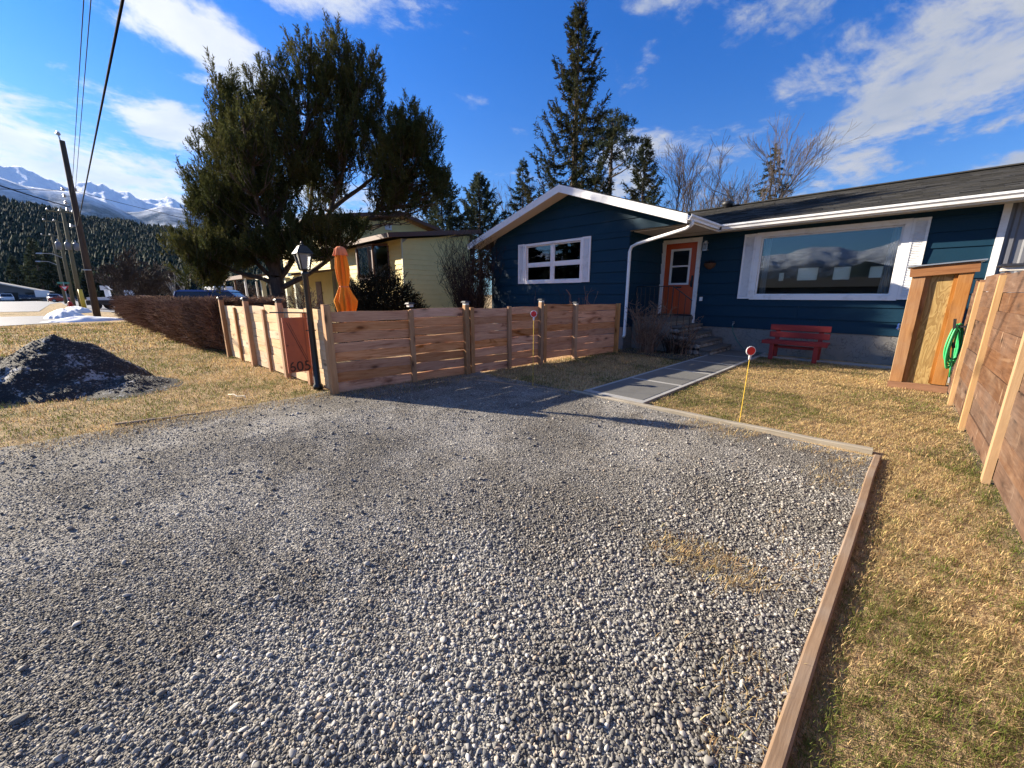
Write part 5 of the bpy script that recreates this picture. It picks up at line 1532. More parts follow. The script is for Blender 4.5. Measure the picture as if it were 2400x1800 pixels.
    for (r, d, z, a, b_, c, n) in lobes:
        c0 = P(r, d, z)
        for i in range(int(n * 1.85)):
            q = rng.normal(0, 1, 3); q /= np.linalg.norm(q); q *= 1.08 * rng.random() ** 0.4
            pos = c0 + Rv * q[0] * a + Dv * q[1] * b_ + UPV * (q[2] * c - 0.45)
            # nearest limb point below it
            w = axes - pos; dist = np.linalg.norm(w, axis=1) + np.clip(w[:, 2] + 0.4, 0, None) * 3
            st = axes[np.argmin(dist)]
            out = pos - st; L = np.linalg.norm(out)
            br = curve(st, pos, unit(out * np.array([1, 1, 0.25])), 6, rng, 0.1)
            limb.extend(poly_segs(br, np.linspace(0.016 + 0.006 * L, 0.006, 6)))
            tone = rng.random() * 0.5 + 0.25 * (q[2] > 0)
            # an upright plume: leading stem with short shoots closing towards its tip
            ph = rng.uniform(0.30, 0.75); lead = unit(UPV + unit(out) * 0.30 + rng.normal(0, 0.20, 3))
            limb.append(list(pos) + list(pos + lead * ph) + [0.007, 0.004])
            m = rng.integers(14, 20)
            for j in range(m):
                t = (j + rng.random()) / m
                side = unit(rng.normal(0, 1, 3) * [1, 1, 0.3])
                bp = pos + lead * ph * (t - 0.12) + side * 0.19 * (1.1 - t) * rng.random()
                SP.append(bp); SD.append(unit(lead * 1.3 + side * 0.75 * (1.15 - t) + rng.normal(0, 0.12, 3))); SL.append(rng.uniform(0.2, 0.34)); ST.append(np.clip(tone + rng.normal(0, 0.15), 0, 1))
            for j in range(4):
                t = rng.uniform(0.4, 1.0); bp = br[min(int(t * 5), 4)]
                SP.append(bp + rng.normal(0, 0.06, 3)); SD.append(unit(UPV + rng.normal(0, 0.4, 3))); SL.append(rng.uniform(0.2, 0.35)); ST.append(np.clip(tone - 0.1, 0, 1))
    SP, SD, SL, ST = map(np.array, (SP, SD, SL, ST))
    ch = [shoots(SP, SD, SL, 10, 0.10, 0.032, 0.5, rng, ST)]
    link('trunk', seg_mesh('trunk', trunk, 'bark_pine', 10), root)
    link('limbs', seg_mesh('limbs', limb, 'bark_pine', 4), root)
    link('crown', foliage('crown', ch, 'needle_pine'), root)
    return root
big_pine()

# ------------------------------------------------------------------ spruces
def spruce(label, loc, H, prof, z0=1.0, nb=150, seed=0, mat='needle_spruce', up=0.35, sh=18, K=7, needle=0.12, w=0.035, group=None, droop=0.35, ragged=0.25):
    """prof: list of (height fraction, half width)"""
    rng = np.random.default_rng(seed)
    root = thing('spruce_tree', label, 'tree', loc, 0, group)
    tr = [(0, 0, 0), (0.02, 0, H * 0.4), (-0.02, 0.02, H * 0.75), (0, 0, H)]
    trunk = poly_segs(tr, [H * 0.016 + 0.03, H * 0.011 + 0.02, H * 0.006, 0.01]); limb = []
    SP, SD, SL, ST = [], [], [], []
    pf = np.array(prof)
    ang = 0
    for i in range(nb):
        f = (i + rng.random()) / nb; f = f ** 0.85
        z = z0 + (H - z0) * f * 0.985
        L = np.interp(z / H, pf[:, 0], pf[:, 1]) * (1 + ragged * rng.normal()); L = max(L, 0.12)
        ang += 2.4 + rng.normal(0, 0.25)
        o = np.array([math.cos(ang), math.sin(ang), 0])
        sag = -droop * L * (1 - f * 0.7)
        pts = [np.array([0, 0, z]), o * L * 0.35 + UPV * (z + sag * 0.5), o * L * 0.7 + UPV * (z + sag * 0.75 + up * L * 0.12), o * L + UPV * (z + sag * 0.6 + up * L * 0.6)]
        limb.extend(poly_segs(pts, np.linspace(0.012 + 0.012 * L, 0.006, 4)))
        m = int(sh * (0.35 + L)); tone = rng.random() * 0.6
        for j in range(m):
            t = rng.uniform(0.12, 1.02) ** 0.8 * 3; k = min(int(t), 2); u_ = t - k
            bp = pts[k] * (1 - u_) + pts[k + 1] * u_
            al = unit(pts[k + 1] - pts[k]); sd = np.cross(al, UPV) * rng.choice([-1, 1])
            dr = unit(al * 0.8 + sd * rng.uniform(0.1, 0.7) + UPV * rng.normal(-0.15, 0.35))
            SP.append(bp + rng.normal(0, 0.04, 3)); SD.append(dr); SL.append(rng.uniform(0.16, 0.38) * (0.6 + 0.4 * min(L, 1.5))); ST.append(np.clip(tone + rng.normal(0, 0.2), 0, 1))
    for j in range(int(nb * 0.8)):      # the leader and inner fill
        z = rng.uniform(z0, H); q = np.interp(z / H, pf[:, 0], pf[:, 1]) * 0.35
        a = rng.uniform(0, 6.28); SP.append(np.array([math.cos(a) * q * rng.random(), math.sin(a) * q * rng.random(), z])); SD.append(np.array([math.cos(a), math.sin(a), 0.6])); SL.append(0.3); ST.append(rng.random() * 0.4)
    for j in range(14):
        SP.append(np.array([0, 0, H - 0.06 * j])); SD.append(unit(np.array([rng.normal(0, .5), rng.normal(0, .5), 1.0]))); SL.append(0.2); ST.append(0.4)
    link('trunk', seg_mesh('trunk', trunk, 'bark_pine', 8), root)
    link('limbs', seg_mesh('limbs', limb, 'bark_pine', 3), root)
    link('crown', foliage('crown', [shoots(np.array(SP), np.array(SD), np.array(SL), K, needle, w, 0.5, rng, np.array(ST))], mat), root)
    return root
spruce('very tall narrow spruce with ragged arms rising behind the blue house', (-13.5, 17.95, 0), 15.15, [(0, 2.4), (0.42, 2.15), (0.55, 1.85), (0.68, 1.3), (0.82, 0.85), (0.93, 0.42), (1, 0.1)], 2.5, 150, 1, 'needle_spruce', 0.85, 24, 8, 0.13, 0.05, droop=0.45, ragged=0.28)
spruce('small pointed spruce between the tall spruce and the bare trees', (-13.9, 26.2, 0), 11.5, [(0, 2.0), (0.6, 1.35), (0.75, 0.95), (0.9, 0.4), (1, 0.08)], 4, 110, 2, 'needle_spruce', 0.6, 16, 6, 0.16, 0.06, droop=0.35)
spruce('slender spruce behind the left slope of the blue house roof', (-23.5, 24.5, 0), 11.9, [(0, 2.8), (0.5, 2.0), (0.7, 1.35), (0.85, 0.6), (1, 0.08)], 3, 95, 3, 'needle_blue', 0.2, 16, 6, 0.18, 0.06, droop=0.25)
spruce('bushy blue-green spruce behind the yellow house, right of its roof vent', (-26.0, 22.0, 0), 10.9, [(0, 3.2), (0.55, 2.4), (0.75, 1.5), (0.9, 0.7), (1, 0.1)], 3, 130, 4, 'needle_blue', 0.8, 18, 6, 0.18, 0.07, droop=0.3)
spruce('dense dark spruce directly behind the gable of the yellow house', (-26.2, 18.4, 0), 10.6, [(0, 3.0), (0.4, 2.5), (0.6, 1.9), (0.8, 1.1), (0.93, 0.5), (1, 0.1)], 3, 150, 5, 'needle_blue', 0.5, 20, 6, 0.17, 0.06, droop=0.3)

# rounded pine beside the tall spruce: foliage in soft cushions
def cushion_pine():
    rng = np.random.default_rng(9)
    root = thing('pine_tree', 'pine with rounded needle cushions close behind the tall spruce', 'tree', (-14.3, 22.6, 0))
    trunk = poly_segs([(0, 0, 0), (0.1, 0, 6), (0.0, 0.1, 9), (0.1, 0, 11.5)], [0.2, 0.15, 0.1, 0.03]); limb = []
    SP, SD, SL, ST = [], [], [], []
    for i in range(34):
        z = rng.uniform(5.0, 12.0); a = rng.uniform(0, 6.28); q = np.interp(z, [5, 7, 9, 12.3], [2.2, 2.3, 1.7, 0.35]) * rng.uniform(0.55, 1.05)
        c = np.array([math.cos(a) * q, math.sin(a) * q, z]); limb.extend(poly_segs([(0, 0, z - 0.5), c * [0.6, 0.6, 1] - UPV * 0.25, c], [0.05, 0.035, 0.02]))
        tone = rng.random() * 0.6
        for j in range(70):
            d = rng.normal(0, 1, 3); d /= np.linalg.norm(d); d[2] = abs(d[2]) * 0.9 - 0.2
            SP.append(c + d * np.array([0.75, 0.75, 0.42]) * rng.random() ** 0.4); SD.append(unit(d + UPV * 0.4)); SL.append(0.18); ST.append(np.clip(tone + rng.normal(0, .15), 0, 1))
    link('trunk', seg_mesh('trunk', trunk, 'bark_tan', 8), root); link('limbs', seg_mesh('limbs', limb, 'bark_tan', 4), root)
    link('crown', foliage('crown', [shoots(np.array(SP), np.array(SD), np.array(SL), 8, 0.17, 0.04, 0.6, rng, np.array(ST))], 'needle_blue'), root)
cushion_pine()

# ------------------------------------------------------------------ bare trees
def bare_tree(label, loc, H, seed, mat='bark_bare', lean=0.0, spread=0.55, depth=6, r0=None, trunks=1, group='bare trees behind the blue house', name='bare_tree', rmin=0.007, split=(2, 4), first=0.27):
    rng = np.random.default_rng(seed)
    root = thing(name, label, 'tree', loc, 0, group)
    segs, thin = [], []
    def grow(p, d, L, r, k):
        n = 3
        pts = [p]
        for i in range(n):
            d = unit(d + rng.normal(0, 0.12, 3) + UPV * 0.06)
            pts.append(pts[-1] + d * L / n)
        rs = np.linspace(r, max(r * 0.68, rmin), n + 1)
        (segs if k >= depth - 1 else thin).extend(poly_segs(pts, rs))
        if k == 0: return
        nb = rng.integers(split[0], split[1] + 1)
        for j in range(nb):
            a = rng.uniform(0, 6.28); q = rng.uniform(0.35, 1.0) * spread
            ref = unit(np.cross(d, rng.normal(0, 1, 3)))
            nd_ = unit(d * math.cos(q) + ref * math.sin(q))
            st = pts[rng.integers(1, n + 1)] if j else pts[-1]
            grow(st, nd_, L * rng.uniform(0.60, 0.82), max(r * 0.56, rmin), k - 1)
    r0 = r0 or H * 0.010
    for t in range(trunks):
        d0 = unit(np.array([rng.normal(0, 0.06) + lean, rng.normal(0, 0.06), 1.0]) + (rng.normal(0, 0.28, 3) * [1, 1, 0] if trunks > 1 else 0))
        grow(np.array([rng.normal(0, 0.15) * (trunks > 1), rng.normal(0, 0.15) * (trunks > 1), 0.0]), d0, H * first, r0, depth)
    link('trunk', seg_mesh('trunk', segs, mat, 6), root)
    link('branches', seg_mesh('branches', thin, mat, 3), root)
    return root
bare_tree('grey bare tree nearest the small pointed spruce', (-13.1, 29.2, 0), 13.4, 11, depth=6)
bare_tree('tallest grey bare tree of the row above the valley of the roof', (-12.1, 30.3, 0), 15.4, 12, depth=6)
bare_tree('bare tree with loose spreading twigs above the middle of the roof row', (-10.4, 32.0, 0), 14.6, 13, 'bark_tan', depth=6)
bare_tree('pale barked bare tree beside the thin spruce at the row end', (-8.6, 34.0, 0), 14.6, 23, 'bark_tan', depth=6, spread=0.30)
bare_tree('slim bare tree between the pale tree and the spreading one', (-9.6, 33.4, 0), 14.6, 17, 'bark_tan', depth=6, spread=0.5)
bare_tree('faint bare tree between the two spruces behind the yellow house', (-25.5, 26.0, 0), 13.4, 15, depth=6, spread=0.45)
spruce('thin brownish spruce tangled with the pale bare tree', (-8.5, 34.9, 0), 11.8, [(0, 1.6), (0.6, 1.3), (0.8, 0.9), (1, 0.1)], 4, 80, 6, 'needle_spruce', -0.2, 12, 6, 0.16, 0.05, droop=0.5)

# bare shrubs and dead stalks
def stems_shrub(label, loc, H, W, n, seed, mat, name='bare_shrub', base=0.25, fork=3, group=None, r=0.008, cat='shrub', flop=0.0):
    rng = np.random.default_rng(seed)
    root = thing(name, label, cat, loc, 0, group)
    S = []
    for i in range(n):
        a = rng.uniform(0, 6.28); q = math.sqrt(rng.random())
        b0 = np.array([math.cos(a) * base * q, math.sin(a) * base * q, -0.02]); hh = H * rng.uniform(0.55, 1.0)
        tp = np.array([math.cos(a) * W * q, math.sin(a) * W * q, hh])
        pts = curve(b0, tp, (0, 0, 1), 5, rng, 0.12)
        S.extend(poly_segs(pts, np.linspace(r, r * 0.45, 5)))
        for j in range(fork):
            k = rng.integers(1, 5); st = pts[k]; d = unit(np.array([rng.normal(0, .5), rng.normal(0, .5), 0.9 - flop]))
            L = hh * rng.uniform(0.08, 0.3)
            S.append(list(st) + list(st + d * L) + [r * 0.55, r * 0.35])
            S.append(list(st + d * L * 0.6) + list(st + d * L * 0.6 + unit(d + rng.normal(0, .5, 3)) * L * 0.5) + [r * 0.4, r * 0.3])
    link('stems', seg_mesh('stems', S, mat, 3, rng=rng), root)
    return root
stems_shrub('fan of bare upright stems at the left corner of the blue wing', (-11.3, 9.05, 0), 3.15, 1.15, 260, 21, 'twig_dark', fork=6, base=0.35, r=0.010)
stems_shrub('tangle of tan dry stems beside the stone steps', (-4.75, 9.75, 0), 1.25, 0.62, 70, 22, 'twig_tan', 'dried_shrub', fork=6, r=0.009, flop=0.5)
stems_shrub('sparse curved dry stems drooping over the stone steps', (-3.98, 10.02, 0), 0.95, 0.42, 22, 23, 'twig_tan', 'dried_shrub', fork=4, flop=0.6)
stems_shrub('row of stiff dead stalks standing behind the fence end', (-5.95, 8.6, 0), 1.52, 0.55, 26, 24, 'twig_tan', 'dried_shrub', fork=2, base=0.45, r=0.007)
stems_shrub('few dead flower stalks behind the middle of the cedar fence', (-7.2, 8.9, 0), 1.45, 0.75, 22, 25, 'twig_dark', 'dried_shrub', fork=3, base=0.6, r=0.007)
stems_shrub('low dark twigs against the porch base', (-4.15, 10.12, 0), 0.55, 0.5, 60, 26, 'twig_dark', 'dried_shrub', fork=4)
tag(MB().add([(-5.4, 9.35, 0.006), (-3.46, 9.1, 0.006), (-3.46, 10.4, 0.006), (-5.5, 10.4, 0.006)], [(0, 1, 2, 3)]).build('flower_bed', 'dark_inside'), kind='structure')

def bush(label, loc, rx, ry, H, n, seed, mat, name='evergreen_bush', K=8):
    rng = np.random.default_rng(seed)
    root = thing(name, label, 'bush', loc)
    d = rng.normal(0, 1, (n, 3)); d = unit(d); d[:, 2] = np.abs(d[:, 2])
    q = rng.random(n) ** 0.35
    lump = 0.8 + 0.35 * vnoise(np.arctan2(d[:, 1], d[:, 0]) * 2 + 10, d[:, 2] * 4 + 3, seed, 3)
    P = d * np.array([rx, ry, H]) * (q * lump)[:, None]
    D = unit(d + UPV * 0.5 + rng.normal(0, 0.4, (n, 3)))
    link('foliage', foliage('foliage', [shoots(P, D, rng.uniform(0.2, 0.45, n), K, 0.11, 0.03, 0.5, rng)], mat), root)
    S = []
    for i in range(60):
        j = rng.integers(n); S.extend(poly_segs([(0, 0, 0), P[j] * 0.5 + rng.normal(0, .05, 3), P[j]], [0.02, 0.014, 0.006]))
    link('stems', seg_mesh('stems', S, 'twig_dark', 3), root)
    return root
bush('big dark evergreen bush before the bay window of the yellow house', (-12.9, 6.35, 0), 2.1, 1.3, 2.2, 4200, 31, 'bush_dark')
bush('brown withered shrub between the pine trunk and the cream post', (-17.0, 5.2, 0), 0.9, 0.8, 1.75, 420, 32, 'twig_tan', 'withered_shrub', 6)

# ------------------------------------------------------------------ trimmed leafless hedge
def hedge():
    rng = np.random.default_rng(51)
    root = thing('hedge', 'long trimmed leafless reddish-brown hedge beyond the pale fence', 'hedge', (-22.5, 2.0, 0))
    x0, x1 = -34.0, -12.4
    def top(x): return 1.27 + 0.05 * np.sin(x * 0.9) + 0.16 * (vnoise(x * 1.4, x * 0 + 3, 5, 4) - 0.5)
    def front(x): return np.interp(x, [-34, -14, -12.4], [0.1, 1.25, 1.75]) + 0.45 * (vnoise(np.asarray(x) * 0.9 + 40, np.asarray(x) * 0 + 6, 7, 3) - 0.5)
    def back(x): return np.interp(x, [-34, -14, -12.4], [1.6, 3.3, 3.3])
    n = 30000
    u_ = rng.random(n) ** 1.8
    x = x1 + (x0 - x1) * u_
    f = rng.random(n); side = rng.random(n) < 0.6
    y = np.where(side, front(x) + 0.3 * rng.random(n) ** 2, front(x) + (back(x) - front(x)) * f)
    zt = top(x)
    bul = np.where(side, 0.32 * np.sin(np.clip(rng.random(n), 0, 1) * 3.14), 0)
    z = np.where(side, zt * rng.random(n) ** 0.8, zt - 0.22 * rng.random(n) ** 2)
    y = np.where(side, y - 0.28 * np.sin(np.clip(z / 1.36, 0, 1) * 2.6) + 0.1, y)
    L = rng.uniform(0.10, 0.34, n) * (1 + (u_ > 0.4)) * np.where(side, 1, 1.25)
    d = unit(np.c_[rng.normal(0, .9, n), rng.normal(-0.15, .8, n), rng.uniform(-0.2, 1.2, n)])
    p0 = np.c_[x, y, z]; p1 = p0 + d * L[:, None]; p1[:, 2] = np.minimum(p1[:, 2], zt + 0.06 + 0.10 * rng.random(n) ** 3)
    rad = 0.005 + 0.007 * u_
    link('twigs', seg_mesh('twigs', np.c_[p0, p1, rad * 1.3, rad], 'twig_red', 3, rng=rng), root, loc=(22.5, -2.0, 0))
    core = MB(); N = 40  # dark solid core added inside the twigs to block light
    for i in range(N + 1):
        xx = x1 + (x0 - x1) * i / N - 0.1 * (i == 0); a = float(front(np.array(xx))) + 0.16; b_ = float(back(np.array(xx))) - 0.1; t = float(top(np.array([xx]))[0]) - 0.12
        core.v += [(xx, a + 0.12, 0), (xx, a - 0.10, 0.7), (xx, a + 0.10, t), (xx, b_, t), (xx, b_, 0)]
    for i in range(N):
        o = i * 5
        for k in range(4): core.f.append((o + k, o + 5 + k, o + 6 + k, o + k + 1))
    core.f += [(0, 1, 2, 3, 4), tuple(N * 5 + k for k in (4, 3, 2, 1, 0))]
    core.build('blocking_core', 'twig_dark', root)
hedge()
# ------------------------------------------------------------------ the yellow neighbour house
yh = thing('yellow_house', 'pale yellow split-level house with brown trim behind the pine', 'house', (-20.0, 9.2, 0))
def slope_top(z): return (9.2 if z < 3.9 else 9.2 + (z - 3.9) / 0.135, 13.0)
BAY = (-20.55, -17.45, 2.35, 3.72)
wall('wall', 9.2, 'x', -24.0, -16.2, 0.2, 3.92, [BAY], yh, exposure=0.22, mat='yellow_siding')
LIMIT = slope_top
wall('wall', -16.2, 'y', 9.2, 13.0, 0.2, 4.40, [], yh, exposure=0.22, mat='yellow_siding', clip=lambda w: w.poly([(-16.212, 9.2, 0.2), (-16.212, 13.0, 0.2), (-16.212, 13.0, 4.40), (-16.212, 9.2, 3.9)], (-0.12, 0, 0)))
LIMIT = None
slab('roof', [(-24.2, 8.35, 4.02), (-15.75, 8.35, 4.02), (-15.75, 13.35, 4.68), (-24.2, 13.35, 4.68)], 0.10, 'roof_brown', yh)
MB().box(-24.2, -15.75, 8.32, 8.348, 3.84, 4.03).build('fascia', 'brown_trim', yh)
MB().hexa([(-15.748, 8.32, 3.84), (-15.72, 8.32, 3.84), (-15.72, 13.36, 4.50), (-15.748, 13.36, 4.50), (-15.748, 8.32, 4.03), (-15.72, 8.32, 4.03), (-15.72, 13.36, 4.69), (-15.748, 13.36, 4.69)]).build('fascia', 'brown_trim', yh)
MB().box(-16.24, -16.16, 9.16, 9.20, 0.2, 3.9).build('corner_board', 'cream_paint', yh)
MB().box(-24.0, -16.36, 12.9, 13.0, 0.2, 4.3).build('back_wall', 'yellow_siding', yh)
MB().box(-24.0, -16.36, 9.36, 12.9, 0.1, 0.2).build('inside_floor', 'dark_inside', yh)
# bay window: three panes
bp = [(-20.55, 9.19), (-19.75, 8.68), (-18.05, 8.68), (-17.45, 9.19)]
bay = MB().poly([(x, y, 2.20) for x, y in bp], (0, 0, 0.14)).poly([(x, y, 3.72) for x, y in bp], (0, 0, 0.10)).build('bay_window', 'brown_trim', yh)
for i in range(4):
    MB().box(bp[i][0] - 0.05, bp[i][0] + 0.05, bp[i][1] - 0.03, bp[i][1] + 0.05, 2.34, 3.72).build('mullion', 'brown_trim', bay)
for i in range(3):
    a, b_ = Vector((*bp[i], 2.34)), Vector((*bp[i + 1], 2.34)); d = (b_ - a) * 0.03; nrm = Vector((0, 0.02, 0))
    MB().poly([a + d + nrm, b_ - d + nrm, b_ - d + nrm + Vector((0, 0, 1.38)), a + d + nrm + Vector((0, 0, 1.38))], (0, 0.006, 0)).build('pane', 'glass', bay)
curtain(-20.3, -19.95, 9.12, 2.36, 3.7, bay, 4); curtain(-19.6, -19.1, 9.0, 2.36, 3.7, bay, 4); curtain(-18.7, -18.3, 9.0, 2.36, 3.7, bay, 3)
# upper storey with its gable end
UZ0, UAP = 5.62, 6.42
LIMIT = lambda z: (8.95, 16.4) if z < 5.55 else (8.95 + (z - 5.55) / 0.19, 16.4 - (z - 5.55) / 0.26)
wall('wall', -24.0, 'y', 8.95, 16.4, 3.7, 6.35, [], yh, exposure=0.22, mat='yellow_siding', clip=lambda w: w.poly([(-24.012, 8.95, 0.2), (-24.012, 16.4, 0.2), (-24.012, 16.4, 5.5), (-24.012, 13.2, 6.33), (-24.012, 8.95, 5.5)], (-0.12, 0, 0)))
LIMIT = None
UW = (-28.9, -26.9, 4.2, 5.2)
wall('wall', 8.95, 'x', -33.0, -24.0, 0.2, 5.55, [UW], yh, exposure=0.22, mat='yellow_siding')
win = frame('window', UW[0], UW[1], UW[2], UW[3], 0.08, 8.90, 8.98, 'brown_trim', yh)
MB().box(-27.95, -27.85, 8.93, 8.98, UW[2], UW[3]).build('mullion', 'brown_trim', win)
MB().box(UW[0], UW[1], 8.97, 8.976, UW[2], UW[3]).build('pane', 'glass', win)
slab('roof', [(-33.5, 8.15, 5.72), (-23.5, 8.15, 5.72), (-23.5, 13.3, 6.62), (-33.5, 13.3, 6.62)], 0.10, 'roof_brown', yh)
slab('roof', [(-33.5, 13.3, 6.62), (-23.5, 13.3, 6.62), (-23.5, 17.2, 5.72), (-33.5, 17.2, 5.72)], 0.10, 'roof_brown', yh)
for a, b_ in (((8.13, 5.52), (13.3, 6.42)), ((13.3, 6.42), (17.2, 5.52))):
    MB().hexa([(-23.498, a[0], a[1]), (-23.46, a[0], a[1]), (-23.46, b_[0], b_[1]), (-23.498, b_[0], b_[1]), (-23.498, a[0], a[1] + 0.21), (-23.46, a[0], a[1] + 0.21), (-23.46, b_[0], b_[1] + 0.21), (-23.498, b_[0], b_[1] + 0.21)]).build('rake_board', 'brown_trim', yh)
MB().box(-33.5, -23.5, 8.12, 8.148, 5.52, 5.74).build('fascia', 'brown_trim', yh)
MB().box(-23.97, -23.94, 12.5, 12.95, 5.5, 5.85).build('gable_vent', 'white_paint', yh)
MB().lathe([(0.12, 0), (0.12, 0.35), (0.22, 0.36), (0.22, 0.5), (0.1, 0.6)], 10, (-25, 15.4, 6.0)).build('chimney_cap', 'dark_plastic', yh)
MB().box(-33.0, -24.15, 16.3, 16.4, 0.2, 5.5).build('back_wall', 'yellow_siding', yh)
# entry porch: brown roof on cream posts
slab('porch_roof', [(-31.0, 6.6, 2.62), (-23.2, 6.6, 2.62), (-23.2, 8.9, 2.95), (-31.0, 8.9, 2.95)], 0.12, 'roof_brown', yh)
MB().box(-31.0, -23.2, 6.56, 6.598, 2.46, 2.64).build('porch_fascia', 'cream_paint', yh)
for x in (-30.6, -27.4, -25.2, -23.6):
    MB().box(x, x + 0.28, 6.75, 7.0, 0, 2.46).build('porch_post', 'cream_paint', yh)
MB().box(-26.6, -25.7, 8.88, 8.93, 0.25, 2.3).build('door', 'brown_trim', yh)
# open shelter at the far left of the house
so = thing('garden_shelter', 'open brown-roofed shelter on thin posts left of the pine trunk', 'shelter', (-36, 7.2, 0))
slab('roof', [(-39.5, 6.0, 2.72), (-31.5, 6.0, 2.80), (-31.5, 8.6, 2.95), (-39.5, 8.6, 2.9)], 0.10, 'roof_brown', so)
MB().box(-39.5, -31.5, 5.95, 5.998, 2.55, 2.80).build('fascia', 'brown_trim', so)
for x, m_x in ((-39.2, 'white_paint'), (-35.2, 'brown_trim'), (-31.9, 'white_paint')):
    MB().box(x, x + 0.11, 6.1, 6.22, 0, 2.6).build('post', m_x, so)
    MB().box(x, x + 0.11, 8.3, 8.42, 0, 2.6).build('post', m_x, so)

# ------------------------------------------------------------------ utility poles and wires
def cyl_pole(parent, p0, p1, r0, r1, mat):
    p0 = Vector(p0); p1 = Vector(p1); L = (p1 - p0).length
    me = MB().tube([(0, 0, 0), (L * 0.5, 0, 0), (L, 0, 0)], [r0, (r0 + r1) / 2, r1], 12).mesh('shaft', mat, True)
    o = link('shaft', me, parent, p0 - Vector(parent.location)); o.rotation_euler = (p1 - p0).to_track_quat('X', 'Z').to_euler()
    return o
PB = Vector((-39.4, -1.34, 0))
po = thing('utility_pole', 'dark leaning wooden utility pole beside the hedge end', 'utility pole', PB)
cyl_pole(po, PB, (-39.4, -1.06, 11.0), 0.19, 0.13, 'pole_wood')
MB().tube([(-39.4, -1.12, 10.9), (-39.4, -1.16, 11.35)], 0.035, 6).lathe([(0.10, 0), (0.12, 0.08), (0.06, 0.2)], 8, (-39.4, -1.16, 11.3)).build('top_insulator', 'galvanised', po)
for z, s in ((8.1, -1), (7.7, -1), (7.3, -1), (6.9, -1), (8.15, 1), (5.9, -1)):
    MB().lathe([(0.05, 0), (0.09, 0.05), (0.05, 0.1), (0.08, 0.15), (0.04, 0.2)], 8, (-39.32, -1.25 + s * 0.28, z - 0.1)).bar((-39.36, -1.2, z), (-39.32, -1.25 + s * 0.28, z), 0.05, 0.05).build('insulator', 'galvanised', po)
MB().tube([(-39.2, -1.3, 3.1), (-39.2, -1.3, 3.16)], 0.20, 12).build('pole_band', 'galvanised', po)

def wire(label, a, b_, r, sag=0.0, n=24, mat='wire_black', group='overhead wires'):
    a = Vector(a); b_ = Vector(b_)
    pts = [a.lerp(b_, i / n) - Vector((0, 0, sag * 4 * (i / n) * (1 - i / n))) for i in range(n + 1)]
    o = MB().tube(pts, r, 5).build('overhead_wire', mat, None, True)
    return tag(o, label, 'wire', group)
def through(a, q, ext):
    a = Vector(a); q = Vector(q); return a + (q - a) * ext
w0 = Vector((-39.3, -1.25, 5.92))
wire('thick dark cable running from the dark pole up over the drive', w0, through(w0, (-9.8, 0.80, 6.20), 1.9), 0.022, 0.0)
wire('thin upper wire leaving the top of the dark pole, left of the pair', (-39.4, -1.19, 7.85), through((-39.4, -1.19, 7.85), (-13.2, 0.44, 7.52), 1.8), 0.010)
wire('thin upper wire leaving the top of the dark pole, right of the pair', (-39.4, -1.04, 7.87), through((-39.4, -1.04, 7.87), (-13.2, 0.54, 7.52), 1.8), 0.010)
wire('sagging cable from the dark pole to the left edge of the view', (-39.3, -1.4, 7.05), (-24.0, -4.6, 6.2), 0.030, 0.1)
wire('thin wire from the dark pole across the street to the left', (-39.4, -1.45, 8.05), (-39.4, -14.0, 7.2), 0.016, 0.3)
wire('thin service wire from the dark pole behind the pine crown', (-39.4, -1.0, 8.1), (-33.0, 9.0, 5.6), 0.014, 0.2)
wire('street wire mirrored in the picture window, behind the viewer', (-60, -14, 6.6), (50, -14, 6.0), 0.03, 0.3)

for i, (x, y, h, lab) in enumerate([(-69.3, -3.45, 10.9, 'pale utility pole carrying transformers beside the dark pole'), (-84.0, -4.9, 11.5, 'second pale utility pole, just behind the transformer pole'), (-104.0, -6.9, 11.5, 'farthest pale utility pole with a street lamp arm')]):
    t = thing('utility_pole', lab, 'utility pole', (x, y, 0), 0, 'pale utility poles down the street')
    cyl_pole(t, (x, y, 0), (x, y + 0.35, h), 0.22, 0.14, 'pole_pale')
    MB().bar((x, y - 0.9, h - 0.25), (x, y + 1.3, h - 0.25), 0.12, 0.12).build('crossarm', 'pole_pale', t)
    for yy in (-0.8, 0.1, 1.1):
        MB().lathe([(0.06, 0), (0.1, 0.08), (0.04, 0.22)], 8, (x, y + yy, h - 0.19)).build('insulator', 'galvanised', t)
    if i == 0:
        for yy in (-0.62, 0.10, 0.75):
            tr_ = MB().lathe([(0.05, 0), (0.24, 0.04), (0.24, 0.75), (0.14, 0.85), (0.05, 0.9)], 12, (x + 0.2, y + yy, 6.5)).build('transformer', 'grey_steel' if yy else 'galvanised', t, True)
            MB().lathe([(0.04, 0), (0.06, 0.1), (0.03, 0.25)], 6, (x + 0.2, y + yy, 7.4)).build('bushing', 'galvanised', tr_)
    else:
        MB().tube([(x, y + 0.1, 6.5), (x, y - 0.8, 7.0), (x, y - 1.8, 7.0)], 0.05, 6).build('lamp_arm', 'galvanised', t)
        MB().hexa([(x - .12, y - 2.3, 6.9), (x + .12, y - 2.3, 6.9), (x + .15, y - 1.7, 6.9), (x - .15, y - 1.7, 6.9), (x - .08, y - 2.2, 7.05), (x + .08, y - 2.2, 7.05), (x + .1, y - 1.7, 7.08), (x - .1, y - 1.7, 7.08)]).build('lamp_head', 'galvanised', t)
        MB().bar((x, y - 0.6, 8.4), (x, y + 0.9, 8.4), 0.1, 0.1).build('crossarm', 'pole_pale', t)
for k, (dy, zz) in enumerate(((-0.8, 10.9), (0.1, 10.9), (1.1, 10.9))):
    wire(('left', 'middle', 'right')[k] + ' of three thin wires between the pale poles', (-69.3, -3.45 + dy, zz), (-140, -10 + dy, 11.5), 0.02, 0.5)
st_ = thing('stub_pole', 'short pale wooden stub pole by the snow bank', 'post', (-66.0, -3.1, 0))
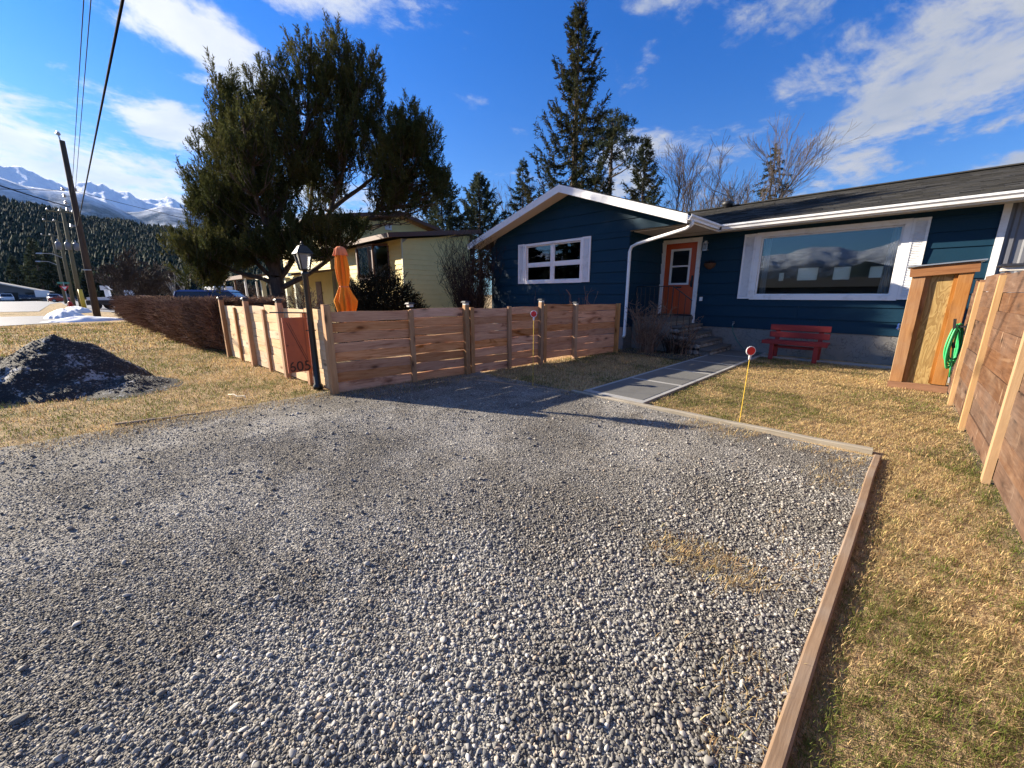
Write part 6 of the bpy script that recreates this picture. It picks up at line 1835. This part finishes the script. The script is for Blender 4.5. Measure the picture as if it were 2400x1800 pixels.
cyl_pole(st_, (-66.0, -3.1, 0), (-66.0, -3.1, 2.1), 0.20, 0.18, 'stake_yellow')
hy = thing('fire_hydrant', 'red fire hydrant beside the snow bank', 'hydrant', (-62.0, -3.85, 0))
MB().lathe([(0.2, 0), (0.2, 0.08), (0.14, 0.1), (0.14, 0.6), (0.19, 0.62), (0.19, 0.68), (0.12, 0.8), (0.04, 0.86)], 12).build('barrel', 'hydrant_red', hy, True, local=True)
for a in (0, math.pi / 2, math.pi, 1.5 * math.pi):
    MB().tube([(0, 0, 0.45), (0.26 * math.cos(a), 0.26 * math.sin(a), 0.45)], 0.075, 8).build('outlet', 'hydrant_red', hy, local=True)
ss = thing('street_sign', 'street name sign on a post with a red and white sign below', 'sign', (-72, -4.6, 0))
MB().tube([(-72, -4.6, 0), (-72, -4.6, 3.0)], 0.04, 6).build('post', 'galvanised', ss)
MB().box(-72.03, -72.0, -5.1, -4.1, 2.8, 3.0).build('name_plate', 'bright_sign', ss)
MB().poly([(-71.95, -4.6, 1.9), (-71.95, -4.2, 2.55), (-71.95, -5.0, 2.55)], (0.02, 0, 0)).build('yield_plate', 'reflector_red', ss)
MB().poly([(-71.925, -4.6, 2.1), (-71.925, -4.38, 2.46), (-71.925, -4.82, 2.46)], (0.01, 0, 0)).build('yield_centre', 'white_paint', ss)

# ------------------------------------------------------------------ cars
def car(label, loc, rz, paint, L=4.6, Wd=1.85, H=1.55, tall=False, group=None):
    t = thing('parked_car', label, 'car', loc, rz, group)
    h1 = 0.92 if not tall else 1.05; w = Wd / 2
    prof = [(-L / 2, 0.45), (-L / 2 + 0.05, 0.25), (L / 2 - 0.1, 0.25), (L / 2, 0.5), (L / 2 - 0.05, h1 - 0.16), (L / 2 - 1.15, h1), (-L / 2 + 0.25, h1 + 0.03), (-L / 2 + 0.02, h1 - 0.1)]
    b = MB().poly([(x, -w, z) for x, z in prof], (0, 2 * w, 0)).build('body', paint, t, local=True)
    bevel(b, 0.07, 3)
    xf, xr = L / 2 - 1.25, -L / 2 + (0.15 if tall else 0.55)
    tf, tr_ = xf - 0.75, xr + (0.2 if tall else 0.65)
    wi = w - 0.06; wt = w - 0.22
    MB().hexa([(xr, -wi, h1 - 0.02), (xf, -wi, h1 - 0.02), (xf, wi, h1 - 0.02), (xr, wi, h1 - 0.02), (tr_, -wt, H - 0.07), (tf, -wt, H - 0.07), (tf, wt, H - 0.07), (tr_, wt, H - 0.07)]).build('glasshouse', 'window_dark', t, local=True)
    rf = MB().hexa([(tr_ - 0.06, -wt - 0.03, H - 0.085), (tf + 0.06, -wt - 0.03, H - 0.085), (tf + 0.06, wt + 0.03, H - 0.085), (tr_ - 0.06, wt + 0.03, H - 0.085), (tr_ + 0.15, -wt + 0.1, H), (tf - 0.1, -wt + 0.1, H), (tf - 0.1, wt - 0.1, H), (tr_ + 0.15, wt - 0.1, H)]).build('roof', paint, t, local=True)
    for sx, tx in ((xf, tf), (xr, tr_), ((xf + xr) / 2, (xf + xr) / 2)):
        for s in (-1, 1):
            MB().bar((sx, s * (wi + 0.005), h1 - 0.03), (tx, s * (wt + 0.008), H - 0.07), 0.07, 0.05).build('pillar', paint, t, local=True)
    for x in (-L / 2 + 0.85, L / 2 - 0.9):
        for s in (-1, 1):
            wh = MB().tube([(x, s * (w - 0.2), 0.33), (x, s * (w + 0.01), 0.33)], 0.33, 18).build('wheel', 'tyre', t, local=True)
            MB().tube([(x, s * (w - 0.1), 0.33), (x, s * (w + 0.02), 0.33)], 0.2, 12).build('rim', 'galvanised', wh, local=True)
    for s in (-1, 1):
        MB().box(L / 2 - 0.09, L / 2 - 0.005, s * (w - 0.3) - 0.16, s * (w - 0.3) + 0.16, h1 - 0.36, h1 - 0.22).build('headlight', 'galvanised', t, local=True)
        MB().box(-L / 2 - 0.003, -L / 2 + 0.06, s * (w - 0.2) - 0.1, s * (w - 0.2) + 0.1, h1 - 0.3, h1 - 0.12).build('tail_light', 'lens_red', t, local=True)
    return t
car('blue car with only its roof and windows above the hedge', (-24.3, 3.9, 0), RAD(62), 'car_blue', 4.5, 1.8, 1.74, True)
car('white sport utility car before the grey garage', (-150, -19.0, 0), RAD(8), 'car_white', 4.8, 2.0, 1.8, True)
car('dark pickup in the shade of the grey garage wall', (-158, -17.3, 0), RAD(6), 'car_dark', 4.8, 1.9, 1.6)
car('dark car parked near the right end of the grey garage', (-158, -15.8, 0), RAD(6), 'car_dark', 4.6, 1.9, 1.5)
car('silver-fronted dark car beside the red car', (-136, -10.6, 0), RAD(10), 'car_white', 4.6, 1.9, 1.7, True)
car('dark car parked behind the pale poles', (-142, -9.0, 0), RAD(95), 'car_dark', 4.8, 1.9, 1.7, True)
car('small bright red car by the pale poles', (-126, -8.8, 0), RAD(80), 'car_red', 3.6, 1.7, 1.3)
vt = thing('box_trailer', 'white box trailer parked beside the grey garage', 'trailer', (-150, -13.4, 0), RAD(4))
bx_ = MB().box(-3, 3, -1.15, 1.15, 0.9, 2.5).build('box', 'car_white', vt, local=True); bevel(bx_, 0.2, 2)
MB().box(-3.1, 3.1, -1.05, 1.05, 0.6, 0.89).build('chassis', 'car_dark', vt, local=True)
for s in (-1, 1):
    MB().tube([(0, s * 0.95, 0.4), (0, s * 1.16, 0.4)], 0.4, 14).build('wheel', 'tyre', vt, local=True)
tk = thing('utility_truck', 'white work truck with an upright lift beyond the hedge end', 'truck', (-60.5, -0.1, 0), RAD(60))
MB().box(-2.4, 2.6, -0.95, 0.95, 0.45, 0.95).build('chassis', 'car_dark', tk, local=True)
MB().hexa([(1.0, -0.95, 0.96), (2.6, -0.95, 0.96), (2.6, 0.95, 0.96), (1.0, 0.95, 0.96), (1.05, -0.85, 2.0), (2.0, -0.85, 2.0), (2.0, 0.85, 2.0), (1.05, 0.85, 2.0)]).build('cab', 'car_white', tk, local=True)
MB().hexa([(2.30, -0.80, 1.35), (2.47, -0.80, 1.32), (2.47, 0.80, 1.32), (2.30, 0.80, 1.35), (2.0, -0.72, 1.92), (2.12, -0.72, 1.92), (2.12, 0.72, 1.92), (2.0, 0.72, 1.92)]).build('windscreen', 'window_dark', tk, local=True)
MB().box(-2.3, 0.9, -0.9, 0.9, 0.96, 1.25).build('deck', 'car_white', tk, local=True)
MB().bar((-0.9, 0, 1.2), (-1.0, 0.1, 2.0), 0.35, 0.35).box(-1.35, -0.65, -0.25, 0.4, 2.0, 2.45).build('boom', 'car_white', tk, local=True)
for x in (-1.6, 1.8):
    for s in (-1, 1):
        MB().tube([(x, s * 0.75, 0.42), (x, s * 0.98, 0.42)], 0.42, 14).build('wheel', 'tyre', tk, local=True)
cv = thing('camper', 'white camper van beyond the birches, half hidden by the pine skirt', 'camper', (-64, 9.3, 0), RAD(4))
b_ = MB().box(-2.6, 2.6, -1.05, 1.05, 0.5, 2.55).build('body', 'car_white', cv, local=True); bevel(b_, 0.15, 2)
MB().box(-1.6, -0.4, -1.06, -1.04, 1.5, 2.1).build('window', 'window_dark', cv, local=True)
for s in (-1, 1):
    MB().tube([(-1.4, s * 0.85, 0.4), (-1.4, s * 1.06, 0.4)], 0.4, 14).build('wheel', 'tyre', cv, local=True)

# grey garage at the end of the street
ga = thing('grey_garage', 'long low grey garage with a shallow gable at the street end', 'garage', (-165, -24, 0))
MB().poly([(-160, -38, 0), (-160, -14.6, 0), (-160, -14.6, 2.5), (-160, -26, 5.7), (-160, -38, 2.5)], (-18, 0, 0)).build('wall', 'grey_siding', ga)
for s, y0, y1, z0, z1 in ((1, -26, -13.6, 5.85, 2.35), (-1, -38.6, -26, 2.35, 5.85)):
    MB().hexa([(-159.2, y0, z0 - 0.2), (-159.2, y1, z1 - 0.2), (-179, y1, z1 - 0.2), (-179, y0, z0 - 0.2), (-159.2, y0, z0), (-159.2, y1, z1), (-179, y1, z1), (-179, y0, z0)]).build('roof', 'grey_siding', ga)
    MB().hexa([(-159.18, y0, z0 - 0.25), (-159.1, y0, z0 - 0.25), (-159.1, y1, z1 - 0.25), (-159.18, y1, z1 - 0.25), (-159.18, y0, z0 + .02), (-159.1, y0, z0 + .02), (-159.1, y1, z1 + .02), (-159.18, y1, z1 + .02)]).build('rake_board', 'soffit_paint', ga)
for y in (-20.5, -17.2):
    MB().box(-159.99, -159.95, y, y + 2.2, 0, 2.1).build('garage_door', 'dark_inside', ga)
MB().box(-160.0, -159.8, -14.75, -14.5, 0, 2.6).build('corner_post', 'pole_pale', ga)

# snow left by the plough
def snowbank(label, cx, cy, lx, ly, h, seed, rz=0.0):
    n = 36; u_ = np.linspace(-1, 1, n); X, Y = np.meshgrid(u_, u_)
    d = np.sqrt(X ** 2 + Y ** 2); edge = 0.75 + 0.5 * (vnoise(np.arctan2(Y, X) * 1.5 + 9, d * 0 + 3, seed, 3) - 0.5)
    z = h * np.clip(1 - d / edge, 0, 1) ** 0.6 * (0.6 + 0.9 * vnoise(X * 3 + 9, Y * 3 + 9, seed + 1, 3)) - 0.03
    c, s = math.cos(rz), math.sin(rz); x = X * lx; y = Y * ly
    idx = np.arange(n * n).reshape(n, n); fc = np.stack([idx[:-1, :-1], idx[:-1, 1:], idx[1:, 1:], idx[1:, :-1]], -1).reshape(-1, 4)
    fc = fc[z.ravel()[fc].max(1) > -0.02]
    o = link('snow_bank', np_mesh('snow_bank', np.c_[(x * c - y * s).ravel(), (x * s + y * c).ravel(), z.ravel()], fc, 'snow', smooth=True), None, (cx, cy, 0))
    return tag(o, label, 'snow bank', 'snow banks round the dark pole')
snowbank('flat strip of snow in front of the dark pole', -34.3, -1.6, 1.3, 2.2, 0.28, 1, 0.2)
snowbank('larger snow mound left of the dark pole', -40.5, -2.9, 3.0, 1.4, 0.65, 2)
snowbank('small snow mound under the red hydrant', -52, -2.9, 3.5, 1.1, 0.6, 3)
snowbank('thin patch of snow at the roadside, far left', -45, -7.2, 4.0, 1.2, 0.25, 4)

# dark leafless thicket and birches past the hedge
bare_tree('wide dark leafless tree beyond the hedge end', (-50.5, 1.3, 0), 7.2, 61, 'bark_bare', spread=0.75, depth=6, trunks=3, name='dark_tree', group='leafless trees past the hedge', rmin=0.02, first=0.24)
bare_tree('second dark leafless tree right of the wide one', (-52, 3.4, 0), 6.4, 62, 'bark_bare', spread=0.8, depth=6, trunks=3, name='dark_tree', group='leafless trees past the hedge', rmin=0.02, first=0.24)
bare_tree('low reddish leafless tree behind the white truck', (-72, -0.6, 0), 5.5, 63, 'bark_tan', spread=0.8, depth=5, trunks=3, name='dark_tree', group='leafless trees past the hedge', rmin=0.03, first=0.26)
bare_tree('thin white birch left of the pair before the thicket', (-45, 3.5, 0), 4.4, 64, 'bark_birch', spread=0.3, depth=4, name='birch_tree', group='leafless trees past the hedge', rmin=0.012)
bare_tree('thin white birch right of the pair before the thicket', (-45, 4.2, 0), 4.2, 65, 'bark_birch', spread=0.3, depth=4, name='birch_tree', group='leafless trees past the hedge', rmin=0.012)
bare_tree('brushy bare tree under the garden shelter', (-42, 8.0, 0), 3.6, 66, 'bark_bare', spread=0.8, depth=5, trunks=3, name='dark_tree', group='leafless trees past the hedge', rmin=0.012, first=0.28)
rngF = np.random.default_rng(70)
for i in range(10):
    az = RAD(-96.3 + i * 0.72 + rngF.uniform(-.2, .2)); d = 205 + 45 * rngF.random()
    H_ = rngF.uniform(11, 19) * (1.1 if i < 6 else 0.75)
    spruce(('first', 'second', 'third', 'fourth', 'fifth', 'sixth', 'seventh', 'eighth', 'ninth', 'tenth')[i] + ' dark conifer from the left in the group behind the garage', (d * math.sin(az), d * math.cos(az), 0), H_, [(0, H_ * 0.21), (0.3, H_ * 0.18), (0.7, H_ * 0.09), (1, 0.1)], 0.5, 60, 200 + i, 'needle_far', 0.1, 5, 4, 0.9, 0.5, 'conifers behind the garage', droop=0.2)

# ------------------------------------------------------------------ forest hill and mountains
def polar_land(name, az0, az1, na, rs, hfun, mat):
    A = np.radians(np.linspace(az0, az1, na)); Rr = np.array(rs); AA, RR = np.meshgrid(A, Rr)
    Z = hfun(np.degrees(AA), RR)
    V = np.c_[(RR * np.sin(AA)).ravel(), (RR * np.cos(AA)).ravel(), Z.ravel()]
    idx = np.arange(len(rs) * na).reshape(len(rs), na)
    F = np.stack([idx[:-1, :-1], idx[:-1, 1:], idx[1:, 1:], idx[1:, :-1]], -1).reshape(-1, 4)[:, ::-1]
    return tag(link(name, np_mesh(name, V, F, mat, np.zeros((len(V), 3)), smooth=True)), kind='structure')
def hill_h(az, r):
    top = np.interp(az, [-140, -100, -96, -90, -85, -75, -55], [50, 92, 90, 80, 76, 70, 40])
    t = np.clip((r - 240) / 420, 0, 1)
    return top * (t ** 1.15) * (0.93 + 0.14 * vnoise(az * 0.35 + 60, r * 0.006, 81, 3)) - np.clip((r - 700) / 700, 0, 1) * 40 - 0.5
polar_land('hill', -140, -55, 120, list(np.linspace(230, 1000, 40)), hill_h, 'forest_green')
rng = np.random.default_rng(82)
n = 24000
az = rng.uniform(-141, -68, n); r = np.sqrt(rng.uniform(240 ** 2, 690 ** 2, n)); hgt = rng.uniform(6.5, 10, n)
x, y, z = r * np.sin(np.radians(az)), r * np.cos(np.radians(az)), hill_h(az, r)
VV, FF, TT = [], [], []; ns = 6; tiers = 3; o = 0
tone = np.clip(vnoise(az * 1.1 + 200, r * 0.02, 83, 3) * 1.3 - 0.15 + rng.normal(0, 0.2, n), 0, 1)
for k in range(tiers):
    zb = hgt * (0.05 + 0.28 * k); zt = hgt * min(0.48 + 0.28 * k, 1.0); wd = hgt * (0.27 - 0.065 * k)
    ring_ = []
    for j in range(ns):
        a = 2 * math.pi * j / ns + rng.uniform(-.4, .4, n); q = wd * rng.uniform(0.55, 1.3, n)
        ring_.append(np.c_[x + q * np.cos(a), y + q * np.sin(a), z + zb + rng.uniform(-.06, .06, n) * hgt])
    tip = np.c_[x + rng.normal(0, .1, n), y + rng.normal(0, .1, n), z + zt]
    V = np.stack(ring_ + [tip], 1).reshape(-1, 3); i = np.arange(n)[:, None] * (ns + 1) + o
    VV.append(V); FF.append(np.concatenate([i + [j, (j + 1) % ns, ns] for j in range(ns)])); TT.append(np.repeat(tone, ns + 1)); o += len(V)
T = np.concatenate(TT)
tag(link('forest', np_mesh('forest', np.concatenate(VV), np.concatenate(FF), 'forest_green', np.c_[T, T, T])), 'dense dark green conifer wood covering the hill below the mountains', 'forest', kind='stuff')

def ridged(a, r, seed, oct=5):
    out = 0; amp = 1.0; tot = 0
    for k in range(oct):
        out = out + amp * (1 - np.abs(2 * vnoise(a * 2 ** k + 31 * k + 500, r * 2 ** k + 17 * k + 500, seed + k, 1) - 1)); tot += amp; amp *= 0.52
    return out / tot
def far_h(az, r):
    pro = np.interp(az, [-125, -108, -100, -96, -94.7, -93, -91.8, -91, -89.5, -88.7, -87.8, -87.0, -84.5, -83.3, -78, -70, -60], [7, 8.5, 10.6, 10.5, 10.5, 10.3, 9.75, 10.25, 10.3, 9.7, 9.95, 9.3, 9.6, 9.1, 8.2, 7.5, 6])
    crest = np.tan(np.radians(pro)) * 8200
    t = np.clip((r - 4200) / 4000, 0, 1.0)
    spur = ridged(az * 0.30, r * 0.00075, 91)
    h = crest * t ** 0.8 * (0.60 + 0.40 * t + 0.55 * (spur - 0.55) * (1 - t * 0.75))
    return h * np.where(r > 8200, np.clip(1 - (r - 8200) / 2500, 0.3, 1), 1) + (r > 8000) * 60 * (ridged(az * 2.2, r * 0.002, 95, 3) - 0.62)
polar_land('mountain', -125, -58, 420, list(np.linspace(4200, 9400, 80)), far_h, 'mountain_far')
def front_h(az, r):
    pro = np.interp(az, [-125, -108, -100, -95.7, -94.6, -92.6, -91.1, -89.6, -88.2, -87.2, -85.4, -83.5, -80, -70], [7, 9.5, 10.6, 9.8, 9.4, 9.35, 9.45, 8.9, 8.1, 8.3, 9.1, 9.0, 8.0, 6])
    crest = np.tan(np.radians(pro)) * 5600
    t = np.clip((r - 2600) / 3000, 0, 1)
    return crest * t ** 0.9 * (0.7 + 0.3 * t + 0.35 * (ridged(az * 0.45, r * 0.001, 98) - 0.55) * (1 - t)) * np.where(r > 5600, np.clip(1 - (r - 5600) / 1500, 0, 1), 1)
polar_land('mountain_spur', -125, -70, 300, list(np.linspace(2600, 6800, 60)), front_h, 'mountain_near')
def south_h(az, r):
    pro = np.interp(az, [140, 165, 178, 181, 183, 184.8, 186.5, 189, 191, 193.5, 200, 215, 235], [3.5, 4.2, 4.8, 5.6, 4.9, 4.4, 5.0, 5.3, 4.7, 4.6, 5.2, 5.5, 6])
    crest = np.tan(np.radians(pro)) * 9000
    t = np.clip((r - 4500) / 4500, 0, 1)
    return crest * t ** 0.9 * (0.7 + 0.3 * t + 0.5 * (ridged(az * 0.35, r * 0.0008, 110) - 0.5) * (1 - t * 0.8)) * np.where(r > 9000, np.clip(1 - (r - 9000) / 2500, 0.2, 1), 1)
polar_land('mountain_south', 140, 236, 360, list(np.linspace(4500, 10500, 70)), south_h, 'mountain_south')
def shill_h(az, r):
    pro = np.interp(az, [140, 178, 181, 184, 187, 190, 193.5, 200, 236], [1.8, 2.0, 2.6, 3.6, 2.2, 1.5, 2.0, 2.4, 3.0])
    return np.tan(np.radians(pro)) * 1900 * np.clip((r - 900) / 1000, 0, 1) ** 0.8 * (0.95 + 0.1 * vnoise(az * 0.8 + 300, r * 0.004, 120, 3)) * np.where(r > 1900, np.clip(1 - (r - 1900) / 900, 0, 1), 1)
polar_land('hill_south', 140, 236, 160, list(np.linspace(900, 2800, 30)), shill_h, 'forest_green')
# low house across the street: seen mirrored in the picture window
ac = thing('grey_bungalow', 'low grey bungalow across the street, mirrored in the picture window', 'house', (-8, -30, 0))
MB().box(-26, 12, -34, -26, 0, 2.3).build('wall', 'grey_siding', ac)
MB().poly([(-27, -25.2, 2.25), (-27, -34.8, 2.25), (-27, -30, 3.3)], (40, 0, 0)).build('roof', 'shingle', ac)
for x in (-20, -14, -6, 2, 7):
    MB().box(x, x + 1.6, -26.0, -25.95, 0.9, 1.9).build('window', 'window_dark', ac)

# conifers across the street, seen only in the wing window's reflection
for i, (x, y, h) in enumerate(((-47, -31, 15), (-41.5, -34, 17), (-36, -30, 13), (-53, -36, 16))):
    spruce(('first', 'second', 'third', 'fourth')[i] + ' conifer across the street, mirrored in the wing window', (x, y, 0), h, [(0, h * 0.2), (0.5, h * 0.13), (1, 0.1)], 1.0, 70, 300 + i, 'needle_far', 0.2, 6, 4, 0.7, 0.35, 'conifers across the street', droop=0.2)

# ------------------------------------------------------------------ the air
m, nt, b, o = newmat('air')
nt.nodes.remove(b)
pv = nd(nt, 'ShaderNodeVolumePrincipled', {'Color': (0.26, 0.50, 1.0, 1), 'Density': HAZE_DENSITY, 'Anisotropy': 0.25})
nt.links.new(pv.outputs[0], o.inputs['Volume'])
hz = MB().box(-11500, 11500, -11500, 11500, -1.1, 2300).build('haze', 'air')
tag(hz, 'thin blue haze over the valley', 'haze', kind='stuff')
